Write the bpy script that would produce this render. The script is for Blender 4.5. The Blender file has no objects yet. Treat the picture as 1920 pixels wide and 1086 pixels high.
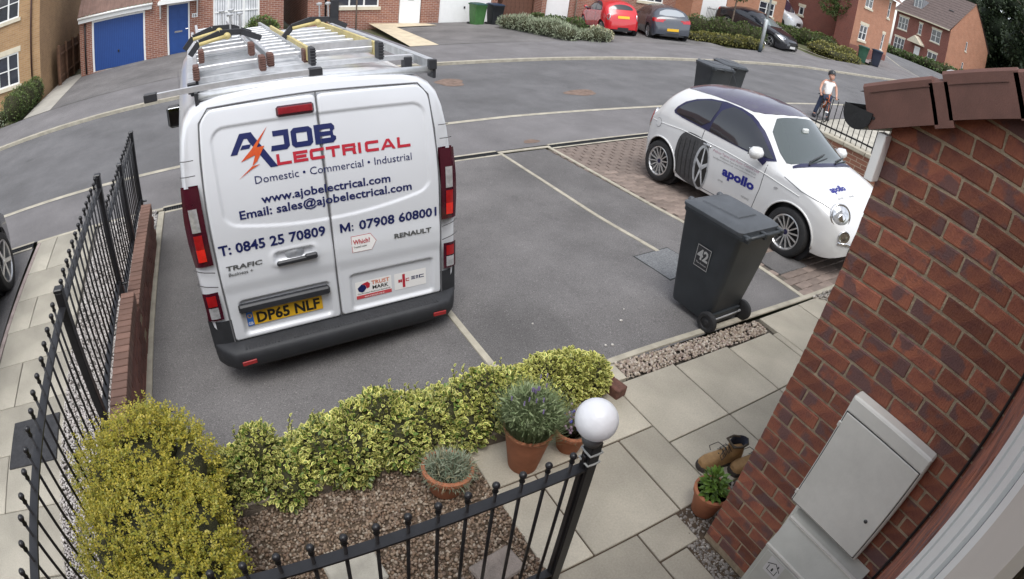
import bpy, bmesh, math, random
import numpy as np
from mathutils import Matrix, Vector
R = math.radians
random.seed(7); rng = np.random.default_rng(11)
sc = bpy.context.scene
col = sc.collection

# ------------------------------------------------------------------ camera
cam_d = bpy.data.cameras.new('camera')
cam_d.type = 'PANO'
cam_d.panorama_type = 'FISHEYE_LENS_POLYNOMIAL'
cam_d.sensor_width = 36.0; cam_d.sensor_fit = 'HORIZONTAL'
cam_d.fisheye_fov = R(180)
cam_d.fisheye_polynomial_k0 = 0.0
cam_d.fisheye_polynomial_k1 = -0.049929979601697115
cam_d.fisheye_polynomial_k2 = 0.0
cam_d.fisheye_polynomial_k3 = 3.178386419721119e-05
cam_d.fisheye_polynomial_k4 = -1.6237384051237628e-06
cam_d.clip_start = 0.02; cam_d.clip_end = 3000
cam = bpy.data.objects.new('camera', cam_d); col.objects.link(cam)
cam.matrix_world = (Matrix.Translation((0, 0, 2.545)) @ Matrix.Rotation(-0.5948687929881077, 4, 'Z')
                    @ Matrix.Rotation(math.pi/2 - 0.5659965705172582, 4, 'X') @ Matrix.Rotation(0.1368792218531298, 4, 'Z'))
sc.camera = cam

# ------------------------------------------------------------------ sky, sun, exposure
SUN_EL, SUN_AZ = R(66), R(205)           # azimuth from +Y towards +X; the sun stands high behind cloud
world = bpy.data.worlds.new('World'); sc.world = world; world.use_nodes = True
wn = world.node_tree.nodes; wl = world.node_tree.links
sky = wn.new('ShaderNodeTexSky'); sky.sky_type = 'NISHITA'; sky.sun_disc = False
sky.sun_elevation = SUN_EL; sky.sun_rotation = SUN_AZ
sky.air_density = 1.0; sky.dust_density = 1.6; sky.ozone_density = 0.6; sky.altitude = 60
hs = wn.new('ShaderNodeHueSaturation'); hs.inputs['Saturation'].default_value = 0.30
wl.new(sky.outputs[0], hs.inputs['Color']); wl.new(hs.outputs[0], wn['Background'].inputs['Color'])
wn['Background'].inputs['Strength'].default_value = 0.14
sun_d = bpy.data.lights.new('sun', 'SUN'); sun_d.energy = 1.1; sun_d.angle = R(34); sun_d.color = (1, .985, .955)
sun = bpy.data.objects.new('sun', sun_d); col.objects.link(sun)
sd = Vector((math.sin(SUN_AZ)*math.cos(SUN_EL), math.cos(SUN_AZ)*math.cos(SUN_EL), math.sin(SUN_EL)))
sun.rotation_euler = sd.to_track_quat('Z', 'Y').to_euler()
sc.view_settings.view_transform = 'Standard'; sc.view_settings.look = 'None'
sc.view_settings.exposure = 1.1; sc.view_settings.gamma = 1.0; sc.view_settings.use_curve_mapping = False
sc.render.engine = 'CYCLES'
sc.cycles.use_denoising = True
sc.cycles.max_bounces = 6; sc.cycles.diffuse_bounces = 3; sc.cycles.glossy_bounces = 3; sc.cycles.transmission_bounces = 4; sc.cycles.transparent_max_bounces = 8

# ------------------------------------------------------------------ helpers
def ss(t):
    t = np.clip(t, 0, 1); return t*t*(3-2*t)
def terr(x, y):
    """height of the tarmac: the street falls to the left and away from the house"""
    x = np.asarray(x, float); y = np.asarray(y, float)
    P = -.13 + .05*np.clip(x, -40, 55) - .05*np.clip(y, -5, 32)
    w = np.maximum(ss((y-2.22)/2.5), ss((3.2-x)/2.6)) * ss((y-1.75)/.45)
    w = np.where(y < 2.2, 0, w)
    b = ss((x-19)/5)*np.clip(y-16.6, 0, 7)*.11*ss((60-x)/20)
    return P*w + b
def tz(x, y): return float(terr(x, y))

_m = {}
def M(name, c, rough=.6, var=.12, scale=6., bump=0., bscale=40., metal=0., spec=.5, c2=None, rnd=0., isl=0., coat=0.,
      fine=0., fscale=300., trans=0., emit=None, ramp=None, subs=0.):
    if name in _m: return _m[name]
    m = bpy.data.materials.new(name); m.use_nodes = True
    n = m.node_tree.nodes; l = m.node_tree.links; b = n['Principled BSDF']
    b.inputs['Roughness'].default_value = rough; b.inputs['Metallic'].default_value = metal
    b.inputs['Specular IOR Level'].default_value = spec; b.inputs['Coat Weight'].default_value = coat
    if coat: b.inputs['Coat Roughness'].default_value = .08
    tc = n.new('ShaderNodeTexCoord')
    cur = None
    def noise(s, d=4., r=.6):
        t = n.new('ShaderNodeTexNoise'); t.inputs['Scale'].default_value = s; t.inputs['Detail'].default_value = d
        t.inputs['Roughness'].default_value = r; l.new(tc.outputs['Object'], t.inputs['Vector']); return t
    if ramp:
        g = n.new('ShaderNodeNewGeometry'); cr = n.new('ShaderNodeValToRGB'); cr.color_ramp.interpolation = 'LINEAR'
        e = cr.color_ramp.elements
        while len(e) < len(ramp): e.new(.5)
        for i, cc in enumerate(ramp): e[i].position = i/(len(ramp)-1); e[i].color = (*cc, 1)
        l.new(g.outputs['Random Per Island'], cr.inputs['Fac']); cur = cr.outputs['Color']
    elif var or c2:
        t = noise(scale); mx = n.new('ShaderNodeMix'); mx.data_type = 'RGBA'
        a = [x*(1-var) for x in c]; d = c2 if c2 else [min(1, x*(1+var)) for x in c]
        if c2: a = c
        mr = n.new('ShaderNodeMapRange'); mr.inputs[1].default_value = .35; mr.inputs[2].default_value = .65
        l.new(t.outputs['Fac'], mr.inputs[0]); l.new(mr.outputs[0], mx.inputs[0])
        mx.inputs[6].default_value = (*a, 1); mx.inputs[7].default_value = (*d, 1); cur = mx.outputs[2]
    def hsv(cur, src, amt):
        h = n.new('ShaderNodeHueSaturation'); mr = n.new('ShaderNodeMapRange')
        mr.inputs[3].default_value = 1-amt; mr.inputs[4].default_value = 1+amt
        l.new(src, mr.inputs[0]); l.new(mr.outputs[0], h.inputs['Value'])
        if cur: l.new(cur, h.inputs['Color'])
        else: h.inputs['Color'].default_value = (*c, 1)
        return h.outputs[0]
    if fine:
        t = noise(fscale, 2., .7); cur = hsv(cur, t.outputs['Fac'], fine)
    if rnd:
        o = n.new('ShaderNodeObjectInfo'); cur = hsv(cur, o.outputs['Random'], rnd)
    if isl:
        g = n.new('ShaderNodeNewGeometry'); cur = hsv(cur, g.outputs['Random Per Island'], isl)
    if cur: l.new(cur, b.inputs['Base Color'])
    else: b.inputs['Base Color'].default_value = (*c, 1)
    if bump:
        t = noise(bscale, 3.); bp = n.new('ShaderNodeBump'); bp.inputs['Strength'].default_value = bump
        bp.inputs['Distance'].default_value = .02; l.new(t.outputs['Fac'], bp.inputs['Height']); l.new(bp.outputs[0], b.inputs['Normal'])
    if trans:
        b.inputs['Transmission Weight'].default_value = trans
    if subs:
        tr = n.new('ShaderNodeBsdfTranslucent'); ad = n.new('ShaderNodeMixShader'); ad.inputs[0].default_value = subs
        if cur: l.new(cur, tr.inputs['Color'])
        else: tr.inputs['Color'].default_value = (*c, 1)
        l.new(b.outputs[0], ad.inputs[1]); l.new(tr.outputs[0], ad.inputs[2]); l.new(ad.outputs[0], n['Material Output'].inputs['Surface'])
    _m[name] = m; return m

def brickmat(name, c1, c2, mortar, sx=.225, sz=.075, bump=.5):
    """brickwork for walls too far off to show single bricks; runs along x or y after the face's normal"""
    if name in _m: return _m[name]
    m = bpy.data.materials.new(name); m.use_nodes = True
    n = m.node_tree.nodes; l = m.node_tree.links; b = n['Principled BSDF']; b.inputs['Roughness'].default_value = .85
    tc = n.new('ShaderNodeTexCoord'); s = n.new('ShaderNodeSeparateXYZ'); l.new(tc.outputs['Object'], s.inputs[0])
    sn = n.new('ShaderNodeSeparateXYZ'); l.new(tc.outputs['Normal'], sn.inputs[0])
    ab = n.new('ShaderNodeMath'); ab.operation = 'ABSOLUTE'; l.new(sn.outputs[0], ab.inputs[0])
    gt = n.new('ShaderNodeMath'); gt.operation = 'GREATER_THAN'; gt.inputs[1].default_value = .7; l.new(ab.outputs[0], gt.inputs[0])
    mx = n.new('ShaderNodeMix'); l.new(gt.outputs[0], mx.inputs[0]); l.new(s.outputs[0], mx.inputs[2]); l.new(s.outputs[1], mx.inputs[3])
    cb = n.new('ShaderNodeCombineXYZ'); l.new(mx.outputs[0], cb.inputs[0]); l.new(s.outputs[2], cb.inputs[1])
    br = n.new('ShaderNodeTexBrick'); br.inputs['Scale'].default_value = 1; br.inputs['Brick Width'].default_value = sx
    br.inputs['Row Height'].default_value = sz; br.inputs['Mortar Size'].default_value = .006; br.inputs['Bias'].default_value = 0
    br.inputs['Color1'].default_value = (*c1, 1); br.inputs['Color2'].default_value = (*c2, 1); br.inputs['Mortar'].default_value = (*mortar, 1)
    l.new(cb.outputs[0], br.inputs['Vector'])
    t = n.new('ShaderNodeTexNoise'); t.inputs['Scale'].default_value = 1.3; t.inputs['Detail'].default_value = 5; l.new(tc.outputs['Object'], t.inputs['Vector'])
    h = n.new('ShaderNodeHueSaturation'); mr = n.new('ShaderNodeMapRange'); mr.inputs[3].default_value = .78; mr.inputs[4].default_value = 1.22
    l.new(t.outputs['Fac'], mr.inputs[0]); l.new(mr.outputs[0], h.inputs['Value']); l.new(br.outputs['Color'], h.inputs['Color']); l.new(h.outputs[0], b.inputs['Base Color'])
    bp = n.new('ShaderNodeBump'); bp.inputs['Strength'].default_value = bump; bp.inputs['Distance'].default_value = .01
    iv = n.new('ShaderNodeMath'); iv.operation = 'SUBTRACT'; iv.inputs[0].default_value = 1; l.new(br.outputs['Fac'], iv.inputs[1])
    l.new(iv.outputs[0], bp.inputs['Height']); l.new(bp.outputs[0], b.inputs['Normal'])
    _m[name] = m; return m

class MB:
    """collects faces; build() links them as one mesh object"""
    def __init__(s): s.v = []; s.f = []; s.m = []
    def face(s, pts, mi=0):
        k = len(s.v); s.v += [tuple(p) for p in pts]; s.f.append(tuple(range(k, k+len(pts)))); s.m.append(mi); return s
    def raw(s, v, f, mi=0):
        k = len(s.v); s.v += [tuple(p) for p in v]; s.f += [tuple(i+k for i in q) for q in f]; s.m += [mi]*len(f); return s
    def box(s, x0, x1, y0, y1, z0, z1, mi=0):
        s.raw([(x0,y0,z0),(x1,y0,z0),(x1,y1,z0),(x0,y1,z0),(x0,y0,z1),(x1,y0,z1),(x1,y1,z1),(x0,y1,z1)],
              [(3,2,1,0),(4,5,6,7),(0,1,5,4),(1,2,6,5),(2,3,7,6),(3,0,4,7)], mi); return s
    def bev(s, x0, x1, y0, y1, z0, z1, b=.006, mi=0):
        """box with chamfered edges"""
        v = []; idx = {}
        for ix, X in enumerate((x0, x1)):
            for iy, Y in enumerate((y0, y1)):
                for iz, Z in enumerate((z0, z1)):
                    sx, sy, sz = (1-2*ix)*b, (1-2*iy)*b, (1-2*iz)*b
                    for a, p in enumerate(((X, Y+sy, Z+sz), (X+sx, Y, Z+sz), (X+sx, Y+sy, Z))):
                        idx[ix, iy, iz, a] = len(v); v.append(p)
        f = []
        I = lambda x, y, z, a: idx[x, y, z, a]
        for x in (0, 1): f.append([I(x,0,0,0), I(x,1,0,0), I(x,1,1,0), I(x,0,1,0)][::(-1 if x == 0 else 1)])
        for y in (0, 1): f.append([I(0,y,0,1), I(1,y,0,1), I(1,y,1,1), I(0,y,1,1)][::(1 if y == 0 else -1)])
        for z in (0, 1): f.append([I(0,0,z,2), I(1,0,z,2), I(1,1,z,2), I(0,1,z,2)][::(-1 if z == 0 else 1)])
        for x in (0, 1):
            for y in (0, 1): f.append([I(x,y,0,0), I(x,y,1,0), I(x,y,1,1), I(x,y,0,1)])
            for z in (0, 1): f.append([I(x,0,z,0), I(x,1,z,0), I(x,1,z,2), I(x,0,z,2)])
        for y in (0, 1):
            for z in (0, 1): f.append([I(0,y,z,1), I(1,y,z,1), I(1,y,z,2), I(0,y,z,2)])
        for x in (0, 1):
            for y in (0, 1):
                for z in (0, 1): f.append([I(x,y,z,0), I(x,y,z,1), I(x,y,z,2)])
        s.raw(v, f, mi); return s
    def bar(s, p0, p1, w, h, mi=0, up=(0,0,1)):
        p0 = Vector(p0); p1 = Vector(p1); d = (p1-p0).normalized(); up = Vector(up)
        if abs(d.dot(up)) > .98: up = Vector((0, 1, 0))
        a = d.cross(up).normalized()*(w/2); b = a.cross(d).normalized()*(h/2)
        v = [p+sa*a+sb*b for p in (p0, p1) for sa, sb in ((-1,-1),(1,-1),(1,1),(-1,1))]
        s.raw(v, [(0,1,2,3),(7,6,5,4),(0,4,5,1),(1,5,6,2),(2,6,7,3),(3,7,4,0)], mi); return s
    def tube(s, pts, r, n=8, mi=0, cap=True):
        pts = [Vector(p) for p in pts]; rr = r if isinstance(r, (list, tuple)) else [r]*len(pts)
        k = len(s.v); ref = None
        for i, p in enumerate(pts):
            d = (pts[min(i+1, len(pts)-1)]-pts[max(i-1, 0)]).normalized()
            if ref is None: ref = Vector((0,0,1)) if abs(d.z) < .9 else Vector((1,0,0))
            a = d.cross(ref).normalized(); b = a.cross(d).normalized(); ref = b
            for j in range(n):
                t = 2*math.pi*j/n; s.v.append(tuple(p+rr[i]*(math.cos(t)*a+math.sin(t)*b)))
        for i in range(len(pts)-1):
            for j in range(n):
                s.f.append((k+i*n+j, k+i*n+(j+1)%n, k+(i+1)*n+(j+1)%n, k+(i+1)*n+j)); s.m.append(mi)
        if cap:
            s.f.append(tuple(k+j for j in range(n))[::-1]); s.m.append(mi)
            s.f.append(tuple(k+(len(pts)-1)*n+j for j in range(n))); s.m.append(mi)
        return s
    def lathe(s, prof, n=24, mi=0, T=None, mis=None, cap=True):
        """profile of (radius, height) turned round z, then moved by T"""
        T = T or Matrix.Identity(4); k = len(s.v)
        for r, z in prof:
            for j in range(n):
                t = 2*math.pi*j/n; s.v.append(tuple(T @ Vector((r*math.cos(t), r*math.sin(t), z))))
        for i in range(len(prof)-1):
            for j in range(n):
                s.f.append((k+i*n+j, k+i*n+(j+1)%n, k+(i+1)*n+(j+1)%n, k+(i+1)*n+j)); s.m.append(mis[i] if mis else mi)
        if cap and prof[0][0] > 1e-4: s.f.append(tuple(k+j for j in range(n))[::-1]); s.m.append(mis[0] if mis else mi)
        if cap and prof[-1][0] > 1e-4: s.f.append(tuple(k+(len(prof)-1)*n+j for j in range(n))); s.m.append(mis[-1] if mis else mi)
        return s
    def grid(s, P, mi=0, flip=False):
        """P[i][j] -> points"""
        k = len(s.v); a = len(P); b = len(P[0])
        for r in P: s.v += [tuple(p) for p in r]
        for i in range(a-1):
            for j in range(b-1):
                q = (k+i*b+j, k+(i+1)*b+j, k+(i+1)*b+j+1, k+i*b+j+1)
                s.f.append(q[::-1] if flip else q); s.m.append(mi)
        return s
    def prism(s, poly, fn0, fn1, mi=0):
        """2d polygon between two maps (u,v)->point"""
        A = [fn0(*p) for p in poly]; B = [fn1(*p) for p in poly]; n = len(poly)
        s.face(A[::-1], mi); s.face(B, mi)
        for i in range(n): s.face([A[i], A[(i+1)%n], B[(i+1)%n], B[i]], mi)
        return s
    def mesh(s, name, mats, smooth=False):
        me = bpy.data.meshes.new(name); me.from_pydata(s.v, [], s.f)
        if not isinstance(mats, (list, tuple)): mats = [mats]
        for m in mats: me.materials.append(m)
        me.polygons.foreach_set('material_index', s.m)
        if smooth: me.polygons.foreach_set('use_smooth', [True]*len(s.f))
        me.update(); return me
    def build(s, name, mats, parent=None, smooth=False, angle=None, **k):
        me = s.mesh(name, mats, smooth or angle is not None)
        if angle is not None: fixn(me); me.set_sharp_from_angle(angle=R(angle))
        return put(name, me, parent, **k)
def fixn(me):
    b = bmesh.new(); b.from_mesh(me); bmesh.ops.remove_doubles(b, verts=b.verts, dist=1e-5)
    bmesh.ops.recalc_face_normals(b, faces=b.faces); b.to_mesh(me); b.free()
def put(name, me, parent=None, loc=None, rot=None, scale=None, label=None, cat=None, group=None, kind=None):
    o = bpy.data.objects.new(name, me); col.objects.link(o)
    if parent is not None: o.parent = parent
    if loc is not None: o.location = loc
    if rot is not None: o.rotation_euler = rot
    if scale is not None: o.scale = scale
    return tag(o, label, cat, group, kind)
def tag(o, label=None, cat=None, group=None, kind=None):
    if label: o['label'] = label
    if cat: o['category'] = cat
    if group: o['group'] = group
    if kind: o['kind'] = kind
    return o
def thing(name, label, cat, loc=(0,0,0), rz=0, group=None, mat=None):
    o = bpy.data.objects.new(name, None); col.objects.link(o); o.empty_display_size = .1
    if mat is not None: o.matrix_world = mat
    else: o.location = loc; o.rotation_euler = (0, 0, rz)
    return tag(o, label, cat, group)
def copy_tree(o, parent=None):
    c = o.copy(); col.objects.link(c)
    if parent is not None: c.parent = parent
    for ch in list(o.children): copy_tree(ch, c)
    return c
def frame(o, r, f):
    """matrix with x=r (right), y=f (forward), z=up"""
    r = Vector(r).normalized(); f = Vector(f); f = (f-r*f.dot(r)).normalized(); u = r.cross(f)
    return Matrix(((r.x, f.x, u.x, o[0]), (r.y, f.y, u.y, o[1]), (r.z, f.z, u.z, o[2]), (0,0,0,1)))
def npmesh(name, V, F, mats, mi=None, smooth=False):
    """numpy verts (n,3), faces (k,4) or (k,3)"""
    me = bpy.data.meshes.new(name); k = F.shape[1]
    me.vertices.add(len(V)); me.vertices.foreach_set('co', V.astype(np.float32).ravel())
    me.loops.add(F.size); me.loops.foreach_set('vertex_index', F.astype(np.int32).ravel())
    me.polygons.add(len(F)); me.polygons.foreach_set('loop_start', np.arange(0, F.size, k, dtype=np.int32))
    if not isinstance(mats, (list, tuple)): mats = [mats]
    for m in mats: me.materials.append(m)
    if mi is not None: me.polygons.foreach_set('material_index', mi.astype(np.int32))
    if smooth: me.polygons.foreach_set('use_smooth', np.ones(len(F), bool))
    me.update(calc_edges=True); me.validate(); return me
def rotm(n):
    """n random rotation matrices"""
    q = rng.normal(size=(n, 4)); q /= np.linalg.norm(q, axis=1)[:, None]; w, x, y, z = q.T
    return np.stack([1-2*(y*y+z*z), 2*(x*y-z*w), 2*(x*z+y*w), 2*(x*y+z*w), 1-2*(x*x+z*z), 2*(y*z-x*w),
                     2*(x*z-y*w), 2*(y*z+x*w), 1-2*(x*x+y*y)], 1).reshape(n, 3, 3)
def scatter(bv, bf, pos, rot, scl):
    """copies of a small base shape: pos (n,3), rot (n,3,3), scl (n,) or (n,3)"""
    n = len(pos); scl = np.asarray(scl); scl = scl[:, None] if scl.ndim == 1 else scl
    V = np.einsum('nij,nkj->nki', rot, bv[None]*scl[:, None, :]) + pos[:, None, :]
    F = bf[None] + (np.arange(n)*len(bv))[:, None, None]
    return V.reshape(-1, 3), F.reshape(-1, bf.shape[1])
_ph = (1+5**.5)/2
ICO_V = np.array([(-1,_ph,0),(1,_ph,0),(-1,-_ph,0),(1,-_ph,0),(0,-1,_ph),(0,1,_ph),(0,-1,-_ph),(0,1,-_ph),(_ph,0,-1),(_ph,0,1),(-_ph,0,-1),(-_ph,0,1)])/1.9
ICO_F = np.array([(0,11,5),(0,5,1),(0,1,7),(0,7,10),(0,10,11),(1,5,9),(5,11,4),(11,10,2),(10,7,6),(7,1,8),(3,9,4),(3,4,2),(3,2,6),(3,6,8),(3,8,9),(4,9,5),(2,4,11),(6,2,10),(8,6,7),(9,8,1)])
def pebbles(name, area, size, n, ramp, parent=None, zf=None, layers=.6, **k):
    """loose stones over the quad area ((x,y) corners)"""
    a = np.array(area, float); u = rng.random(n); v = rng.random(n)
    p = (a[0]*(1-u)[:, None]+a[1]*u[:, None])*(1-v)[:, None] + (a[3]*(1-u)[:, None]+a[2]*u[:, None])*v[:, None]
    z = (zf(p[:, 0], p[:, 1]) if zf else 0) + rng.random(n)*size*layers
    s = size*(.6+.7*rng.random((n, 1)))*np.array([1, .8, .6])*(.8+.4*rng.random((n, 3)))*.5
    V, F = scatter(ICO_V, ICO_F, np.column_stack([p, z]), rotm(n), s)
    me = npmesh(name, V, F, M(name, (.3,.25,.2), .7, ramp=ramp, bump=.15, bscale=200), smooth=True)
    return put(name, me, parent, **k)
# text and 2d shapes laid on a surface
def text2d(s, height, width=None, bold=0., x0=0., z0=0., spacing=1., shear=0.):
    c = bpy.data.curves.new('t', 'FONT'); c.body = s; c.size = 1; c.resolution_u = 2; c.offset = bold; c.space_character = spacing; c.shear = shear
    o = bpy.data.objects.new('t', c); col.objects.link(o)
    me = o.to_mesh(); v = np.array([q.co[:2] for q in me.vertices]); f = [tuple(p.vertices) for p in me.polygons]
    o.to_mesh_clear(); bpy.data.objects.remove(o); bpy.data.curves.remove(c)
    lo = v.min(0); hi = v.max(0); capk = height/.70
    w = hi[0]-lo[0]; kx = capk if width is None else width/w
    v = np.column_stack([(v[:, 0]-lo[0])*kx + x0, v[:, 1]*capk + z0])
    return v, f
def lay(name, vf, fn, m, parent, **k):
    """put a flat shape on a surface through fn(u,v)->point"""
    if not isinstance(vf, list): vf = [vf]
    b = MB()
    for v, f in vf: b.raw([fn(*p) for p in v], f)
    return b.build(name, m, parent, **k)
def laywords(name, vf, fn, m, parent, gap=.016):
    """like lay, one object for each word"""
    v, f = vf; idx = np.argsort([v[list(q), 0].min() for q in f]); cur = []; hi = None
    out = []
    for k in idx:
        a = v[list(f[k]), 0].min(); b = v[list(f[k]), 0].max()
        if hi is not None and a-hi > gap: out.append(cur); cur = []
        cur.append(f[k]); hi = b if hi is None else max(hi, b)
    out.append(cur)
    for w in out:
        u = sorted({i for q in w for i in q}); d = {i: j for j, i in enumerate(u)}
        lay(name, (v[u], [tuple(d[i] for i in q) for q in w]), fn, m, parent)
def rect2d(*rs): return [([(a,b),(c,b),(c,d),(a,d)], [(0,1,2,3)]) for a,b,c,d in rs]
def poly2d(*ps): return [(p, [tuple(range(len(p)))]) for p in ps]
def gridpoly(poly, st):
    """a 2d polygon cut into cells of size st so that it can follow a curved surface"""
    b = bmesh.new(); b.faces.new([b.verts.new((p[0], p[1], 0)) for p in poly])
    xs = [p[0] for p in poly]; ys = [p[1] for p in poly]
    for ax, lo, hi in ((0, min(xs), max(xs)), (1, min(ys), max(ys))):
        n = max(1, int((hi-lo)/st))
        for i in range(1, n+1):
            c = lo+(hi-lo)*i/(n+1); co = [0,0,0]; co[ax] = c; no = [0,0,0]; no[ax] = 1
            bmesh.ops.bisect_plane(b, geom=b.verts[:]+b.edges[:]+b.faces[:], plane_co=co, plane_no=no)
    bmesh.ops.triangulate(b, faces=[f for f in b.faces if len(f.verts) > 4])
    b.verts.index_update(); v = [(q.co.x, q.co.y) for q in b.verts]; f = [tuple(w.index for w in q.verts) for q in b.faces]; b.free()
    return v, f
def smoothpoly(pts, it=2):
    for _ in range(it):
        o = []
        for i in range(len(pts)):
            a = pts[i]; b = pts[(i+1)%len(pts)]
            o += [tuple(.75*p+.25*q for p, q in zip(a, b)), tuple(.25*p+.75*q for p, q in zip(a, b))]
        pts = o
    return pts
# ------------------------------------------------------------------ materials shared
def tarmat(name, c, streak=.28, speck=.6, fine=1.0, fs=120, rnd=0., stain=.72):
    """worn tarmac: stone grain, dusty and dark patches, a few pale chips"""
    m = M(name, c, .92, .10, 1.3, .45, 300, fine=fine, fscale=fs, rnd=rnd); n = m.node_tree.nodes; l = m.node_tree.links; b = n['Principled BSDF']
    src = b.inputs['Base Color'].links[0].from_socket; tc = n.new('ShaderNodeTexCoord')
    def nz(s, d, rg, lo, hi, a, e, map_=None):
        t = n.new('ShaderNodeTexNoise'); t.inputs['Scale'].default_value = s; t.inputs['Detail'].default_value = d; t.inputs['Roughness'].default_value = rg
        v = tc.outputs['Object']
        if map_: mp = n.new('ShaderNodeMapping'); mp.inputs['Scale'].default_value = map_; l.new(v, mp.inputs[0]); v = mp.outputs[0]
        l.new(v, t.inputs['Vector']); r = n.new('ShaderNodeMapRange'); r.inputs[1].default_value = lo; r.inputs[2].default_value = hi; r.inputs[3].default_value = a; r.inputs[4].default_value = e; l.new(t.outputs['Fac'], r.inputs[0]); return r.outputs[0]
    for fac in (nz(.55, 6, .6, .3, .7, 1-streak, 1+streak), nz(2.2, 5, .65, .3, .7, .92, 1.08, (1,.35,1)), nz(.9, 8, .75, .60, .72, 1, stain), nz(120, 1, .5, .70, .74, 1, 1+speck)):
        h = n.new('ShaderNodeHueSaturation'); l.new(fac, h.inputs['Value']); l.new(src, h.inputs['Color']); src = h.outputs[0]
    l.new(src, b.inputs['Base Color']); return m
TAR = tarmat('tarmac_drive', (.145,.138,.136))
ROADM = tarmat('tarmac_road', (.120,.118,.121), .18, .3, .7)
PAVE = tarmat('tarmac_pavement', (.155,.148,.150), .15, .3, .7)
CONC = M('concrete_edging', (.36,.33,.265), .85, .18, 6, .2, 120, fine=.15)
SLABM = tarmat('paving_slab', (.43,.392,.318), .18, 0., .24, 90, .08, .80)
SLABL = tarmat('paving_slab_cool', (.36,.336,.28), .18, 0., .24, 90, .09, .80)
BLACKM = M('black_painted_metal', (.012,.012,.014), .38, .2, 20, .05, 90)
DARKP = M('dark_plastic', (.022,.023,.027), .5, .15, 8, .04, 200)
# ------------------------------------------------------------------ the setting
def sheet(name, xs, ys, zf, m, zoff=0., parent=None, label=None, kind='structure'):
    X, Y = np.meshgrid(xs, ys, indexing='ij'); Z = zf(X, Y)+zoff
    b = MB().grid(np.stack([X, Y, Z], -1).tolist()); return b.build(name, m, parent, smooth=True, kind=kind, label=label)
def strip(name, lo, hi, m, zoff=0., nx=60, ny=3, x0=None, x1=None, parent=None, kind='structure', zf=terr):
    """surface between two polylines y=lo(x) and y=hi(x)"""
    lx = [p[0] for p in lo]; ly = [p[1] for p in lo]; hx = [p[0] for p in hi]; hy = [p[1] for p in hi]
    x0 = lx[0] if x0 is None else x0; x1 = lx[-1] if x1 is None else x1
    P = []
    for x in np.linspace(x0, x1, nx):
        a = np.interp(x, lx, ly); c = np.interp(x, hx, hy)
        P.append([(x, y, float(zf(x, y))+zoff) for y in np.linspace(a, c, ny)])
    return MB().grid(P).build(name, m, parent, smooth=True, kind=kind)
xs = np.unique(np.concatenate([np.linspace(-700, -45, 8), np.linspace(-45, 75, 61), np.linspace(75, 700, 8)]))
ys = np.unique(np.concatenate([np.linspace(-200, -6, 5), np.linspace(-6, 40, 47), np.linspace(40, 900, 10)]))
sheet('ground', xs, ys, lambda x, y: terr(x, y)-.10-.5*((x < 12) & (x > -4) & (y < 9.)), M('earth', (.10,.09,.055), .95, .3, 1.5, c2=(.07,.085,.03)))
NK = [(-60, 8.45), (-3.4, 8.52), (0, 8.6), (5.5, 8.74), (9.3, 8.55), (13.8, 8.32), (16.4, 8.15), (24, 7.3), (45, 4.5), (70, 1)]
FK = [(-60, 14.0), (-5, 14.02), (6.4, 14.28), (10.3, 14.18), (14.1, 13.96), (16.4, 13.7), (19, 13.58), (21.8, 13.38), (23.5, 12.98), (26.8, 12.6), (33, 12.45), (35.4, 12.75)]
FB = [(-60, 17.0), (-4.4, 17.04), (-.2, 17.08), (6.8, 17.45), (12.6, 17.5), (14.6, 17.27), (18, 16.93), (22.5, 16.45), (28.4, 15.78), (31, 15.6), (34.5, 15.9), (36, 16.8)]
sh = lambda L, d: [(x, y+d) for x, y in L]
road_far = FK[:-1] + [(36.5, 22), (70, 24)]
strip('road', sh(NK, .06), [(x, y-.02) for x, y in FK[:-1]]+[(35.5, 12.8), (37, 13.6), (40.2, 17), (46, 22), (75, 40)], ROADM, -.045, 170, 8, -60, 70)
strip('pavement', [(-60, 7.06), (60, 7.06)], sh(NK, -.06), PAVE, 0, 130, 4, -60, 24)
strip('kerb', sh(NK, -.06), sh(NK, .06), CONC, .012, 170, 2, -60, 60)
strip('far_kerb', sh(FK, -.02), sh(FK, .13), CONC, .03, 150, 2, -60, 35.4)
b = MB()
for i in range(len(FK)-1):
    n = max(1, int((FK[i+1][0]-FK[i][0])/1.))
    for k in range(n):
        xa = FK[i][0]+(FK[i+1][0]-FK[i][0])*k/n; xb = FK[i][0]+(FK[i+1][0]-FK[i][0])*(k+1)/n
        ya = np.interp(xa, [p[0] for p in FK], [p[1] for p in FK])-.02; yb = np.interp(xb, [p[0] for p in FK], [p[1] for p in FK])-.02
        b.face([(xa, ya, tz(xa,ya)-.06), (xb, yb, tz(xb,yb)-.06), (xb, yb, tz(xb,yb)+.03), (xa, ya, tz(xa,ya)+.03)])
b.build('kerb_face', CONC, kind='structure')
strip('far_pavement', sh(FK, .13), FB, PAVE, .025, 150, 5, -60, 35.4)
# rounded corner where the far pavement turns into the side road
cp = [(35.4, 12.75), (36.3, 13.0), (37.2, 13.7), (38.3, 14.5), (40.9, 17.2), (44.5, 20.5), (50, 25)]
b = MB()
for (xa, ya), (xb, yb) in zip(cp, cp[1:]):
    d = Vector((xb-xa, yb-ya)).normalized(); nx_, ny_ = -d.y*.16, d.x*.16
    b.face([(xa, ya, tz(xa,ya)+.03), (xb, yb, tz(xb,yb)+.03), (xb+nx_, yb+ny_, tz(xb,yb)+.032), (xa+nx_, ya+ny_, tz(xa,ya)+.032)])
b.build('corner_kerb', CONC, kind='structure')
b = MB(); b.face([(x, y+.1, tz(x,y)+.024) for x, y in cp]+[(x, y, tz(x,y)+.026) for x, y in ((46, 25), (38, 20.5), (36, 18), (35.3, 15.9))])
b.build('corner_pavement', PAVE, kind='structure')
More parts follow.
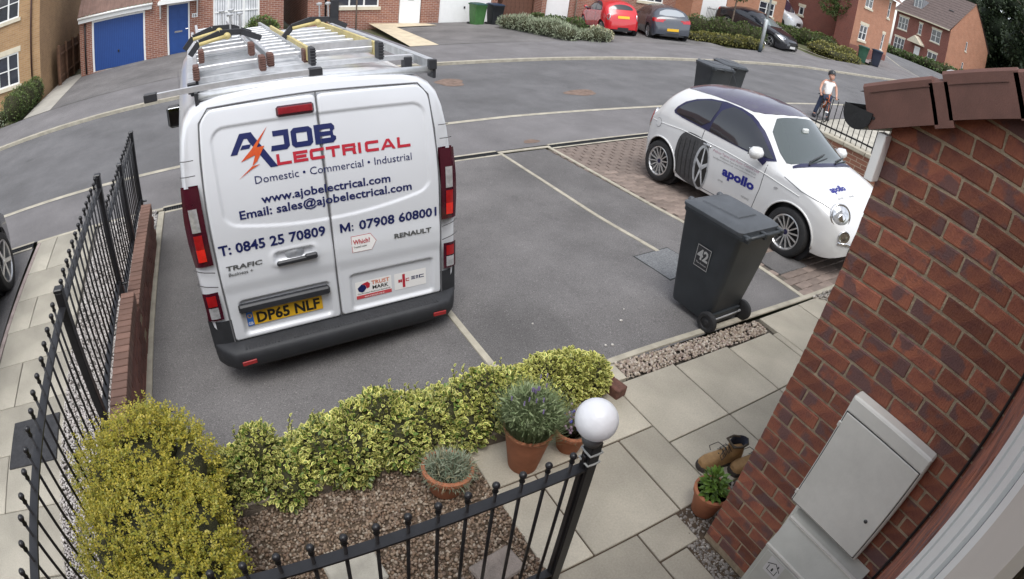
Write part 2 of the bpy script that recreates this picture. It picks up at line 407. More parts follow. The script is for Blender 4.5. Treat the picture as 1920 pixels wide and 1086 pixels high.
# the drive
NX = 48; NY = 40
sheet('driveway', np.linspace(-.92, 4.92, NX), np.linspace(2.2, 6.90, NY), terr, TAR)
sheet('garden_soil', np.linspace(-.97, 2.3, 12), np.linspace(-.6, 2.21, 8), lambda x, y: x*0-.012, M('garden_soil', (.085,.06,.04), .95, .3, 12, .4, 60))
b = MB()
def ribbon(name, pts, w, m, zo=.006, label=None):
    b = MB(); P = []
    for i, (x, y) in enumerate(pts):
        a = Vector(pts[max(0, i-1)]); c = Vector(pts[min(len(pts)-1, i+1)]); d = (c-a).normalized(); n = Vector((-d.y, d.x))*(w/2)
        P.append([(x+n.x*t, y+n.y*t, tz(x, max(y, 2.21))+zo) for t in (1, .9, -.9, -1)])
        for t in (0, 3): P[-1][t] = (P[-1][t][0], P[-1][t][1], P[-1][t][2]-.012)
    b.grid(P); return b.build(name, m, smooth=False, kind='structure', label=label)
lin = lambda a, c, n: [(a[0]+(c[0]-a[0])*i/n, a[1]+(c[1]-a[1])*i/n) for i in range(n+1)]
ribbon('bay_edging', lin((1.705, 2.22), (1.69, 6.88), 30), .058, CONC)
ribbon('bay_edging', lin((4.09, 3.5), (4.17, 6.98), 24), .058, CONC)
ribbon('bay_edging', lin((4.90, 2.24), (5.02, 6.98), 30), .058, CONC)
ribbon('wall_edging', lin((-.715, 2.3), (-.52, 6.9), 30), .08, CONC, .02)
ribbon('path_edging', lin((2.40, 2.255), (5.0, 2.205), 20)+lin((5.2, 2.205), (8.5, 2.22), 8), .055, CONC, .014)
# gravelly margin beyond the wall end
# drainage channel: concrete lips, dark channel, grating
def drain(x0, x1, y):
    n = max(2, int((x1-x0)/.3)); XS = np.linspace(x0, x1, n+1)
    t = thing('drain_channel', 'slotted drainage channel with pale lips %s' % ('along the mouth of the block paved bay' if x0 > 4.5 else 'along the mouth of the tarmac drive' if x0 > -1 else 'at the mouth of the drive left of the railings'), 'drain')
    for nm, a, c, zo, m in (('lip', -.10, -.055, .008, CONC), ('lip', .055, .10, .008, CONC), ('channel', -.055, .055, -.03, BLACKM)):
        MB().grid([[(x, y+a, tz(x, y)+zo), (x, y+c, tz(x, y)+zo)] for x in XS]).build(nm, m, t)
    b = MB(); k = int((x1-x0)/.03)
    for i in range(k):
        x = x0+(i+.5)*(x1-x0)/k; z = tz(x, y); b.box(x-.006, x+.006, y-.054, y+.054, z-.02, z+.002)
    for dy in (-.052, 0, .052):
        for i in range(n): b.bar((XS[i], y+dy, tz(XS[i], y)-.004), (XS[i+1], y+dy, tz(XS[i+1], y)-.004), .008, .014)
    tag(b.build('grating', M('cast_iron', (.03,.032,.036), .6, .3, 40, metal=.4), t), kind='stuff')
drain(-.5, 4.14, 6.97); drain(5.05, 8.6, 6.96); drain(-5.5, -2.36, 6.97)
ribbon('mouth_edging', lin((4.14, 6.99), (5.05, 6.97), 4), .06, CONC, .008)
ribbon('mouth_edging', lin((-2.30, 7.02), (-.5, 7.02), 6), .06, CONC, .008)
# rusty patches and access covers
RUST = M('rusty_tarmac', (.165,.115,.09), .9, .25, 8, .2, 100, fine=.3)
def blob(name, x, y, rx, ry, m, zo=.003, seed=0):
    rg = random.Random(seed); ph = [rg.uniform(0, 6.28) for _ in range(4)]
    pts = []
    for i in range(28):
        a = 2*math.pi*i/28; k = 1+.10*math.sin(2*a+ph[0])+.10*math.sin(3*a+ph[1])+.06*math.sin(5*a+ph[2])
        px, py = x+rx*k*math.cos(a), y+ry*k*math.sin(a); pts.append((px, py, tz(px, py)+zo))
    MB().face(pts).build(name, m, kind='structure')
blob('rust_stain', 8.05, 10.25, .38, .30, RUST, -.040, 1); blob('rust_stain', 5.7, 12.1, .34, .42, RUST, -.040, 2); blob('rust_stain', 4.92, 7.30, .13, .10, RUST, .004, 3)
def cover(pts, label, m, rim=.012, zo=.005, pat=True):
    t = thing('access_cover', label, 'cover', (sum(p[0] for p in pts)/4, sum(p[1] for p in pts)/4, 0))
    cx, cy = t.location.x, t.location.y
    k = lambda s: [((x-cx)*s, (y-cy)*s, tz(x, y)+zo) for x, y in pts]
    o = k(1.05); i = k(.985); b = MB()
    for j in range(4): b.face([(o[j][0], o[j][1], o[j][2]-.003), (o[(j+1)%4][0], o[(j+1)%4][1], o[(j+1)%4][2]-.003), i[(j+1)%4], i[j]])
    b.build('rim', M('cover_rim', (.03,.03,.03), .7, .2, 20), t); MB().face(k(.985)).build('plate', m, t)
cover([(3.77, 3.50), (4.24, 3.52), (4.25, 3.04), (3.76, 2.98)], 'grey stone-chip access cover set in the tarmac beside the numbered bin', M('cover_chip', (.16,.165,.17), .85, .3, 60, .5, 90, fine=.5, fscale=80))
# block paving under the small white car: bonded rows across the bay
BLOCK = M('block_paver', (.205,.160,.135), .85, .16, 9, .15, 140, rnd=.22, fine=.1)
bed = sheet('block_paving', np.linspace(4.93, 8.7, 20), np.linspace(2.21, 6.88, 20), terr, M('paving_sand', (.10,.085,.07), .95, .2, 30), -.012)
pm = MB().bev(-.0985, .0985, -.0485, .0485, -.03, 0, .004).mesh('paver', BLOCK)
cells = []
for j in range(46):
    y = 2.28+j*.1
    for i in range(19):
        x = 5.035+.1*(j % 2)+i*.2
        if x < 8.6: cells.append((math.hypot(x-.5, y), x, y, 0))
cells.sort(key=lambda c: (c[1] > 6.9 and c[2] > 3.0, c[0]))
for k, (d, x, y, r) in enumerate(cells[:300]):
    put('paver', pm, bed, (x, y, tz(x, y)+rng.normal()*.0012), (rng.normal()*.006-.05, rng.normal()*.006-.05, rng.normal()*.006))
b = MB()
for d, x, y, r in cells[300:]: b.bev(x-.0985, x+.0985, y-.0485, y+.0485, tz(x, y)-.03, tz(x, y), .004)
b.build('pavers_beyond', BLOCK, bed, kind='stuff')
b = MB(); b.box(5.06, 5.62, 2.62, 3.02, -.02, .006); 
MB().bev(5.02, 5.55, 2.62, 3.0, -.03, .007, .004).build('cover_slab', TAR, bed)
# front path of large slabs (each its own piece)
path = MB().box(1.1, 6.2, -.3, 2.2, -.09, -.045).build('front_path', M('path_bed', (.07,.06,.05), .95, .2, 20), kind='structure')
def slab(x0, x1, y0, y1, m=SLABM, parent=path, z=0., g=.005, th=.04):
    cx, cy = (x0+x1)/2, (y0+y1)/2; b = MB().bev(-(x1-x0)/2+g, (x1-x0)/2-g, -(y1-y0)/2+g, (y1-y0)/2-g, -th, 0, .004)
    return b.build('slab', m, parent, loc=(cx, cy, z+rng.normal()*.0012), rot=(rng.normal()*.0015, rng.normal()*.0015, 0))
for x0, x1, y0, y1 in ((2.312,2.893,1.447,2.03),(2.893,3.477,1.447,2.01),(3.477,4.02,1.447,1.985),(4.10,4.72,1.447,2.17),(4.72,5.3,1.447,2.17),(4.02,4.10,1.447,1.95),
                       (1.90,2.312,1.605,2.045),(1.137,1.90,1.605,1.98),(1.137,1.41,1.015,1.605),(1.41,2.02,1.015,1.605),(2.02,2.312,1.015,1.605),
                       (2.312,2.893,1.015,1.447),(2.893,3.477,1.015,1.447),(3.477,4.02,1.015,1.447),(4.02,4.72,1.015,1.447),
                       (1.137,1.69,.45,1.015),(1.69,1.98,.815,1.015),(1.69,1.885,.30,.815),(1.137,1.69,-.1,.45),(1.69,1.885,-.15,.30),(2.328,2.46,2.045,2.215),(5.3,5.9,1.447,2.17)):
    slab(x0, x1, y0, y1)
pebbles('edging_gravel', ((2.46,2.05),(4.03,2.0),(4.06,2.17),(2.46,2.22)), .026, 1700, [(.30,.24,.19),(.42,.35,.27),(.22,.16,.13),(.5,.45,.38),(.33,.25,.22)], zf=lambda x, y: -.022, label='brown and cream pebbles in the narrow bed beside the drive edging', cat='gravel', kind='stuff')
pebbles('path_gravel', ((1.89,.25),(2.01,.25),(2.01,1.01),(1.89,.82)), .024, 900, [(.2,.18,.16),(.33,.30,.27),(.12,.11,.1),(.45,.42,.38)], zf=lambda x, y: -.025, label='grey pebbles along the foot of the brick side wall', cat='gravel', kind='stuff')
pebbles('path_gravel', ((2.01,.84),(2.6,.84),(2.5,1.01),(2.01,1.01)), .024, 600, [(.2,.18,.16),(.33,.30,.27),(.12,.11,.1),(.45,.42,.38)], zf=lambda x, y: -.025, label='grey pebbles round the pot and boots at the wall corner', cat='gravel', kind='stuff')
pebbles('corner_gravel', ((5.2,2.0),(6.2,1.95),(6.2,2.18),(5.0,2.18)), .03, 700, [(.2,.18,.16),(.38,.34,.30),(.12,.11,.1),(.5,.47,.42)], zf=lambda x, y: 0.0, label='pale grey pebbles beside the bay of the small white car', cat='gravel', kind='stuff')
G_R = [(.16,.10,.065),(.24,.165,.11),(.11,.075,.055),(.30,.225,.16),(.19,.13,.09),(.40,.34,.27),(.14,.095,.07)]
pebbles('garden_gravel', ((-.42,.25),(1.14,.25),(1.14,1.97),(-.42,1.97)), .021, 19000, G_R, zf=lambda x, y: -.012, layers=.9, label='brown pebbles covering the small front garden behind the railing', cat='gravel', kind='stuff')
W_R = [(.45,.43,.41),(.6,.58,.56),(.33,.30,.29),(.52,.49,.47),(.40,.36,.34)]
lt = lambda x, y: np.where(y < 2.2, terr(x, 2.21+0*y), terr(x, y))
pebbles('boundary_gravel', ((-1.40,1.3),(-.86,1.3),(-.80,4.3),(-1.40,4.3)), .018, 11000, W_R, zf=lambda x, y: lt(x, y)+.0, layers=.7, label='white stone chippings in the strip at the foot of the near railings', cat='gravel', kind='stuff')
pebbles('boundary_gravel', ((-1.38,4.3),(-.84,4.3),(-.80,7.0),(-1.34,7.0)), .022, 6000, W_R, zf=lambda x, y: lt(x, y)+.0, layers=.7, label='white stone chippings along the foot of the far railings', cat='gravel', kind='stuff')
pebbles('margin_gravel', ((-.80,6.5),(-.58,6.5),(-.58,7.0),(-.80,7.0)), .02, 350, W_R, zf=lambda x, y: lt(x, y)+.005, label='patch of pale chippings at the far end of the low brick wall', cat='gravel', kind='stuff')
STEP = M('stepping_stone', (.20,.17,.15), .9, .2, 12, .3, 90, rnd=.1)
SLB = M('pale_slab', (.36,.34,.29), .9, .15, 8, .2, 90)
for k, (x, y, w, d, a, m, lb) in enumerate(((.30,1.42,.26,.20,.1,SLB,'pale rectangular stepping stone half buried in the brown pebbles'),(.62,1.08,.30,.2,.12,STEP,'dark stepping block nearest the railing in the brown pebbles'),(.93,1.17,.24,.16,.15,STEP,'dark stepping block closest to the slab path'),(.36,.98,.26,.2,.1,STEP,'dark stepping block furthest left under the railing'),(.70,.88,.28,.14,.08,SLB,'pale flat stone lying under the railing bars'))):
    MB().bev(-w/2, w/2, -d/2, d/2, -.04, .022, .008).build('stepping_stone', m, None, loc=(x, y, 0), rot=(0, 0, a), label=lb, cat='stone', group='stones in the garden pebbles')
# path beyond the railings: slabs with a black cover, edged against the neighbour's drive
lf = lambda x, y: float(terr(x, max(y, 2.21)))
lpath = sheet('side_path', np.linspace(-2.32, -.80, 8), np.linspace(.5, 7.02, 30), lambda x, y: terr(x, np.maximum(y, 2.21)), M('side_path_bed', (.12,.11,.10), .95, .2, 20), -.03)
lw = sheet('neighbour_drive', np.linspace(-9, -2.34, 12), np.linspace(.5, 6.90, 16), lambda x, y: terr(x, np.maximum(y, 2.21)), TAR, -.006)
ribbon('path_kerb', [(-2.30+.016*(y-4), y) for y in np.linspace(1.0, 6.95, 14)], .05, M('pink_edging', (.33,.27,.25), .85, .2, 8, .2), .012)
def lslab(x0, x1, y0, y1):
    cx, cy = (x0+x1)/2, (y0+y1)/2; b = MB().bev(-(x1-x0)/2+.004, (x1-x0)/2-.004, -(y1-y0)/2+.004, (y1-y0)/2-.004, -.03, 0, .004)
    b.build('slab', SLABL, lpath, loc=(cx, cy, lf(cx, cy)+.004+rng.normal()*.001), rot=(-.05 if cy > 2.2 else 0, -.05, 0))
YJ = [7.0, 6.12, 5.5, 4.9, 4.33, 3.72, 3.15, 2.58, 2.0, 1.42, .85]
for k in range(len(YJ)-1):
    y1, y0 = YJ[k], YJ[k+1]; s = (-1.98, -1.42, -1.98, -1.42, -1.95, -1.42, -1.93, -1.42, -1.93, -1.42)[k]
    e = .03*(y0-4.5)/-3
    if s < -1.5: lslab(-2.265+e, s, y0, y1); lslab(s, -1.40+e, y0, y1)
    else: lslab(-2.265+e, -1.40+e, y0, y1)
MB().bev(-.235, .235, -.25, .25, -.02, .012, .004).build('access_cover', M('black_cover', (.035,.036,.04), .8, .25, 30, .3, 120), None, loc=(-1.67, 3.24, lf(-1.67, 3.24)+.008), rot=(-.05, -.05, 0), label='dark square access cover lying in the slab path behind the railings', cat='cover')

for k, (x, y, r_) in enumerate(((2.86,2.62,.016),(2.55,2.42,.013),(2.60,2.40,.015),(2.2,2.9,.010),(3.0,2.75,.009))):
    me = npmesh('pebble', ICO_V*np.array([1,.8,.6])*r_, ICO_F, M('white_pebble', (.55,.52,.48), .8, .1), smooth=True)
    put('pebble', me, None, (x, y, tz(x, y)+r_*.4), (0,0,k), label=['white pebble lying loose on the tarmac, furthest right','small pale pebble, left of a close pair near the path edging','small pale pebble, right of a close pair near the path edging','tiny pale chip lying alone in the middle bay','tiny pale chip beside the white pebble on the tarmac'][k], cat='pebble', group='stray pebbles on the drive')
# ------------------------------------------------------------------ the house: side wall of the projecting wing, front wall, meter boxes, roof edge
MORT = M('mortar', (.36,.285,.195), .95, .2, 25, .5, 150, fine=.2)
def nearbrick():
    m = M('near_brick', (.30,.105,.058), .85, .22, 14, .35, 120, c2=(.185,.062,.044), rnd=.34, fine=.16, fscale=160)
    n = m.node_tree.nodes; l = m.node_tree.links; b = n['Principled BSDF']
    # some bricks are fired darker, some carry pale smears of mortar
    o = n.new('ShaderNodeObjectInfo'); tc = n.new('ShaderNodeTexCoord')
    ad = n.new('ShaderNodeVectorMath'); sc_ = n.new('ShaderNodeVectorMath'); sc_.operation = 'SCALE'; sc_.inputs['Scale'].default_value = 37
    cb = n.new('ShaderNodeCombineXYZ'); l.new(o.outputs['Random'], cb.inputs[0]); l.new(o.outputs['Random'], cb.inputs[1])
    l.new(cb.outputs[0], sc_.inputs[0]); l.new(tc.outputs['Object'], ad.inputs[0]); l.new(sc_.outputs[0], ad.inputs[1])
    t = n.new('ShaderNodeTexNoise'); t.inputs['Scale'].default_value = 8; t.inputs['Detail'].default_value = 3; l.new(ad.outputs[0], t.inputs['Vector'])
    mr = n.new('ShaderNodeMapRange'); mr.inputs[1].default_value = .54; mr.inputs[2].default_value = .60; mr.inputs[4].default_value = .75; l.new(t.outputs['Fac'], mr.inputs[0])
    mx = n.new('ShaderNodeMix'); mx.data_type = 'RGBA'; src = b.inputs['Base Color'].links[0].from_socket
    l.new(mr.outputs[0], mx.inputs[0]); l.new(src, mx.inputs[6]); mx.inputs[7].default_value = (.115,.07,.072,1)
    t2 = n.new('ShaderNodeTexNoise'); t2.inputs['Scale'].default_value = 22; t2.inputs['Detail'].default_value = 6; t2.inputs['Roughness'].default_value = .7; l.new(ad.outputs[0], t2.inputs['Vector'])
    mr2 = n.new('ShaderNodeMapRange'); mr2.inputs[1].default_value = .66; mr2.inputs[2].default_value = .74; mr2.inputs[4].default_value = .55; l.new(t2.outputs['Fac'], mr2.inputs[0])
    mx2 = n.new('ShaderNodeMix'); mx2.data_type = 'RGBA'; l.new(mr2.outputs[0], mx2.inputs[0]); l.new(mx.outputs[2], mx2.inputs[6]); mx2.inputs[7].default_value = (.46,.32,.22,1)
    l.new(mx2.outputs[2], b.inputs['Base Color']); return m
NB = nearbrick()
def brickmesh(L, b=.004):
    """brick seen on its long face: length along y, face towards -x, slightly uneven arrises"""
    me = MB().bev(0, .10, -L/2, L/2, -.0325, .0325, b).mesh('brick', NB)
    for v in me.vertices: v.co += Vector((random.uniform(-.0012, .0012), random.uniform(-.0018, .0018), random.uniform(-.0018, .0018)))
    return me
FULL = [brickmesh(.2145) for _ in range(5)]; HALF = [brickmesh(.102) for _ in range(3)]
house = thing('house_wing', 'dark red brick wing of the house with pale meter boxes on its side', 'house', (2.015, .82, 0))
wall = MB().box(.0045, .30, -.93, -.006, -.1, 1.9).box(.0045, .25, -.93, -.006, 1.9, 2.25).face([(.0045,-.93,2.25),(.0045,-.006,2.25),(.0045,-.006,2.30),(.0045,-.93,2.84)]).box(.3, 4.0, -.93, -.006, -.1, 2.1).build('side_wall', MORT, house)
for k in range(37):
    z = .0315+.0755*k+.0325+.005
    bounds = [.815] + ([.721-.224*i for i in range(6)] if k % 2 == 0 else [.61-.224*i for i in range(6)])
    for i in range(len(bounds)-1):
        y1 = bounds[i]-(.005 if i else 0); y0 = bounds[i+1]+.005
        if y0 < -.30: continue
        y0 = max(y0, -.105)
        if y1-y0 < .03: continue
        if z+.03 > 2.345+(.82-y0)*.50: continue
        L = y1-y0; me = random.choice(HALF if L < .15 else FULL); s = L/(.102 if L < .15 else .2145)
        put('brick', me, wall, (random.uniform(-.0015, .0015), (y0+y1)/2-.82, z), (random.uniform(-.004,.004), 0, random.uniform(-.006,.006)), (1, s, 1))
front = thing('brick_house', 'brick front of the house beside the lens, white framed at its edge', 'house', (2.0, -.04, 0))
fw = MB().box(-2.4, .0, -.3, -.007, -.1, 2.9).build('front_wall', MORT, front)
for k in range(36):
    z = .0315+.0755*k+.0375
    for i in range(8):
        x1 = -.004-.225*i-(.112 if k % 2 else 0); x0 = x1-.215
        if i == 0 and k % 2: put('brick', random.choice(HALF), fw, (-.056, 0, z), (0, 0, -R(90)))
        if x0 > -1.36: put('brick', random.choice(FULL), fw, ((x0+x1)/2, 0, z), (random.uniform(-.004,.004), 0, -R(90)+random.uniform(-.004,.004)))
MB().box(-6, -2.4, -6, -.12, -.1, 3.1).box(-2.4, -.0, -6, -.3, -.1, 3.1).box(.3, 4.5, -6, -.93, 2.7, 3.1).build('unseen_house_block', brickmat('brick_own', (.30,.09,.055), (.24,.07,.045), (.36,.29,.2)), front)  # unseen bulk of the house; height set by how much sky it blocks
UPVC = M('white_upvc', (.78,.78,.76), .35, .03, 3, .02, 30)
b = MB()   # moulded white frame just beside the lens
for x0, x1, d in ((.545,.646,.004),(.392,.505,.004),(.312,.36,.0045),(.24,.285,.004)): b.box(x0-2.0, x1-2.0, 0, d, .2, 2.85)
b.build('window_frame', UPVC, front)
for x0, x1 in ((.505,.545),(.36,.392),(.285,.312)): MB().box(x0-2.0, x1-2.0, 0, .001, .2, 2.85).build('gasket', M('gasket_dark', (.015,.015,.035), .6, 0), front)
MB().box(.144-2.0, .24-2.0, 0, .0055, .2, 2.85).build('window_panel', M('cream_panel', (.55,.50,.45), .5, .06, 4), front)
MB().tube([(-.012, .012, .1), (-.010, .014, 1.0), (-.014, .012, 1.7), (-.01, .012, 2.6)], .007, 8).build('black_cable', BLACKM, front)
# meter boxes
BOXM = M('meter_box_grp', (.68,.67,.62), .42, .07, 2.5, .03, 60, fine=.06, fscale=25)
t = thing('electricity_meter_box', 'large pale grey plastic meter box fixed high on the brick wall', 'meter box', (2.015, .31, 1.01))
MB().bev(-.065, 0, -.21, .205, -.31, .315, .008).build('case', BOXM, t)
MB().bev(-.071, -.064, -.195, .195, -.295, .235, .003).build('door', BOXM, t)
MB().box(-.0665, -.0655, -.199, .199, -.299, .239).build('door_gap', M('gap_dark', (.03,.03,.03), .8, 0), t)
MB().bev(-.0725, -.066, -.205, .2, .245, .31, .004).build('hood', BOXM, t)
MB().lathe([(.009,0),(.009,.004),(.005,.006),(.005,.003)], 16, T=Matrix.Translation((-.071,-.135,-.10)) @ Matrix.Rotation(-R(90),4,'Y')).build('lock', M('lock_metal', (.12,.12,.12), .4, .1, 9, metal=.8), t)
for z in (.17, -.24): MB().bev(-.073, -.06, .194, .206, z-.012, z+.012, .002).build('hinge', BOXM, t)
t = thing('gas_meter_box', 'low grey gas meter box with a house symbol under the larger box', 'meter box', (2.015, .235, 0))
GASM = M('gas_box_grp', (.50,.50,.455), .5, .08, 5, .06, 80)
b = MB(); prof = [(0, .0), (-.16, .0), (-.16, .50), (-.155, .515), (-.09, .655), (0, .67)]
b.prism(prof, lambda u, v: (u, -.225, v), lambda u, v: (u, .225, v)); b.build('case', GASM, t)
MB().bev(-.168, -.159, -.205, .205, .05, .488, .004).build('door', GASM, t)
b = MB(); b.bar((-.163, -.225, .505), (-.163, .225, .505), .012, .014); b.bar((-.094, -.225, .657), (-.094, .225, .657), .014, .012); b.build('seam', BOXM, t)
MB().tube([(-.02, .235, .1), (-.02, .235, .68)], .016, 10).build('pipe', BOXM, t)
gm = lambda u, v: (-.1695, .165-u, .40+v)
st = lay('label_sheet', rect2d((-.004,-.01,.084,.10)), lambda u, v: (-.1688, .165-u, .38+v), M('sticker_pale', (.62,.61,.6), .5, .05, 9), t)
lay('house_symbol', poly2d([(.012,.0),(.016,.0),(.016,.038),(.012,.036)],[(.062,0),(.066,0),(.066,.036),(.062,.038)],[(.012,0),(.066,0),(.066,.004),(.012,.004)],[(.002,.036),(.039,.066),(.039,.072),(-.001,.04)],[(.039,.066),(.076,.036),(.079,.04),(.039,.072)],[(.055,.055),(.062,.05),(.062,.07),(.055,.07)],[(.034,.012),(.044,.012),(.044,.03),(.039,.036),(.034,.03)]), lambda u, v: (-.1694, .165-u, .388+v), M('print_black', (.03,.03,.03), .6, 0), st)
# verge, soffit end, gutter
VERGE = M('brown_verge_plastic', (.125,.056,.042), .55, .12, 12, .08, 160)
t = thing('roof_verge', 'brown plastic dry verge caps stepping up the edge of the wing roof', 'roof edge', (1.95, .93, 2.20))
dv = Vector((0, -.57, .292)).normalized(); nv = Vector((0, dv.z, -dv.y)) * -1
if nv.z < 0: nv = -nv
def verge(s0, s1, lift):
    b = MB(); o = Vector((0, 0, .16))+nv*lift
    A = [(-.012, -.148), (-.012, .0), (.0, .012), (.22, .012), (.22, -.004), (.01, -.01), (.004, -.148)]
    P = [[tuple(o+dv*s+Vector((u, 0, 0))+nv*v) for u, v in A] for s in (s0, s1)]
    b.grid(P); b.face(P[0][::-1]); b.face(P[1])
    return b.build('verge_cap', VERGE, t)
verge(-.005, .27, 0); verge(.255, .33, -.012); verge(.315, .62, .012); verge(.60, .93, .006)
b = MB()
for s in (.02, .335): b.bar(Vector((-.0135,0,.16))+dv*s-nv*.022, Vector((-.0135,0,.16))+dv*(s+.24)-nv*.022, .004, .003)
b.build('ridge_line', M('verge_line', (.10,.045,.034), .6, .1), t)
MB().lathe([(0,0),(.006,0),(.006,.003),(0,.003)], 10, T=Matrix.Translation(Vector((-.012,0,.16))+dv*.02-nv*.11) @ Matrix.Rotation(-R(90),4,'Y')).build('fixing', BLACKM, t)
MB().bev(1.955, 2.012, .803, .838, 2.056, 2.232, .003).build('soffit_end', UPVC, label='white boxed end of the eaves at the top of the wall corner', cat='soffit')
b = MB(); prof = [(math.cos(a)*.058, math.sin(a)*.058) for a in np.linspace(math.pi, 2*math.pi, 14)]
pr = [(.0, .0)]
outer = [(.058*math.cos(a), .058*math.sin(a)) for a in np.linspace(math.pi, 2*math.pi, 12)]+[(.058, .02), (.05, .02)]+[(.05*math.cos(a), .05*math.sin(a)) for a in np.linspace(2*math.pi, math.pi, 12)]+[(-.05, .02), (-.058, .02)]
b.grid([[(X, u, v) for u, v in outer+[outer[0]]] for X in (0, 3.5)])
b.face([(0, .058*math.cos(a), .058*math.sin(a)) for a in np.linspace(math.pi, 2*math.pi, 12)]+[(0,.058,.02),(0,-.058,.02)])
b.build('gutter', BLACKM, loc=(1.93, .925, 2.265), label='black half round gutter end poking out under the verge', cat='gutter')
RT = MB(); RT.grid([[(1.97, .96, 2.335), (6, .96, 2.335)], [(1.97, -.2, 2.93), (6, -.2, 2.93)]]); RT.build('wing_roof', M('brown_tile', (.10,.05,.04), .8, .2, 10), label='tiled roof of the wing behind the brown verge', cat='roof')
# ------------------------------------------------------------------ low boundary wall with brick on edge coping, left of the van
WB = M('boundary_brick', (.19,.082,.06), .85, .2, 14, .3, 110, c2=(.14,.06,.048), rnd=.22, fine=.12)
CB = M('coping_brick', (.20,.118,.092), .85, .2, 14, .3, 110, c2=(.17,.095,.07), rnd=.16, fine=.12)
def wx(y, d): return -.83+d+.045*y      # x of the wall face line
bw = thing('boundary_wall', 'low red brick wall with brick on edge coping beside the van', 'wall')
def wallseg(y0, y1, top):
    b = MB(); P = [[(wx(y,-.006), y, -.7), (wx(y,-.006), y, top-.06), (wx(y,-.095), y, top-.06), (wx(y,-.095), y, -.7)] for y in (y0, y1)]
    b.grid(P); b.face(P[0]); b.face(P[1][::-1]); w = b.build('core', MORT, bw)
    fm = MB().bev(-.09, 0, -.1075, .1075, -.0325, .0325, .004).mesh('brick', WB); cm = MB().bev(-.112, 0, -.0325, .0325, -.10, 0, .004).mesh('brick', CB)
    z = top-.10-.0375; k = 0
    while z > tz(-.65, (y0+y1)/2)-.12:
        y = y0+(.1125 if k % 2 else .22)
        while y < y1:
            put('brick', fm, w, (wx(y, 0)+random.uniform(-.002,.002), y, z), (0, 0, -.045)); y += .225
        z -= .075; k += 1
    n = int((y1-y0)/.0735)
    for i in range(n):
        y = y1-.0368-.0735*i; put('brick', cm, w, (wx(y, .008), y, top+random.uniform(-.002,.002)), (random.uniform(-.01,.01), random.uniform(-.008,.008), -.045+random.uniform(-.01,.01)))
    return w
wallseg(4.06, 6.02, .02); wallseg(2.35, 4.06, .165)
# ------------------------------------------------------------------ black ball topped railings
BALL = [(0,-.030),(.009,-.028),(.0115,-.020),(.0075,-.012),(.0095,-.006)]+[(.0145*math.sin(a), .010-.0145*math.cos(a)) for a in np.linspace(.55, math.pi, 8)]
def barmesh(top, bot):
    b = MB(); b.tube([(0,0,bot), (0,0,top-.03)], .0072, 8); b.lathe([(r, z+top) for r, z in BALL], 12); return b.mesh('bar', BLACKM, True)
def fx(y): return -.97+.045*y
def railing(name, label, posts, y0, y1, rail, top, bot, sp):
    t = thing(name, label, 'railing')
    for y in posts:
        b = MB().bev(-.024, .024, -.024, .024, bot-.15, top-.01, .004); b.bev(-.027, .027, -.027, .027, top-.012, top+.012, .005)
        b.build('post', BLACKM, t, loc=(fx(y), y, 0), rot=(0,0,-.045))
    for z, nm in ((rail, 'top_rail'), (bot+.05, 'bottom_rail')):
        MB().bar((fx(y0), y0, z), (fx(y1), y1, z), .042, .010).build(nm, BLACKM, t)
    me = barmesh(top-.005, bot+.05); y = y1-.07
    while y > y0:
        if all(abs(y-p) > .04 for p in posts): put('bar', me, t, (fx(y), y, 0), (random.uniform(-.006,.006), random.uniform(-.006,.006), 0))
        y -= sp
    for y in posts[:2]:
        MB().bev(-.01, .07, -.014, .014, -.012, .004, .003).build('bracket', BLACKM, t, loc=(fx(y), y, bot+.02))
    return t
railing('boundary_railing', 'black ball topped railing running from the golden shrub to the tall post', [4.27, 2.726, .90], .7, 4.27, .951, 1.048, .115, .1076)
railing('boundary_railing', 'lower black ball topped railing at the far end of the low wall', [6.265, 5.295], 4.34, 6.265, .643, .748, -.06, .1076)
# railing in front of the garden, with the globe lamp on its end post
t = thing('garden_railing', 'black ball topped railing crossing in front of the garden pebbles', 'railing')
MB().bar((-.75, 1.0, .905), (1.14, 1.0, .878), .042, .010).build('top_rail', BLACKM, t)
MB().bar((-.75, 1.0, .10), (1.14, 1.0, .10), .040, .010).build('bottom_rail', BLACKM, t)
me = barmesh(.085, -.80)
for i in range(17):
    x = 1.042-.1065*i; put('bar', me, t, (x, 1.0, .878+.0143*(1.14-x)), (random.uniform(-.008,.008), random.uniform(-.008,.008), 0))
t = thing('lamp_post', 'black square post with a white globe lamp at the end of the railing', 'lamp post', (1.13, 1.0, 0))
MB().bev(-.025, .025, -.025, .025, -.2, 1.02, .004).build('post', BLACKM, t)
MB().bev(-.034, -.024, -.010, .010, -.2, .95, .003).build('gate_stop', BLACKM, t)
for z in (.915, .968): MB().tube([(.028*sx, .028*sy, z) for sx, sy in ((1,1),(1.05,0),(1,-1),(0,-1.05),(-1,-1),(-1.05,0),(-1,1),(0,1.05),(1,1))], .0045, 8, cap=False).build('cable_tie', M('grey_tie', (.33,.34,.33), .5, .1), t)
MB().lathe([(.0,1.02),(.034,1.02),(.034,1.032),(.040,1.036),(.042,1.058),(.033,1.064)], 24).build('collar', M('grey_collar', (.13,.135,.14), .5, .1, 9), t, smooth=True, loc=(-.018,0,0))
MB().lathe([(.078*math.sin(a), 1.136-.078*math.cos(a)) for a in np.linspace(0.45, math.pi, 24)], 36).build('globe', M('opal_globe', (.84,.85,.88), .30, .03, 5, .12, 45, subs=.25), t, smooth=True, loc=(-.022,0,0))
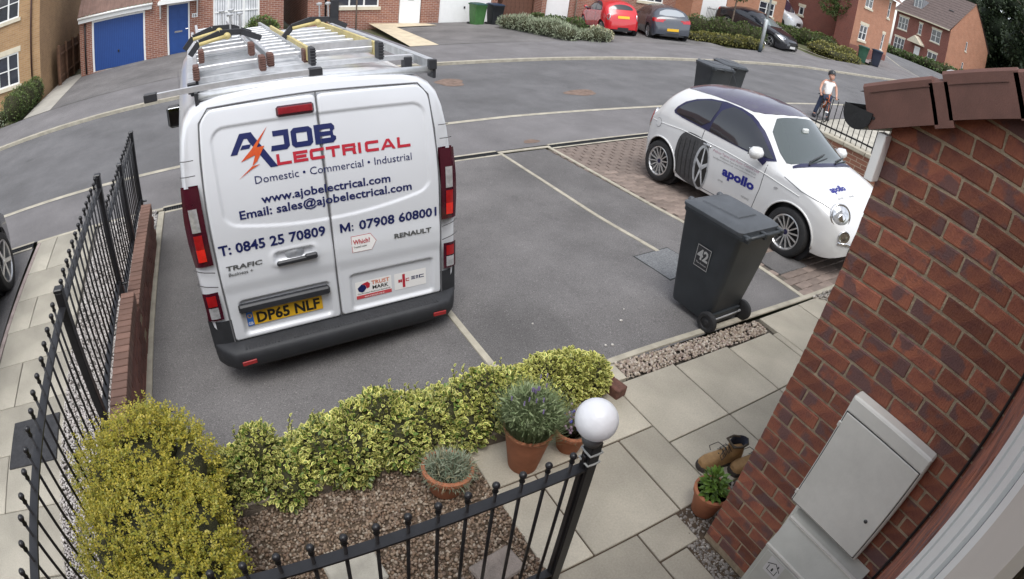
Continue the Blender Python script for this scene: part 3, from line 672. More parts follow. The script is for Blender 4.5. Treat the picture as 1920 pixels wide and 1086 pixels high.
# ------------------------------------------------------------------ planting
# leaf shapes: verts, faces, material index per face
def leafshape(w=.5, fold=.16, curl=.12):
    """plain leaf of length 1 along +x, folded on its midrib"""
    v = np.array([(0,0,0),(.35,w*.5,fold*.5),(.72,w*.42,fold*.4-curl*.3),(1,0,-curl),(.72,-w*.42,fold*.4-curl*.3),(.35,-w*.5,fold*.5),(.5,0,0)])
    f = np.array([(0,6,1),(6,2,1),(6,3,2),(0,5,6),(6,5,4),(6,4,3)]); return v, f
def varleaf(w=.62, fold=.15):
    """variegated leaf: green heart, yellow margin"""
    o = [(0,0,0),(.30,w*.48,fold),(.70,w*.44,fold*.8),(1,0,-.08),(.70,-w*.44,fold*.8),(.30,-w*.48,fold)]
    i = [(.14,0,.005),(.34,w*.24,fold*.45),(.64,w*.21,fold*.35),(.80,0,-.03),(.64,-w*.21,fold*.35),(.34,-w*.24,fold*.45)]
    v = np.array(o+i); f = [(k,(k+1)%6,6+(k+1)%6,6+k) for k in range(6)]+[(6,7,8,9),(6,9,10,11)]
    return v, np.array(f), np.array([1]*6+[0]*2)
def basis(d, roll=None):
    """rotations whose x axis is d (n,3), z roughly up, with a random roll"""
    n = len(d); d = d/np.linalg.norm(d, axis=1)[:, None]; up = np.tile([0,0,1.], (n, 1)) + rng.normal(size=(n, 3))*(.35 if roll is None else roll)
    y = np.cross(up, d); y /= np.linalg.norm(y, axis=1)[:, None]; z = np.cross(d, y)
    return np.stack([d, y, z], 2)
def lobes(cs, n):
    """points on/in a set of lumpy ellipsoids (cx,cy,cz,rx,ry,rz) with outward normals; points buried in other lobes are dropped"""
    P = []; N = []; A = np.array(cs); w = (A[:, 3]*A[:, 4]+A[:, 3]*A[:, 5]+A[:, 4]*A[:, 5]); w = w/w.sum()
    for c, k in zip(A, rng.multinomial(n, w)):
        d = rng.normal(size=(k, 3)); d /= np.linalg.norm(d, axis=1)[:, None]; r = 1-np.abs(rng.normal(size=k))*.15+.03
        p = c[:3]+d*c[3:]*r[:, None]; nn = d/c[3:]; P.append(p); N.append(nn/np.linalg.norm(nn, axis=1)[:, None])
    P = np.concatenate(P); N = np.concatenate(N); keep = np.ones(len(P), bool)
    for c in A: keep &= (((P-c[:3])/c[3:])**2).sum(1) > .55
    return P[keep], N[keep]
def leafmass(name, cs, n, size, shape, mats, parent, jit=.6, zmin=None, up=.35, mi=None, **k):
    P, N = lobes(cs, n)
    if zmin is not None:
        q = P[:, 2] > zmin; P = P[q]; N = N[q]
    d = N*1.0+rng.normal(size=N.shape)*jit+np.array([0,0,up]); s = size*(.6+.7*rng.random(len(P)))
    V, F = scatter(shape[0], shape[1], P, basis(d), s)
    return put(name, npmesh(name, V, F, mats, np.tile(mi, len(P)) if mi is not None else None, smooth=False), parent, **k)
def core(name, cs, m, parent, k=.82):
    """dark filler blobs inside a plant; the inner shade is in their colour"""
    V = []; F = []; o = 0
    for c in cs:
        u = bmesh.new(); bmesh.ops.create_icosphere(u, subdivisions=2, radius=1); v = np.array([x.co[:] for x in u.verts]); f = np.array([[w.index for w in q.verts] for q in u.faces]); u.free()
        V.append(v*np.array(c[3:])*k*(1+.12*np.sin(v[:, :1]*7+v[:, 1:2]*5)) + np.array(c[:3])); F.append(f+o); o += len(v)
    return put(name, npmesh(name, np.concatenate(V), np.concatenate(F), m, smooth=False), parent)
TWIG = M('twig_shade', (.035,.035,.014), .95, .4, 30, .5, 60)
EG = M('euonymus_green', (.15,.21,.035), .45, .2, 30, isl=.35, subs=.2); EY = M('euonymus_yellow', (.56,.54,.17), .5, .3, 9, isl=.38, subs=.2)
LV = varleaf(); LP = leafshape()
# variegated hedge: an irregular row of shrubs with two bare steps in height
hl = []
for i in range(14):
    f = i/13; x = -.15+1.72*f; hgt = .25+.035*math.sin(i*1.7)+.03*random.random()+(.05 if .3 < f < .6 else 0)-(.06 if f < .25 else 0)
    hl.append((x+random.uniform(-.03,.03), 2.10-.03*f+.03*math.sin(i*2.3), hgt*.42, .13+.05*random.random(), .16+.05*random.random(), hgt*(.52+.14*random.random())))
    k_ = random.uniform(.75, 1.35)
    hl.append((x+.05, 2.17-.03*f, hgt*.62*k_, .10+.05*random.random(), .10+.04*random.random(), hgt*.42*k_))
    if i % 2: hl.append((x+random.uniform(-.05,.05), 2.0+.03*random.random(), .07, .09, .07, .09+.06*random.random()))
h1 = thing('variegated_hedge', 'long low hedge of green and yellow leaves between drive and pebbles', 'hedge', (0,0,0))
core('shade_core', hl, TWIG, h1)
leafmass('foliage', hl, 25000, .031, (LV[0], LV[1]), [EG, EY], h1, mi=LV[2], zmin=.05, kind='stuff')
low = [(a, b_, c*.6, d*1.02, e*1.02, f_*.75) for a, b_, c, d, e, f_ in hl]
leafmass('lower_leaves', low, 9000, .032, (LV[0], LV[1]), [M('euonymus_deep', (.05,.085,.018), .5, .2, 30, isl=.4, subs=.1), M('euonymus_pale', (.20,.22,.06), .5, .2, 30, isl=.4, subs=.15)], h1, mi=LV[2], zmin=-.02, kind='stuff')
h2l = [(1.60,2.12,.13,.17,.14,.16),(1.78,2.12,.16,.17,.15,.17),(1.95,2.10,.15,.17,.15,.17),(2.08,2.06,.13,.15,.14,.15),(1.86,2.05,.12,.19,.13,.16),(1.66,2.05,.10,.15,.12,.14)]
h2 = thing('variegated_shrub', 'bushier yellow leaved shrub at the path end behind the tall pot', 'shrub')
core('shade_core', h2l, TWIG, h2)
leafmass('foliage', h2l, 10000, .030, (LV[0], LV[1]), [EG, EY], h2, mi=LV[2], kind='stuff')
# upright young shoots along the hedge
def shoots(parent, pts, m, n=9, L=.13, s=.024):
    P = []; D = []
    tw = MB()
    for x, y, z in pts:
        d = Vector((random.uniform(-.25,.25), random.uniform(-.2,.25), 1)).normalized(); l = L*random.uniform(.6,1.3)
        tw.tube([(x,y,z), (x+d.x*l, y+d.y*l, z+d.z*l)], .0016, 4)
        for k in range(n):
            f = (k+1)/n; a = k*2.4; P.append((x+d.x*l*f, y+d.y*l*f, z+d.z*l*f)); D.append((math.cos(a), math.sin(a), .5+f*.6))
    V, F = scatter(LV[0], LV[1], np.array(P), basis(np.array(D)), s*(.7+.5*rng.random(len(P))))
    put('shoots', npmesh('shoots', V, F, m, np.tile(LV[2], len(P))), parent, kind='stuff'); tw.build('stems', TWIG, parent, kind='stuff')
leafmass('green_leaves', hl, 7000, .030, LP, M('euonymus_plain', (.10,.16,.03), .45, .2, 30, isl=.4, subs=.15), h1, zmin=.03, kind='stuff')
shoots(h1, [(-.2+1.7*random.random(), 2.10+.08*random.random(), .22+.06*random.random()) for _ in range(40)], [EG, EY])
shoots(h2, [(1.7+.4*random.random(), 2.05+.12*random.random(), .22+.04*random.random()) for _ in range(9)], [EG, EY], 7, .08)
# edging board that holds the hedge bed
t = thing('bed_edging', 'weathered concrete edging in front of the variegated hedge', 'edging')
for k, (a, b_) in enumerate((((-.28,1.945),(.16,1.96)),((.165,1.96),(.60,1.962)),((.605,1.962),(1.05,1.94)),((1.055,1.94),(1.40,1.915)))):
    MB().bar((a[0],a[1],.02), (b_[0],b_[1],.02), .05, .12).build('edging_length', M('edging_dark', (.15,.125,.10), .95, .3, 12, .4, 70, rnd=.1), t)
t = thing('brick_edging', 'pair of brown bricks ending the hedge bed at the path', 'edging')
for k, (x, y) in enumerate(((2.27,1.96),(2.25,2.07))): MB().bev(-.05,.05,-.055,.055,-.05,.075,.006).build('brick', M('edge_brick', (.13,.06,.045), .9, .25, 20, .4, 80, rnd=.15), t, loc=(x,y,.0), rot=(0,0,.2))
MB().box(1.45, 2.3, 1.985, 2.2, -.06, .012).build('hedge_soil', M('dark_soil', (.05,.035,.025), .95, .3, 20, .5, 60), kind='structure')
MB().box(-.98, 1.45, 1.985, 2.32, -.45, .0).build('hedge_bed', _m['dark_soil'], kind='structure')
# golden shrub of fine arching sprigs
GM = M('golden_leaf', (.2,.18,.02), .5, ramp=[(.15,.175,.02),(.34,.30,.036),(.48,.39,.05),(.22,.235,.025),(.41,.34,.042)], subs=.2)
gl = [(-.55,1.62,.30,.27,.42,.36),(-.53,2.02,.34,.25,.26,.34),(-.48,1.35,.30,.25,.34,.36),(-.65,1.9,.28,.22,.32,.34),(-.41,1.72,.27,.17,.36,.33),(-.47,2.12,.30,.18,.18,.34),(-.60,1.15,.3,.26,.3,.34),(-.45,1.08,.28,.22,.3,.34),(-.76,2.0,.40,.15,.2,.2),(-.31,1.98,.40,.13,.2,.2),(-.74,1.55,.42,.15,.3,.2),(-.31,1.55,.40,.12,.3,.2),(-.31,1.2,.42,.13,.25,.2),(-.72,1.2,.42,.15,.25,.2),(-.52,2.2,.40,.25,.12,.2)]
g = thing('golden_shrub', 'dense rounded golden green shrub of tiny leaves in the lower left corner', 'shrub')
core('shade_core', gl, TWIG, g, .62)
P, N = lobes(gl, 15000); q = P[:, 2] > .02; P = P[q]; N = N[q]
LPv, LPf = leafshape(.6, .1, .05); pos = []; dr = []
for p, n_ in zip(P, N):
    d = n_*.7+rng.normal(size=3)*.45+np.array([0,0,.45 if n_[2] > 0 else .1]); d /= np.linalg.norm(d); l = .04+.05*rng.random()
    if n_[2] > .4 and rng.random() < .10: l *= 2.3; d = d*.4+np.array([0,0,.7])
    a = np.cross(d, [.3,.2,.9]); a /= np.linalg.norm(a)+1e-9; b_ = np.cross(d, a); k = int(5+l*90)
    for i in range(k):
        f = (i+.5)/k; th = i*2.2+rng.random(); pos.append(p+d*l*f-np.array([0,0,.25*l*f*f])); dr.append(math.cos(th)*a+math.sin(th)*b_+d*.7)
pos = np.array(pos); V, F = scatter(LPv, LPf, pos, basis(np.array(dr)), .0125*(.7+.6*rng.random(len(pos))))
put('foliage', npmesh('foliage', V, F, GM), g, kind='stuff')
# terracotta pots
TERRA = M('terracotta', (.34,.13,.065), .85, .15, 9, .12, 90, fine=.08)
SOILP = M('pot_compost', (.045,.032,.022), .95, .4, 60, .8, 90)
def pot(name, label, x, y, prof, soil, rz=0, tilt=(0,0)):
    t = thing(name, label, 'plant pot', (x, y, 0)); t.rotation_euler = (tilt[0], tilt[1], rz)
    p = MB().lathe(prof, 40).build('pot', TERRA, t, angle=40)
    MB().lathe([(0, soil), (soil_r(prof, soil), soil)], 32).build('compost', SOILP, t); return t
def soil_r(prof, z):
    o = [p for p in prof]; return max(r for r, zz in o if zz <= z+.02)-.016
def potprof(rb, rt, h, rim=.035, lip=.012):
    return [(0,0),(rb-.004,0),(rb,.006),(rt-(rt-rb)*rim/h, h-rim-.004),(rt+lip, h-rim),(rt+lip+.003, h-.006),(rt+lip-.004, h),(rt-.008, h),(rt-.012, h-.05),(rb-.012,.02),(0,.02)]
def tuft(name, parent, z, r, n, L, w, m, spread=.8, droop=.2, seg=4):
    """grassy or narrow leaved clump: curved tapering blades"""
    V = []; F = []; k = 0
    for i in range(n):
        a = random.uniform(0, 6.283); rr = r*math.sqrt(random.random()); x, y = rr*math.cos(a), rr*math.sin(a)
        a2 = a+random.uniform(-.8,.8); s = spread*(rr/r)*random.uniform(.5,1.3)+.12; l = L*random.uniform(.55,1.15); dx, dy = math.cos(a2)*s, math.sin(a2)*s
        nn = math.sqrt(dx*dx+dy*dy+1); px, py = -math.sin(a2)*w, math.cos(a2)*w
        for j in range(seg+1):
            f = j/seg; c = (x+dx/nn*l*f, y+dy/nn*l*f, z+l*f/nn-droop*l*f*f*s); q = (1-f)*.9+.1
            V += [(c[0]-px*q, c[1]-py*q, c[2]), (c[0]+px*q, c[1]+py*q, c[2])]
        for j in range(seg): F.append((k+2*j, k+2*j+1, k+2*j+3, k+2*j+2))
        k += 2*(seg+1)
    return put(name, npmesh(name, np.array(V), np.array(F), m), parent, kind='stuff')
LAVM = M('lavender_green', (.1,.15,.05), .6, ramp=[(.11,.16,.065),(.20,.25,.12),(.28,.33,.18),(.15,.20,.09)], subs=.15)
t = pot('tall_plant_pot', 'tall terracotta pot of bushy green lavender beside the hedge', 1.385, 1.70, potprof(.085,.135,.31,.02,.004), .27)
tuft('foliage', t, .25, .10, 1700, .26, .003, LAVM, .62, .05)
lp, lf_ = leafshape(.22, .05, .05)
cl = [(0,0,.42,.13,.12,.11),(-.05,.02,.46,.1,.1,.1),(.06,-.02,.41,.1,.1,.09)]
leafmass('leaves', cl, 2600, .035, (lp, lf_), LAVM, t, jit=.8, up=.9, kind='stuff')
b = MB()
for k in range(16):
    a = random.uniform(0,6.28); r_ = .11*random.random(); x, y = r_*math.cos(a), r_*math.sin(a); h_ = random.uniform(.5,.58)
    b.tube([(x*.8,y*.8,.42),(x*1.4,y*1.4,h_)], .0013, 4, 0)
    for j in range(5): b.lathe([(0,-.004),(.0045,0),(0,.005)], 5, 1, Matrix.Translation((x*1.4, y*1.4, h_+j*.006)))
b.build('flower_spikes', [LAVM, M('lavender_flower', (.16,.12,.24), .8, .2, 50)], t, kind='stuff')
t = pot('round_plant_pot', 'round terracotta pot of faded flowers behind the globe lamp', 1.70, 1.70, potprof(.07,.105,.17,.03,.008), .14)
tuft('foliage', t, .13, .09, 420, .13, .0025, M('faded_green', (.1,.12,.06), .7, ramp=[(.07,.10,.04),(.14,.13,.07),(.16,.12,.10)]), .9)
b = MB()
for k in range(60):
    a = random.uniform(0,6.28); r_ = .10*math.sqrt(random.random()); b.lathe([(0,-.006),(.009,0),(.006,.006),(0,.007)], 7, 0 if k % 3 else 1, Matrix.Translation((r_*math.cos(a), r_*math.sin(a), .19+.08*random.random())))
b.build('faded_flowers', [M('petal_mauve', (.22,.15,.20), .8, .3, 60), M('petal_blue', (.05,.045,.26), .7, .2, 60)], t, kind='stuff')
t = pot('wide_plant_pot', 'wide tilted terracotta pot of silvery green carnation leaves on the pebbles', .91, 1.72, potprof(.085,.13,.16,.03,.008), .125, 0, (-.10,.10))
SIL = M('silver_green', (.15,.19,.15), .7, ramp=[(.11,.16,.10),(.19,.23,.16),(.26,.28,.20),(.15,.19,.12),(.32,.27,.16)])
tuft('foliage', t, .115, .10, 900, .11, .0028, SIL, .9, .4); leafmass('leaf_mat', [(.01,0,.130,.105,.105,.06),(.04,-.02,.15,.085,.07,.05),(-.03,.03,.145,.07,.07,.05)], 1500, .05, leafshape(.10,.02,.25), SIL, t, jit=.7, up=.15, kind='stuff')
tuft('dry_stems', t, .12, .10, 170, .16, .0014, M('straw', (.30,.24,.13), .8, ramp=[(.24,.19,.10),(.36,.29,.17)]), 1.0, .3)
t = pot('corner_plant_pot', 'terracotta pot with a young bright green plant at the wall corner', 2.135, .955, potprof(.07,.10,.185,.03,.006), .15)
ll, lff = leafshape(.42, .12, .2)
leafmass('foliage', [(-.01,.0,.20,.06,.06,.05),(.0,.01,.24,.05,.05,.05)], 300, .042, (ll, lff), M('fresh_leaf', (.12,.21,.035), .4, .15, 30, isl=.3, subs=.25), t, jit=.5, up=.5, kind='stuff')
# work boots by the corner
def boot(x, y, rz, label):
    t = thing('work_boot', label, 'boot', (x, y, 0), rz, 'boots by the wall corner')
    NUB = M('nubuck_tan', (.34,.205,.09), .8, .2, 18, .25, 120); SOL = M('boot_sole', (.05,.04,.035), .8, .2, 20)
    # foot: sections along x (toe at +x)
    S = []
    for xx, w, h, zb in ((-.125,.028,.085,.03),(-.115,.036,.10,.03),(-.06,.038,.105,.03),(-.01,.038,.10,.03),(.04,.043,.082,.03),(.085,.048,.068,.03),(.13,.048,.060,.03),(.16,.040,.048,.03),(.175,.020,.034,.03)):
        S.append([(xx, w*math.copysign(abs(math.cos(a))**.7, math.cos(a)), zb+h*(max(0, math.sin(a))**.75)) for a in np.linspace(-.05, math.pi+.05, 15)])
    b = MB().grid(S); b.face(S[0]); b.face(S[-1][::-1]); b.build('upper', NUB, t, smooth=True)
    b = MB(); sec = []
    for z, x0, x1, w in ((.09,-.125,.01,.040),(.12,-.127,.0,.041),(.155,-.128,-.005,.043),(.175,-.13,-.004,.046)):
        sec.append([((x0+x1)/2+(x1-x0)/2*math.cos(a), w*math.sin(a), z+(.012*math.cos(a+math.pi))) for a in np.linspace(0, 2*math.pi, 21)])
    for z, k in ((.17,.86),(.10,.8)): sec.append([(sec[3][0][0]*0+(-.067)+.062*k*math.cos(a), .045*k*math.sin(a), z) for a in np.linspace(0, 2*math.pi, 21)])
    b.grid(sec[:4]); b.build('shaft', NUB, t, smooth=True)
    MB().grid(sec[3:]).face(sec[-1][:-1]).build('lining', M('boot_lining', (.02,.022,.035), .95, .2, 30), t, smooth=True)
    b = MB(); P = [(-.13,.030),(-.10,.040),(0,.038),(.06,.045),(.12,.051),(.17,.040),(.185,.012),(.185,-.012),(.17,-.040),(.12,-.051),(.06,-.045),(0,-.038),(-.10,-.040),(-.13,-.030)]
    b.prism(P, lambda u, v: (u, v, 0), lambda u, v: (u, v, .033)); b.build('sole', SOL, t)
    MB().tube([(-.118, .032, .168), (-.135, 0, .178), (-.118, -.032, .168), (-.06, -.05, .176), (-.004, -.04, .178), (-.0,.04,.178),(-.06,.05,.176),(-.118,.032,.168)], .008, 8).build('collar', M('boot_collar', (.06,.045,.03), .9, .2), t, smooth=True)
    b = MB()
    for k in range(5):
        x1 = .0+.018*k; z1 = .148-.012*k-(.006*k if k > 2 else 0); b.tube([(x1,-.034,z1-.01),(x1+.008,0,z1+.012),(x1+.012,.034,z1-.02)], .0028, 5); b.tube([(x1,.034,z1-.01),(x1+.008,0,z1+.014),(x1+.012,-.034,z1-.02)], .0028, 5)
    b.tube([(.03,0,.15),(.06,.03,.165),(.095,.045,.14),(.07,.05,.10),(.04,.04,.12)], .0026, 5); b.tube([(.03,0,.15),(.05,-.05,.15),(.08,-.075,.10),(.06,-.07,.06)], .0026, 5)
    b.build('laces', BLACKM, t); return t
boot(2.50, 1.16, math.pi*.93, 'tan laced work boot standing in full view beside the corner pot')
boot(2.66, 1.03, math.pi*.93, 'tan work boot mostly hidden behind the brick wall corner')
# ------------------------------------------------------------------ the white panel van (x right, y forward, z up; y = 0 at the rear doors)
VW = M('van_white', (.60,.615,.64), .28, .025, 1.2, .0, coat=.6, spec=.5)
GAP = M('panel_gap', (.11,.11,.115), .8, 0); RUB = M('bumper_plastic', (.019,.020,.023), .62, .15, 12, .15, 160)
GLS = M('dark_glass', (.012,.014,.018), .06, 0, spec=.8, coat=.4)
REDL = M('red_lens', (.30,.010,.012), .12, .15, 20, coat=.5); DREDL = M('dark_red_lens', (.05,.006,.014), .12, .1, 10, coat=.5)
BRL = M('bright_red_lens', (.62,.02,.014), .15, .15, 25, coat=.5); CLRL = M('clear_lens', (.55,.55,.56), .12, .2, 30, metal=.5, coat=.5)
NAVY = M('vinyl_navy', (.007,.013,.085), .45, 0); RVIN = M('vinyl_red', (.42,.018,.035), .45, 0); BADGE = M('badge_grey', (.16,.165,.17), .35, .1, 40, metal=.6)
CHR = M('chrome', (.7,.7,.7), .12, .05, 10, metal=1.); ALU = M('aluminium', (.70,.71,.72), .38, .10, 14, metal=.7); ALUD = M('aluminium_dull', (.54,.55,.56), .45, .12, 14, metal=.7)
YEL = M('yellow_grp', (.50,.41,.17), .5, .12, 12); YPL = M('plate_yellow', (.72,.42,.02), .35, .04, 6); PBL = M('plate_black', (.012,.012,.012), .5, 0); EUB = M('plate_blue', (.03,.14,.45), .45, 0)
TYRE = M('tyre', (.018,.018,.019), .75, .2, 25, .15, 120)
WHV = M('vinyl_white', (.75,.74,.72), .5, 0); GREYV = M('vinyl_grey', (.2,.2,.2), .5, 0)
van = thing('panel_van', 'white electrician\'s panel van reversed onto the drive, ladders on its roof', 'van', mat=frame((.835, 3.30, -.248), (1,0,.045), (0,1,-.05)))
def xr(z): return .14*np.clip((z-1.05)/.9, 0, 1.2)**2
HW = .905
SEC = [(.34,.955),(.42,.975),(.55,.99),(.8,1.0),(1.1,.997),(1.35,.985),(1.6,.962),(1.74,.935),(1.83,.90),(1.89,.845),(1.925,.77),(1.95,.65),(1.965,.45),(1.972,.2),(1.975,0)]
def sect(s, wk, top, bot=.34, shear=1.):
    out = []
    for sgn in (1, -1):
        q = []
        for z, k in SEC:
            zz = bot+(z-.34)/(1.975-.34)*(top-bot); q.append((sgn*HW*wk*k, s+shear*float(xr(zz)), zz))
        out.append(q)
    return out[0][:-1]+[out[0][-1]]+out[1][:-1][::-1]
ST = [(.012,.972,1.945,1),(.02,.985,1.962,1),(.05,.996,1.973,1),(.12,1.0,1.978,1),(.5,1.003,1.98,.6),(1.2,1.005,1.985,.2),(2.2,1.005,1.99,0),(3.0,1.0,1.98,0),(3.4,.99,1.94,0),(3.7,.98,1.80,0),(4.05,.97,1.50,0),(4.35,.96,1.22,0),(4.7,.92,1.05,0),(4.9,.82,.90,0),(5.0,.66,.75,0)]
S = [sect(s, w, t_, .34, sh_) for s, w, t_, sh_ in ST]
b = MB().grid(S); b.face(S[-1]); b.face(S[0][::-1]); b.build('body', VW, van, angle=50)
# rear doors as pressed panels
def rr(x, z, x0, x1, z0, z1, r):
    cx, cz = (x0+x1)/2, (z0+z1)/2; qx = np.abs(x-cx)-(x1-x0)/2+r; qz = np.abs(z-cz)-(z1-z0)/2+r
    return np.hypot(np.maximum(qx,0), np.maximum(qz,0))+np.minimum(np.maximum(qx,qz),0)-r
def recess(x, z):
    d = 0*x
    zb = 1.105+.075*np.clip(x/.62,-1.1,1.1)**2
    zz = np.where(z < 1.45, 1.45+(z-1.45)*(1.45-1.12)/(1.45-zb), z)
    d = d+.011*ss((-rr(x, zz, -.665, .70, 1.12, 1.775, .085)+.004)/.012)
    d = d+.024*ss(-rr(x, z, -.685, -.055, .375, .655, .035)/.022)
    d = d+.020*ss(-rr(x, z, .078, .715, .365, .665, .035)/.022)
    d = d+.028*ss(-rr(x, z, -.405, -.125, .865, .955, .035)/.03)*1.0
    d = d-.010*ss((z-.70)/.10)*ss((1.02-z)/.16)                       # swage bulging at handle height
    d = d-.006*ss(-rr(x, z, -.44, -.09, .83, .975, .05)/.03)
    return d
def dsurf(x, z, off=0.): return float(xr(z))-.014+float(recess(np.array(x, float), np.array(z, float)))-off
def door(x0, x1, hinge, name_label):
    nx, nz = 84, 168; z0, z1 = .345, 1.892
    xs_ = np.linspace(x0, x1, nx); zs_ = np.linspace(z0, z1, nz); P = []
    def inset(x, z):
        # rounded outer top corner and softer bottom corners
        hx = x0 if hinge < 0 else x1; t = 0
        return x
    X, Z = np.meshgrid(xs_, zs_, indexing='ij')
    tap = 1-.055*np.clip((Z-1.2)/.7, 0, 1)**1.6
    X2 = X*tap
    # round the corners
    for cx, sgn in ((x0, 1), (x1, -1)):
        r = .11 if (cx == (x0 if hinge < 0 else x1)) else .035
        for zc, sz in ((z1, -1), (z0, 1)):
            r2 = r if zc == z1 else .03
            u = np.clip((r2-np.abs(Z-zc))/r2, 0, 1); X2 = X2+sgn*r2*(1-np.sqrt(1-u**2))*np.clip(1-np.abs(X-cx)/(.5), 0, 1)
    Yv = xr(Z)-.014+recess(X2, Z)
    ed = np.minimum(np.minimum(X-x0, x1-X), np.minimum(Z-z0, z1-Z)); Yv = Yv+.018*np.clip(1-ed/.012, 0, 1)**2
    return MB().grid(np.stack([X2, Yv, Z], -1).tolist(), flip=False).build('rear_door', VW, van, smooth=True, label=name_label)
dl = door(-.757, -.0035, -1, 'left rear door with handle and number plate'); dr_ = door(.0035, .772, 1, 'right rear door with trade stickers')
# dark shut lines round the doors
b = MB(); P = [(-.762,.34),(-.765,1.2),(-.745,1.6),(-.722,1.82),(-.66,1.895),(0,1.905),(.67,1.895),(.735,1.82),(.758,1.6),(.778,1.2),(.776,.34)]
b.tube([(x, float(xr(z))-.004, z) for x, z in P], .006, 6); b.tube([(0, float(xr(z))-.002, z) for z in np.linspace(.34, 1.9, 12)], .0045, 6); b.build('shut_line', GAP, van)
def onD(off=.003): return lambda u, v: (u, dsurf(u, v, off), v)
# high level brake lamp
bl = MB().bev(-.255, -.022, -.014, .03, -.033, .033, .012).build('brake_lamp', DREDL, van, loc=(0, dsurf(-.14, 1.818)-.004, 1.818), rot=(-.25,0,0)); MB().bev(-.245, -.032, -.0175, -.012, -.02, .022, .003).build('lens', M('high_lamp_red', (.20,.010,.016), .15, .2, 30, coat=.5), bl)
# writing on the doors
T = []
def bars(L, x, z, w, h, t, gap):
    """wide squared letters from bars: returns list of 2d polygons"""
    out = []; tx = t; 
    R_ = lambda a,b_,c,d: [(a,b_),(c,b_),(c,d),(a,d)]
    for ch in L:
        x0, x1 = x, x+w*(.36 if ch == 'I' else 1.14 if ch in 'OB' else .92 if ch == 'J' else 1.12 if ch == 'A' else 1.)
        z0, z1 = z, z+h; m_ = (z0+z1)/2; c = h*.16
        if ch == 'O': out += [[(x0,z0+c),(x0+tx,z0+c),(x0+tx,z1-c),(x0,z1-c)],[(x1-tx,z0+c),(x1,z0+c),(x1,z1-c),(x1-tx,z1-c)],[(x0,z1-c),(x0+tx,z1-c),(x0+tx,z1-t),(x1-tx,z1-t),(x1-tx,z1-c),(x1,z1-c),(x1-c,z1),(x0+c,z1)],[(x0,z0+c),(x0+c,z0),(x1-c,z0),(x1,z0+c),(x1-tx,z0+c),(x1-tx,z0+t),(x0+tx,z0+t),(x0+tx,z0+c)]]
        elif ch == 'B': out += [R_(x0,z0,x0+tx,z1), R_(x0+tx,z1-t,x1-c,z1), R_(x0+tx,z0,x1-c,z0+t), R_(x0+tx,m_-t*.42,x1-c*.8,m_+t*.42), [(x1-c,z1),(x1-c,z1-t),(x1-tx,z1-t),(x1-tx,m_+t*.42),(x1-c*.8,m_+t*.42),(x1-.2*c,m_+t*.7),(x1-.2*c,z1-c)], [(x1-c,z0),(x1,z0+c),(x1,m_-t*.7),(x1-c*.8,m_-t*.42),(x1-tx,m_-t*.42),(x1-tx,z0+t),(x1-c,z0+t)]]
        elif ch == 'J': out += [R_(x0+.08*w,z1-t,x1-tx,z1), R_(x1-tx,z0+c,x1,z1), [(x0-.1*w,z0),(x1-c,z0),(x1,z0+c),(x1-tx,z0+c),(x1-tx,z0+t),(x0-.04*w,z0+t)]]
        elif ch == 'L': out += [R_(x0,z0,x0+tx,z1), R_(x0+tx,z0,x1,z0+t)]
        elif ch == 'E': out += [R_(x0,z0,x0+tx,z1), R_(x0+tx,z0,x1,z0+t), R_(x0+tx,z1-t,x1,z1), R_(x0+tx,m_-t/2,x1-.1*w,m_+t/2)]
        elif ch == 'C': out += [R_(x0,z0+c,x0+tx,z1-c), [(x0,z1-c),(x0+tx,z1-c),(x0+tx,z1-t),(x1,z1-t),(x1,z1),(x0+c,z1)], [(x0,z0+c),(x0+c,z0),(x1,z0),(x1,z0+t),(x0+tx,z0+t),(x0+tx,z0+c)]]
        elif ch == 'T': out += [R_(x0,z1-t,x1,z1), R_((x0+x1-tx)/2,z0,(x0+x1+tx)/2,z1-t)]
        elif ch == 'R': out += [R_(x0,z0,x0+tx,z1), R_(x0+tx,z1-t,x1-.05*w,z1), R_(x0+tx,z0+.34*h,x1-.05*w,z0+.34*h+t), R_(x1-tx,z0+.34*h+t,x1-.02*w,z1-t), [(x1-1.5*tx,z0+.34*h),(x1-.35*tx,z0+.34*h),(x1,z0),(x1-1.2*tx,z0)]]
        elif ch == 'I': out += [R_(x0,z0,x0+tx,z1)]
        elif ch == 'A': xm = (x0+x1)/2; out += [[(x0,z0),(x0+tx*1.1,z0),(xm,z1-t*.8),(xm,z1),(xm-tx*.55,z1)], [(xm,z1),(xm,z1-t*.8),(x1-tx*1.1,z0),(x1,z0),(xm+tx*.55,z1)], R_(x0+.32*w,z0+.2*h,x1-.32*w,z0+.2*h+t*.8)]
        x = x1+gap
    return out, x
# big A with bolt
lay('logo_letter', poly2d([(-.560,1.603),(-.520,1.603),(-.468,1.688),(-.448,1.688),(-.44,1.722),(-.490,1.722)], [(-.44,1.722),(-.448,1.688),(-.44,1.668),(-.330,1.497),(-.284,1.497),(-.408,1.700),(-.42,1.722)], [(-.498,1.628),(-.442,1.628),(-.428,1.652),(-.482,1.652)]), onD(.003), NAVY, dl)
lay('lightning_bolt', poly2d([(-.319,1.742),(-.435,1.618),(-.398,1.628)], [(-.398,1.628),(-.435,1.618),(-.505,1.556),(-.412,1.586)], [(-.412,1.586),(-.350,1.632),(-.398,1.628)], [(-.350,1.632),(-.412,1.586),(-.440,1.522),(-.405,1.548)], [(-.440,1.522),(-.532,1.455),(-.455,1.500),(-.390,1.528)]), onD(.0045), M('bolt_red', (.50,.05,.02), .45, .3, 9, c2=(.58,.10,.015)), dl)
ps, xe = bars('JOB', -.30, 1.590, .112, .118, .032, .012); ps = [[(x*1.04+.01, z) for x, z in p] for p in ps]
lay('logo_letters', [gridpoly(p, .2) for p in ps], onD(.003), NAVY, dr_)
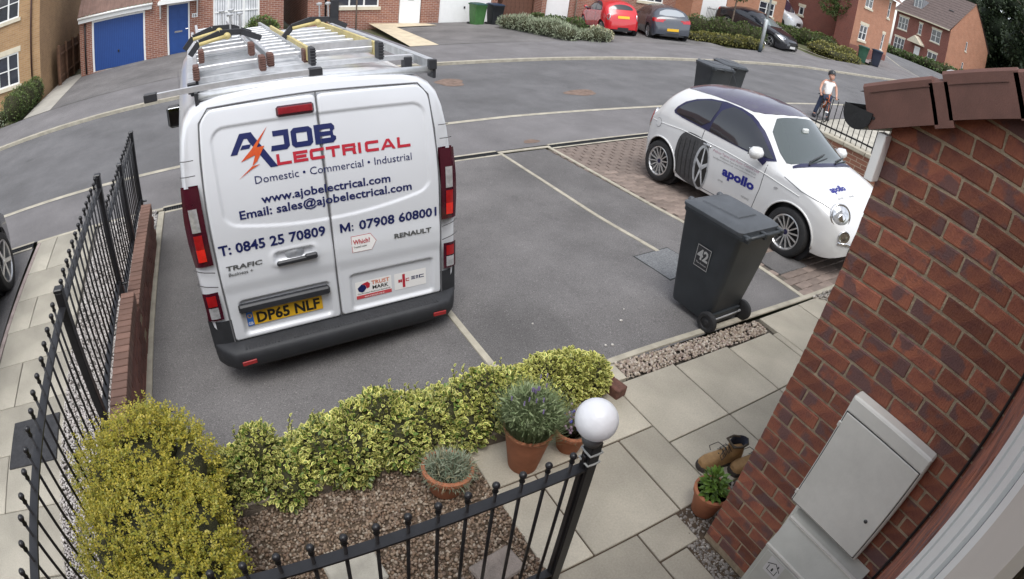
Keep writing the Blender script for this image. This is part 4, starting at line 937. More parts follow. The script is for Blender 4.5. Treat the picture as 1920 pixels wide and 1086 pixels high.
ps, xe = bars('LECTRICAL', -.288, 1.500, .0885, .068, .0185, .0125); k = .87/(xe-.0125+.288); ps = [[((x+.288)*k-.288, z) for x, z in p] for p in ps]
lay('logo_letters', poly2d(*ps), onD(.003), RVIN, dr_)
laywords('lettering', text2d('Domestic \u2022 Commercial \u2022 Industrial', .048, 1.02, .0, -.437, 1.412), onD(), NAVY, dl)
laywords('lettering', text2d('www.ajobelectrical.com', .052, .842, .022, -.418, 1.286), onD(), NAVY, dl)
laywords('lettering', text2d('Email: sales@ajobelectrical.com', .054, 1.135, .022, -.565, 1.208), onD(), NAVY, dl)
laywords('lettering', text2d('T: 0845 25 70809', .066, .69, .026, -.735, 1.000), onD(), NAVY, dl)
lay('lettering', poly2d([(.052,.992),(.066,.992),(.066,1.056),(.052,1.056)],[(.108,.992),(.122,.992),(.122,1.056),(.108,1.056)],[(.066,1.056),(.066,1.030),(.087,.992),(.087,1.018)],[(.108,1.056),(.087,1.018),(.087,.992),(.108,1.030)],[(.131,.992),(.142,.992),(.142,1.003),(.131,1.003)],[(.131,1.022),(.142,1.022),(.142,1.033),(.131,1.033)]), onD(), NAVY, dr_)
laywords('lettering', text2d('07908 608001', .064, .56, .026, .182, .992), onD(), NAVY, dr_)
lay('badge', text2d('TRAFIC', .030, .235, .03, -.712, .893, shear=.1), onD(.005), BADGE, dl)
lay('badge', text2d('Business +', .024, .16, .012, -.705, .852, shear=.1), onD(.005), BADGE, dl)
lay('badge', text2d('RENAULT', .032, .275, .035, .42, .880), onD(.005), BADGE, dr_)
wh = poly2d([(.118,.952),(.255,.952),(.292,.893),(.255,.832),(.118,.832)]); s_ = lay('sticker', wh, onD(.002), M('sticker_red', (.45,.05,.06), .5, 0), dr_)
lay('sticker_face', poly2d([(.121,.949),(.2535,.949),(.288,.893),(.2535,.835),(.121,.835)]), onD(.0035), WHV, s_)
lay('sticker_text', text2d('Which?', .032, .118, .02, .128, .893), onD(.005), RVIN, s_); lay('sticker_text', text2d('Trusted trader', .013, .095, .01, .128, .866), onD(.005), PBL, s_)
s_ = lay('sticker', rect2d((.120,.438,.388,.580)), onD(.002), WHV, dr_); lay('sticker_band', rect2d((.122,.440,.386,.468)), onD(.0035), M('band_red', (.5,.06,.07), .5, 0), s_)
lay('sticker_text', text2d('TRUST', .030, .135, .02, .238, .538), onD(.0035), M('vinyl_orange', (.6,.16,.07), .5, 0), s_); lay('sticker_text', text2d('MARK', .030, .120, .02, .244, .498), onD(.0035), PBL, s_)
lay('sticker_text', text2d('Government Endorsed Standards', .011, .245, .006, .132, .476), onD(.0035), PBL, s_); lay('sticker_text', text2d('www.trustmark.org.uk', .014, .15, .006, .18, .447), onD(.005), WHV, s_)
lay('hand_mark', poly2d([(.135,.53),(.165,.555),(.19,.545),(.2,.52),(.18,.495),(.165,.49),(.14,.505)]), onD(.0035), NAVY, s_); lay('hand_mark', poly2d([(.165,.556),(.21,.57),(.228,.55),(.222,.52),(.203,.515),(.192,.546)]), onD(.0035), RVIN, s_)
s_ = lay('sticker', rect2d((.410,.442,.657,.578)), onD(.002), WHV, dr_)
for m_, rs in ((RVIN, ((.44,.50,.452,.525),(.456,.50,.468,.525),(.472,.455,.492,.565),(.448,.508,.46,.516),(.497,.50,.524,.506),(.497,.519,.524,.525),(.497,.506,.503,.519))), (NAVY, ((.54,.505,.572,.511),(.54,.515,.568,.520),(.54,.525,.572,.531),(.577,.505,.583,.531),(.588,.505,.594,.531),(.583,.525,.588,.531),(.601,.505,.64,.511),(.601,.525,.64,.531),(.601,.511,.609,.525)))):
    lay('sticker_letters', rect2d(*rs), onD(.0035), m_, s_)
# handle, plate trim, number plate
hd = MB(); hd.bev(-.39, -.125, -.030, -.004, -.022, .012, .009); hd.bev(-.205, -.122, -.033, -.004, -.02, .022, .009); hd.build('handle', DARKP, dl, loc=(0, dsurf(-.26,.80)-.012, .892), rot=(0, -.02, 0))
MB().lathe([(.0,0),(.045,.004),(.062,.012)], 24).build('handle_cup', VW, dl, loc=(-.262, dsurf(-.262,.93)+.0, .928), rot=(R(90),0,0), smooth=True)
MB().bev(-.69, -.068, -.040, .01, -.030, .030, .012).build('plate_lamp_trim', DARKP, dl, loc=(0, dsurf(-.3,.70)-.002, .602))
PY = dsurf(-.37, .50)-.004
MB().bev(-.652, -.124, -.005, 0, -.0555, .0555, .002).build('number_plate', YPL, dl, loc=(0, PY, .492))
pl = lambda u, v: (u, PY-.0062, v); lay('blue_band', rect2d((-.651,.437,-.606,.547)), lambda u, v: (u, PY-.0058, v), EUB, dl)
lay('plate_text', text2d('DP65 NLF', .079, .438, .032, -.582, .452), pl, PBL, dl); lay('plate_text', text2d('GB', .022, .032, .02, -.645, .446), pl, WHV, dl)
b = MB()
for k in range(12): a = k*math.pi/6; b.face([(-.6285+.013*math.cos(a)+dx*.003, PY-.0062, .515+.013*math.sin(a)+dz*.003) for dx, dz in ((-1,-1),(1,-1),(1,1),(-1,1))])
b.build('star_ring', YPL, dl)
# tail lamps on the corner pillars
def lamp(sgn):
    t_ = MB(); xo = sgn*.865; W = .062
    def C(u, z): return (sgn*(.835+u), float(xr(z))-.012+max(0, u-.02)**1.5*2.1, z)
    zs_ = np.linspace(.948, 1.462, 14)
    def wid(z): return (-.052, .075-.018*max(0,(z-1.25)/.2)-.01*max(0,(1.1-z)/.15))
    P = [[C(wid(z)[0]+(wid(z)[1]-wid(z)[0])*f, z) for f in np.linspace(0,1,8)] for z in zs_]
    t_.grid(P); t_.raw([(p[0],p[1]+.03,p[2]) for p in (P[0][0],P[0][-1],P[-1][-1],P[-1][0])], [(0,1,2,3)])
    lm = t_.build('tail_lamp', DREDL, van, smooth=True)
    for z0, z1, m_, nm in ((1.185,1.335,CLRL,'indicator'),(1.07,1.165,REDL,'brake_lens'),(.985,1.07,BRL,'brake_lens')):
        b = MB(); b.grid([[(C(u,z)[0], C(u,z)[1]-.006, z) for u in np.linspace(-.018,.036,6)] for z in np.linspace(z0,z1,6)]); b.build(nm, m_, lm, smooth=True)
    b = MB(); b.grid([[(C(u,z)[0], C(u,z)[1]-.0005, z) for u in np.linspace(-.04,.065,6)] for z in np.linspace(.545,.755,6)]); lw_ = b.build('lower_lamp', DREDL, van, smooth=True)
    for z0, z1, m_, nm in ((.655,.735,REDL,'fog_lens'),(.56,.645,CLRL,'reverse_lens')):
        b = MB(); b.grid([[(C(u,z)[0], C(u,z)[1]-.005, z) for u in np.linspace(-.018,.045,5)] for z in np.linspace(z0,z1,5)]); b.build(nm, m_, lw_, smooth=True)
    for z in (.905,.80): MB().grid([[(C(u,z)[0], C(u,z)[1]-.001, z+dz+.015*u/.06) for u in np.linspace(-.05,.08,7)] for dz in (-.004,.004)]).build('pillar_seam', GAP, van)
    MB().grid([[(C(u,1.62)[0]-sgn*.03, C(u,1.62)[1]-.001, 1.62+dz) for u in np.linspace(-.02,.06,6)] for dz in (-.003,.003)]).build('pillar_seam', GAP, van); MB().grid([[(C(u,1.53)[0]-sgn*.012, C(u,1.53)[1]-.001, 1.53+dz) for u in np.linspace(-.035,.06,6)] for dz in (-.003,.003)]).build('pillar_seam', GAP, van)
lamp(-1); lamp(1)
# bumper with step, corner pieces and reflectors
b = MB(); prof = [(.0,.345),(-.035,.348),(-.125,.335),(-.145,.318),(-.150,.28),(-.140,.225),(-.115,.185),(-.05,.17),(.0,.17)]
XS_ = np.array([-.905,-.895,-.86,-.78,-.6,-.3,0,.3,.6,.78,.86,.895,.905]); P = []
for x in XS_:
    a = max(0,(abs(x)-.74)/.165); P.append([(x*(1-.0*a), y*(1-.62*a**2.2)+.10*a**2, z) for y, z in prof])
b.grid(P); b.face(P[0]); b.face(P[-1][::-1]); bp_ = b.build('bumper', RUB, van, angle=45)
for s in (-1, 1):
    b = MB(); b.grid([[(s*(.752+u), -.006+max(0,u-.06)**1.5*1.6+.0, z) for u in np.linspace(0,.158,8)] for z in (.30,.40,.47,.525)]); b.grid([[(s*.908, .05+d, z) for d in (0,.35)] for z in (.22,.525)]); b.build('bumper_corner', RUB, van, smooth=True)
    MB().bev(-.05,.05,-.006,.004,-.017,.017,.003).build('reflector', M('reflector_red', (.30,.02,.02), .25, .1), bp_, loc=(s*.70, -.146, .250), rot=(.06,0,-s*.05))
b = MB()
for k in range(64): x = -.70+k*.0222; b.bar((x,-.03,.3485),(x,-.118,.3375),.008,.003)
b.build('tread_ribs', RUB, bp_)
MB().box(-.80,.80,.0,4.7,.2,.34).build('floor_pan', M('underside', (.02,.02,.02), .9, .1), van)
def wheel(parent, loc, r, w, rim_r, spokes, m_rim, sw=.02, side=-1, hub=None, label=None, dish=.02):
    """tyre, rim with spokes; axis along local x, outer face towards side"""
    t_ = bpy.data.objects.new('wheel', None); col.objects.link(t_); t_.parent = parent; t_.location = loc
    Rm = Matrix.Rotation(R(90)*side, 4, 'Y')
    MB().lathe([(rim_r,-w/2),(r-.03,-w/2),(r-.008,-w/2+.012),(r,-w/2+.04),(r,w/2-.04),(r-.008,w/2-.012),(r-.03,w/2),(rim_r+.01,w/2-.002),(rim_r,w/2-.012)], 36, T=Rm, cap=False).build('tyre', TYRE, t_, angle=35)
    b = MB(); b.lathe([(rim_r,-w/2),(rim_r,w/2-.010),(rim_r-.012,w/2-.006),(rim_r-.022,w/2-.02),(rim_r-.03,-w/2+.03)], 36, T=Rm, cap=False)
    b.lathe([(0,w/2-dish),(rim_r*.20,w/2-dish),(rim_r*.24,w/2-dish-.01)], 18, T=Rm)
    for k in range(spokes):
        a = 2*math.pi*k/spokes; c, s2 = math.cos(a), math.sin(a)
        p0 = Rm @ Vector((rim_r*.17*c, rim_r*.17*s2, w/2-dish-.006)); p1 = Rm @ Vector(((rim_r-.016)*c, (rim_r-.016)*s2, w/2-.016)); b.bar(p0, p1, sw, .014, up=(1,0,0))
    b.build('rim', m_rim, t_, angle=30)
    MB().lathe([(0,-w/2+.06),(rim_r-.024,-w/2+.06)], 24, T=Rm).build('brake_disc', M('brake_dark', (.035,.035,.037), .6, .2, 30), t_)
    MB().lathe([(0,w/2-dish+.006),(rim_r*.15,w/2-dish+.004),(rim_r*.16,w/2-dish-.004)], 18, T=Rm).build('hub_cap', hub or m_rim, t_)
    return t_
for y in (.95, 4.05):
    for s in (-1, 1): wheel(van, (s*.79, y, .32), .325, .21, .21, 5, ALUD, .05, 1 if s > 0 else -1)
# door mirror, windscreen, side glass
mr_ = MB().bev(-.09,.09,-.05,.06,-.13,.13,.035).build('mirror', DARKP, van, loc=(-1.00, 3.55, 1.14)); MB().bev(-.07,.07,-.054,-.048,-.11,.11,.002).build('mirror_glass', M('mirror_glass', (.5,.52,.55), .05, 0, metal=1.), mr_)
MB().grid([[(x*(1-.0*z), 3.52+.78*(1-z)*1.0-.012, 1.24+.60*z+.012) for x in np.linspace(-.76,.76,9)] for z in np.linspace(0,1,5)]).build('windscreen', GLS, van, smooth=True)
for s in (-1,1): MB().face([(s*.898,2.75,1.25),(s*.898,3.95,1.20),(s*.895,3.55,1.68),(s*.892,2.75,1.75)]).build('door_window', GLS, van)
# ------------------------------------------------------------------ roof rack and ladders (things of their own, carried by the van)
VMat = van.matrix_world.copy()
rack = thing('roof_rack', 'aluminium roof rack with rear roller on the white van', 'roof rack', mat=VMat)
for y in (.45, 1.6, 2.75):
    MB().bar((-.76,y,2.015),(.76,y,2.015),.05,.03).build('cross_bar', ALU, rack)
    for s in (-1,1): MB().bev(-.03,.03,-.035,.035,1.925,2.02,.006).build('foot', DARKP, rack, loc=(s*.72,y,0))
MB().tube([(-.715,.205,1.955),(.815,.205,1.962)], .026, 16).build('roller', ALU, rack, smooth=True)
for s in (-1,1): MB().bev(-.012,.012,-.04,.06,-.05,.035,.004).build('roller_bracket', DARKP, rack, loc=(s*.765+.05,.215,1.955))
for x, y0 in ((.80,.18),(-.735,.3)):
    MB().bar((x,y0,2.0),(x,3.0,2.0),.05,.06).build('side_rail', ALUD, rack); MB().bev(-.028,.028,-.02,.02,-.034,.034,.004).build('end_cap', DARKP, rack, loc=(x,y0,2.0))
MB().bar((-.97,.23,2.005),(.035,.23,2.008),.036,.034).build('rear_bar', ALU, rack)
for x in (-.985,.045): MB().bev(-.055,.03,-.026,.026,-.026,.026,.005).build('end_cap', DARKP, rack, loc=(x,.23,2.006))
BRN = M('brown_rubber', (.13,.065,.05), .8, .2, 30, .2, 90)
def ladder(name, label, xa, xb, y0, y1, z, st_w, st_h, m_st, m_r, foot, rung=.26, tread=.03, hasfoot=True):
    t = thing(name, label, 'ladder', mat=VMat, group='ladders on the van roof')
    for x in (xa, xb):
        MB().bev(-st_w/2,st_w/2,0,y1-y0,-st_h/2,st_h/2,.003).build('stile', m_st, t, loc=(x,y0,z))
        if hasfoot:
            f_ = MB().bev(-st_w/2-.006,st_w/2+.006,-.03,.07,-st_h/2-.012,st_h/2+.012,.006)
            for k in range(5): zz = -st_h/2+(k+.5)*st_h/5; f_.bev(-st_w/2-.009,st_w/2+.009,-.034,-.02,zz-.004,zz+.004,.002)
            f_.build('foot', foot, t, loc=(x,y0,z))
    n = int((y1-y0-.1)/rung)
    rm = MB().bev(xa+st_w/2,xb-st_w/2,-tread/2,tread/2,-.014,.014,.004).mesh('rung', m_r)
    for k in range(n): put('rung', rm, t, (0,y0+.16+k*rung,z))
    return t
ladder('extension_ladder', 'lower aluminium ladder with ribbed brown feet at the left of the rack', -.70,-.27,.42,3.1,2.07,.028,.075,ALU,ALU,BRN,.24,.05)
ladder('extension_ladder', 'upper aluminium ladder section nested on the left ladder', -.655,-.315,.62,3.1,2.145,.026,.065,ALU,ALU,BRN,.24,.05)
ladder('extension_ladder', 'plain aluminium ladder lying in the middle of the rack', -.20,.04,.55,3.2,2.065,.028,.07,ALUD,ALU,BRN,.20,.06)
ladder('step_ladder', 'step ladder with yellow sides and black feet at the right of the rack', .045,.50,.36,2.3,2.085,.022,.095,YEL,ALU,DARKP,.24,.07)
MB().bar((.06,.5,2.10),(.485,.5,2.10),.012,.09).build('tread_plate', ALU, rack)
def clamp(label, x, y, z, a):
    t = thing('ladder_clamp', label, 'clamp', mat=VMat @ Matrix.Translation((x,y,z)), group='clamps holding the ladders')
    b = MB(); pts = [(-.27,0,-.05),(-.2,0,.03),(-.05,0,.075),(.1,0,.065),(.24,0,.0)]
    for p, q in zip(pts, pts[1:]): b.bar(p, q, .035, .04)
    b.build('arm', DARKP, t); MB().tube([(-.20,-.035,.02),(.0,-.035,.05)], .014, 10).build('handle', YEL, t, smooth=True); MB().lathe([(0,-.025),(.024,-.02),(.026,0),(.024,.014),(0,.018)], 16, T=Matrix.Translation((.0,-.035,.05)) @ Matrix.Rotation(R(90),4,'X')).build('knob', YEL, t, smooth=True)
    for dx in (.03,.10): MB().tube([(dx,.02,.03),(dx,.02,.19)], .006, 8).lathe([(0,.18),(.02,.182),(.024,.195),(.01,.203),(0,.204)], 12, T=Matrix.Translation((dx,.02,0))).build('screw', ALUD, t)
clamp('black ladder clamp with yellow handle over the left ladders', -.50, 1.15, 2.20, 0); clamp('black ladder clamp with yellow handle over the step ladder', .28, 1.30, 2.165, 0)
clamp('lower black clamp arm lying across the left ladders', -.46, .85, 2.185, 0)
# ------------------------------------------------------------------ cars (x right, y forward, z up, origin on the ground at mid wheelbase)
class Body:
    def __init__(s, top, belt, half, sill, wheels, ar, m=4., n=2., tumble=.16, wz=.30, lowk=.93):
        s.top = top; s.belt = belt; s.half = half; s.sill = sill; s.wh = wheels; s.ar = ar; s.m = m; s.n = n; s.tb = tumble; s.wz = wz; s.lk = lowk
        s.y0 = top[0][0]; s.y1 = top[-1][0]
    @staticmethod
    def ip(t, y):
        X = [p[0] for p in t]; Y = [p[1] for p in t]; k = .035
        return float((np.interp(y-k, X, Y)+2*np.interp(y, X, Y)+np.interp(y+k, X, Y))/4)
    def zt(s, y): return s.ip(s.top, y)
    def zb(s, y): return min(s.ip(s.belt, y), s.zt(y)-.05)
    def W(s, y): return s.ip(s.half, y)
    def zs(s, y):
        z = s.sill+.10*max(0, (abs(y-(s.y0+s.y1)/2)-((s.y1-s.y0)/2-.25))/.25)**2
        for w in s.wh:
            if abs(y-w) < s.ar: z = max(z, s.wz+math.sqrt(s.ar**2-(y-w)**2))
        return z
    def side(s, y, z):
        W = s.W(y); zb = s.zb(y); zt = s.zt(y)
        if z <= zb:
            t = (z-.16)/max(.05, zb-.16); return W*float(np.interp(t, [-.2,0,.18,.5,.8,1], [s.lk-.04,s.lk,.972,1.0,1.0,.982]))
        t = min(1, (z-zb)/(zt-zb)); return W*.982*(1-s.tb*t)*max(0, 1-t**s.m)**(1/s.n)
    def topz(s, y, x):
        zb = s.zb(y); zt = s.zt(y); T = np.linspace(0, 1, 80); X = s.W(y)*.982*(1-s.tb*T)*np.maximum(0, 1-T**s.m)**(1/s.n)
        return zb+(zt-zb)*float(np.interp(-abs(x), -X, T))
    def endy(s, x, z, sg):
        """y of the front (sg=1) or rear surface at x, z"""
        for y in np.linspace(s.y1 if sg > 0 else s.y0, 0, 400):
            if s.zt(y) > z and s.side(y, z) >= abs(x): return float(y)
        return 0.
    def mesh(s, m, parent, name='body'):
        ys = sorted(set(np.round(np.concatenate([np.linspace(s.y0, s.y1, 90)]+[w+s.ar*np.cos(np.linspace(0, math.pi, 25)) for w in s.wh]), 4)))
        L = np.linspace(0, 1, 12); U = 1-(1-np.linspace(0, 1, 20)[1:])**1.7; S = []
        for y in ys:
            z0 = s.zs(y); zb = max(s.zb(y), z0+.02); zt = s.zt(y)
            zz = [z0+(zb-z0)*l for l in L]+[zb+(zt-zb)*u for u in U]; h = [(s.side(y, z), y, z) for z in zz]; h[-1] = (0, y, zt)
            S.append(h[:-1]+[h[-1]]+[(-x, yy, z) for x, yy, z in h[:-1]][::-1])
        b = MB().grid(S); b.face(S[0][::-1]); b.face(S[-1]); o = b.build(name, m, parent, angle=55)
        MB().bev(-s.W(0)*.72, s.W(0)*.72, s.y0+.3, s.y1-.3, s.sill-.02, .62, .03).build('underbody', M('underside', (.02,.02,.02), .9, .1), parent)
        return o
    def sidepatch(s, name, poly, m, parent, off=.004, sgn=1, sm=2, st=.04, **k):
        v, f = gridpoly(smoothpoly(poly, sm) if sm else poly, st)
        if sgn > 0: f = [q[::-1] for q in f]
        return MB().raw([(sgn*(s.side(y, z)+off), y, z) for y, z in v], f).build(name, m, parent, smooth=True, **k)
    def toppatch(s, name, poly, m, parent, off=.004, sm=2, st=.06, **k):
        """poly in (x, y)"""
        v, f = gridpoly(smoothpoly(poly, sm) if sm else poly, st); return MB().raw([(x, y, s.topz(y, x)+off) for x, y in v], f).build(name, m, parent, smooth=True, **k)
    def seam(s, name, pts, m, parent, r=.005, sgn=1):
        P = []
        for (a, b_), (c, d) in zip(pts, pts[1:]): P += [(a+(c-a)*t, b_+(d-b_)*t) for t in np.linspace(0, 1, 6)[:-1]]
        P.append(pts[-1]); return MB().tube([(sgn*(s.side(y, z)+.0005), y, z) for y, z in P], r, 5).build(name, m, parent)
WHITE = M('car_white', (.64,.64,.635), .25, .02, 1.5, coat=.7); ROOFP = M('roof_dark_film', (.055,.045,.09), .22, .25, 2.5, c2=(.085,.08,.105), coat=.6)
SCREEN = M('windscreen_glass', (.045,.058,.056), .05, 0, spec=.9, coat=.6); SIDEG = M('side_glass', (.012,.014,.02), .06, 0, spec=.8, coat=.3)
NAVYT = M('navy_trim', (.012,.012,.05), .4, .1); GREYT = M('decal_tyre_grey', (.05,.05,.052), .6, .25, 30); RIMS = M('alloy_silver', (.60,.60,.60), .28, .08, 20, metal=.75)
F500 = dict(top=[(-1.70,.62),(-1.665,.80),(-1.60,.93),(-1.50,1.06),(-1.34,1.27),(-1.22,1.38),(-1.0,1.44),(-.6,1.485),(-.2,1.488),(.1,1.465),(.28,1.41),(.55,1.22),(.86,1.01),(1.1,.965),(1.35,.90),(1.55,.82),(1.70,.72),(1.80,.58),(1.83,.50)],
            belt=[(-1.70,.58),(-1.6,.80),(-1.3,.93),(-.6,.935),(.2,.915),(.9,.86),(1.3,.78),(1.6,.66),(1.83,.44)],
            half=[(-1.70,.52),(-1.65,.64),(-1.5,.735),(-1.3,.785),(-1.1,.805),(-.5,.805),(.3,.80),(.9,.80),(1.2,.795),(1.45,.755),(1.62,.69),(1.74,.60),(1.80,.52),(1.83,.46)], sill=.20, wheels=(-1.15,1.15), ar=.345, wz=.285, tumble=.17)
def fiat(name, label, mat, paint, roofm, wheels=(14, RIMS), front=True, rear=True, group=None, sc_=1.):
    t = thing(name, label, 'car', mat=mat @ Matrix.Scale(sc_, 4), group=group)
    B = Body(**F500); B.mesh(paint, t)
    B.toppatch('roof', [(-.52,.30),(.52,.30),(.56,-.3),(.53,-1.1),(.40,-1.24),(-.40,-1.24),(-.53,-1.1),(-.56,-.3)], roofm, t, .006)
    B.toppatch('windscreen', [(-.50,.30),(0,.34),(.50,.30),(.68,.80),(.58,.87),(0,.93),(-.58,.87),(-.68,.80)], SCREEN, t, .006, 1)
    B.toppatch('scuttle', [(-.60,.865),(0,.925),(.60,.865),(.66,.93),(0,1.0),(-.66,.93)], NAVYT, t, .007, 1)
    B.toppatch('rear_window', [(-.42,-1.30),(.42,-1.30),(.54,-1.47),(-.54,-1.47)], GLS, t, .006, 2)
    for sg in (1, -1):
        B.sidepatch('door_window', [(.74,.945),(.54,1.06),(.30,1.225),(.05,1.315),(-.29,1.34),(-.36,.985),(-.30,.965)], SIDEG, t, .010, sg, 1, st=.03)
        B.sidepatch('quarter_window', [(-.40,.99),(-.34,1.335),(-.60,1.31),(-.86,1.215),(-1.03,1.06),(-1.0,1.02),(-.8,1.005)], SIDEG, t, .010, sg, 1, st=.03)
        B.sidepatch('window_trim', [(.79,.925),(.56,1.085),(.30,1.255),(.04,1.345),(-.5,1.355),(-.90,1.235),(-1.08,1.05),(-1.02,.995),(-.4,.965),(.1,.94)], NAVYT, t, .005, sg, 1, st=.03)
        B.seam('door_seam', [(.66,.90),(.655,.6),(.60,.32),(.45,.24),(-.30,.24),(-.40,.35),(-.44,.7),(-.42,.96)], GAP, t, .005, sg)
        B.seam('waist_line', [(-1.5,.80),(-.8,.845),(0,.83),(.7,.79),(1.2,.74)], paint, t, .007, sg)
        m_ = MB().bev(-.085,.10,-.075,.07,-.06,.075,.045).build('mirror', paint, t, loc=(sg*.905,.56,1.0), angle=70); MB().bar((sg*.78,.60,.90),(sg*.85,.55,.96),.05,.06).build('mirror_stalk', NAVYT, t)
        MB().bev(-.045,.06,-.064,-.058,-.035,.045,.002).build('mirror_glass', _m['mirror_glass'], m_, loc=(0,-.018,0))
        B.sidepatch('indicator', [(.84,.69),(.90,.695),(.905,.72),(.85,.715)], CLRL, t, .006, sg, 1)
        for wy in B.wh:
            MB().tube([(sg*(B.side(wy+.35*math.cos(a), min(.9, .285+.35*math.sin(a)))+.002), wy+.35*math.cos(a), .285+.35*math.sin(a)) for a in np.linspace(-.1, math.pi+.1, 24)], .012, 6).build('arch_lip', paint if sg else paint, t, smooth=True)
            MB().lathe([(.0,-.06),(.34,-.06),(.34,.06)], 28, T=Matrix.Translation((sg*.62,wy,.285)) @ Matrix.Rotation(R(90),4,'Y')).build('wheel_well', BLACKM, t)
            wheel(t, (sg*.705,wy,.288), .288, .185, .205, wheels[0], wheels[1], .016 if wheels[0] > 10 else .04, sg, NAVYT, dish=.03)
        # lamps
        hx, hz = .555, .690; hy = B.endy(hx, hz, 1)-.022
        n_ = Vector((sg*.42, .80, .42)).normalized(); T_ = Matrix.Translation((sg*hx,hy,hz)) @ n_.to_track_quat('Z','Y').to_matrix().to_4x4()
        hl_ = MB().lathe([(.138,-.06),(.138,.014),(.128,.026),(.118,.018)], 28, T=T_).build('headlight', CHR, t, smooth=True)
        MB().lathe([(.118,.016),(.10,.034),(.06,.046),(0,.05)], 28, T=T_).build('lens', M('headlight_glass', (.55,.57,.60), .08, .25, 25, metal=.55, coat=.6), hl_, smooth=True)
        MB().lathe([(.055,.028),(.05,.047),(.03,.053),(0,.055)], 20, T=T_ @ Matrix.Translation((.0,-.02,0))).build('projector', CHR, hl_, smooth=True)
        n_ = Vector((sg*.45, .88, .1)).normalized(); T_ = Matrix.Translation((sg*.55,B.endy(.55,.50,1)-.006,.50)) @ n_.to_track_quat('Z','Y').to_matrix().to_4x4()
        MB().lathe([(.074,-.03),(.074,.01),(.066,.016),(.06,.012),(.03,.018),(0,.02)], 24, T=T_).build('driving_lamp', CHR, t, smooth=True)
        n_ = Vector((sg*.75,-.62,.2)).normalized(); T_ = Matrix.Translation((sg*.64,B.endy(.64,.80,-1)+.012,.80)) @ n_.to_track_quat('Z','Y').to_matrix().to_4x4() @ Matrix.Diagonal((.75,1.25,1,1))
        tl = MB().lathe([(.115,-.03),(.115,.006),(.10,.016),(.085,.012)], 24, T=T_).build('tail_lamp', CHR, t, smooth=True); MB().lathe([(.092,.010),(.06,.022),(0,.026)], 20, T=T_).build('lens', REDL, tl, smooth=True)
        B.seam('bonnet_seam', [(.93,.86),(1.2,.80),(1.45,.765),(1.62,.72)], GAP, t, .005, sg)
    # front bumper details
    fe = lambda x, z, o=.0: (x, B.endy(x, z, 1)+o, z)
    P = [fe(x, .425, .002) for x in np.linspace(-.60,.60,21)]
    MB().tube(P, .018, 8).build('chrome_bar', CHR, t, smooth=True)
    b = MB(); b.grid([[fe(x, z, .006) for x in np.linspace(-.48,.48,17)] for z in (.25,.30,.35,.385)]); b.build('grille', BLACKM, t, smooth=True)
    MB().bev(-.26,.26,-.004,.006,-.055,.055,.002).build('number_plate', M('plate_white', (.7,.7,.68), .4, .03), t, loc=(0,1.85,.36), rot=(.1,0,0))
    b = MB(); b.grid([[(x, -1.715+.55*abs(x)**2.6, z) for x in np.linspace(-.45,.45,11)] for z in (.22,.30,.38)]); b.build('rear_diffuser', BLACKM, t, smooth=True)
    py = MB().bev(-.26,.26,-.006,.004,-.055,.055,.002).build('rear_plate', YPL, t, loc=(0,-1.665,.80), rot=(-.28,0,0))
    return t, B
fm_ = frame((6.246,4.009,-.053), (-.99762615,.06886269,0), (-.06882498,-.99707986,.03308893))
t, B = fiat('small_car', 'small white hatchback with dark roof and tyre shop lettering on the block paving', fm_, WHITE, ROOFP, sc_=.965)
sd_ = lambda off: (lambda u, v: (B.side(u, v)+off, u, v))
mir = lambda vf: (np.column_stack([vf[0][:, 0], vf[0][:, 1]]), [q[::-1] for q in vf[1]])
def carword(s, h, w, y0, z0, bold, m, off=.004, k=False): (laywords if k else lay)('lettering', mir(text2d(s, h, w, bold, y0, z0)), sd_(off), m, t)
carword('apollo', .105, .53, .045, .545, .045, M('apollo_blue', (.012,.015,.20), .4, 0))
carword('Pelton Tyres and Auto Centre Ltd', .030, .76, -.18, .765, .0, M('vinyl_pink', (.40,.22,.28), .5, 0))
carword('Wallsend, Tyne and Wear NE28 0123', .020, .60, -.05, .725, .0, GREYV); carword('info@peltontyres.co.uk  www.peltontyres.co.uk', .018, .72, -.16, .690, .0, GREYV)
carword('GO  THE'.replace('  ',' '), .022, .085, .0, .445, .01, GREYV); carword('DISTANCE', .022, .12, .42, .40, .01, GREYV)
# tyre graphic that wraps onto the sill
B.sidepatch('tyre_graphic', [(-.72,.86),(-.50,.865),(-.32,.83),(-.24,.74),(-.28,.40),(-.24,.20),(-.58,.20),(-.82,.27),(-.85,.50),(-.83,.74)], GREYT, t, .004, 1, 2)
for k in range(4):
    B.sidepatch('tread_groove', [(-.775+.085*k,.75+.02*k),(-.765+.085*k,.755+.02*k),(-.775+.085*k,.50),(-.755+.085*k,.25),(-.768+.085*k,.25),(-.79+.085*k,.50)], PBL, t, .006, 1, 1)
el = lambda cy, cz, ry, rz_, a0=0, a1=6.2832, n=28: [(cy+ry*math.cos(a), cz+rz_*math.sin(a)) for a in np.linspace(a0, a1, n, endpoint=False)]
B.sidepatch('rim_graphic', el(-.33,.49,.135,.30), M('decal_rim', (.34,.35,.36), .5, .3, 14), t, .006, 1, 0)
B.sidepatch('rim_graphic', el(-.32,.49,.105,.265), PBL, t, .0075, 1, 0)
for a in np.linspace(0, 2*math.pi, 6)[:-1]+.3:
    c, s = math.cos(a), math.sin(a); B.sidepatch('spoke_graphic', [(-.32+.014*s,.49-.034*c),(-.32+.105*c+.009*s,.49+.265*s-.022*c),(-.32+.105*c-.009*s,.49+.265*s+.022*c),(-.32-.014*s,.49+.034*c)], M('decal_spoke', (.5,.51,.52), .5, .2, 20), t, .009, 1, 0)
v, f = text2d('apollo', .085, .30, .04, 0, 0); bt = [(-(q[0]-.15), 1.40-q[1]*.9) for q in v]
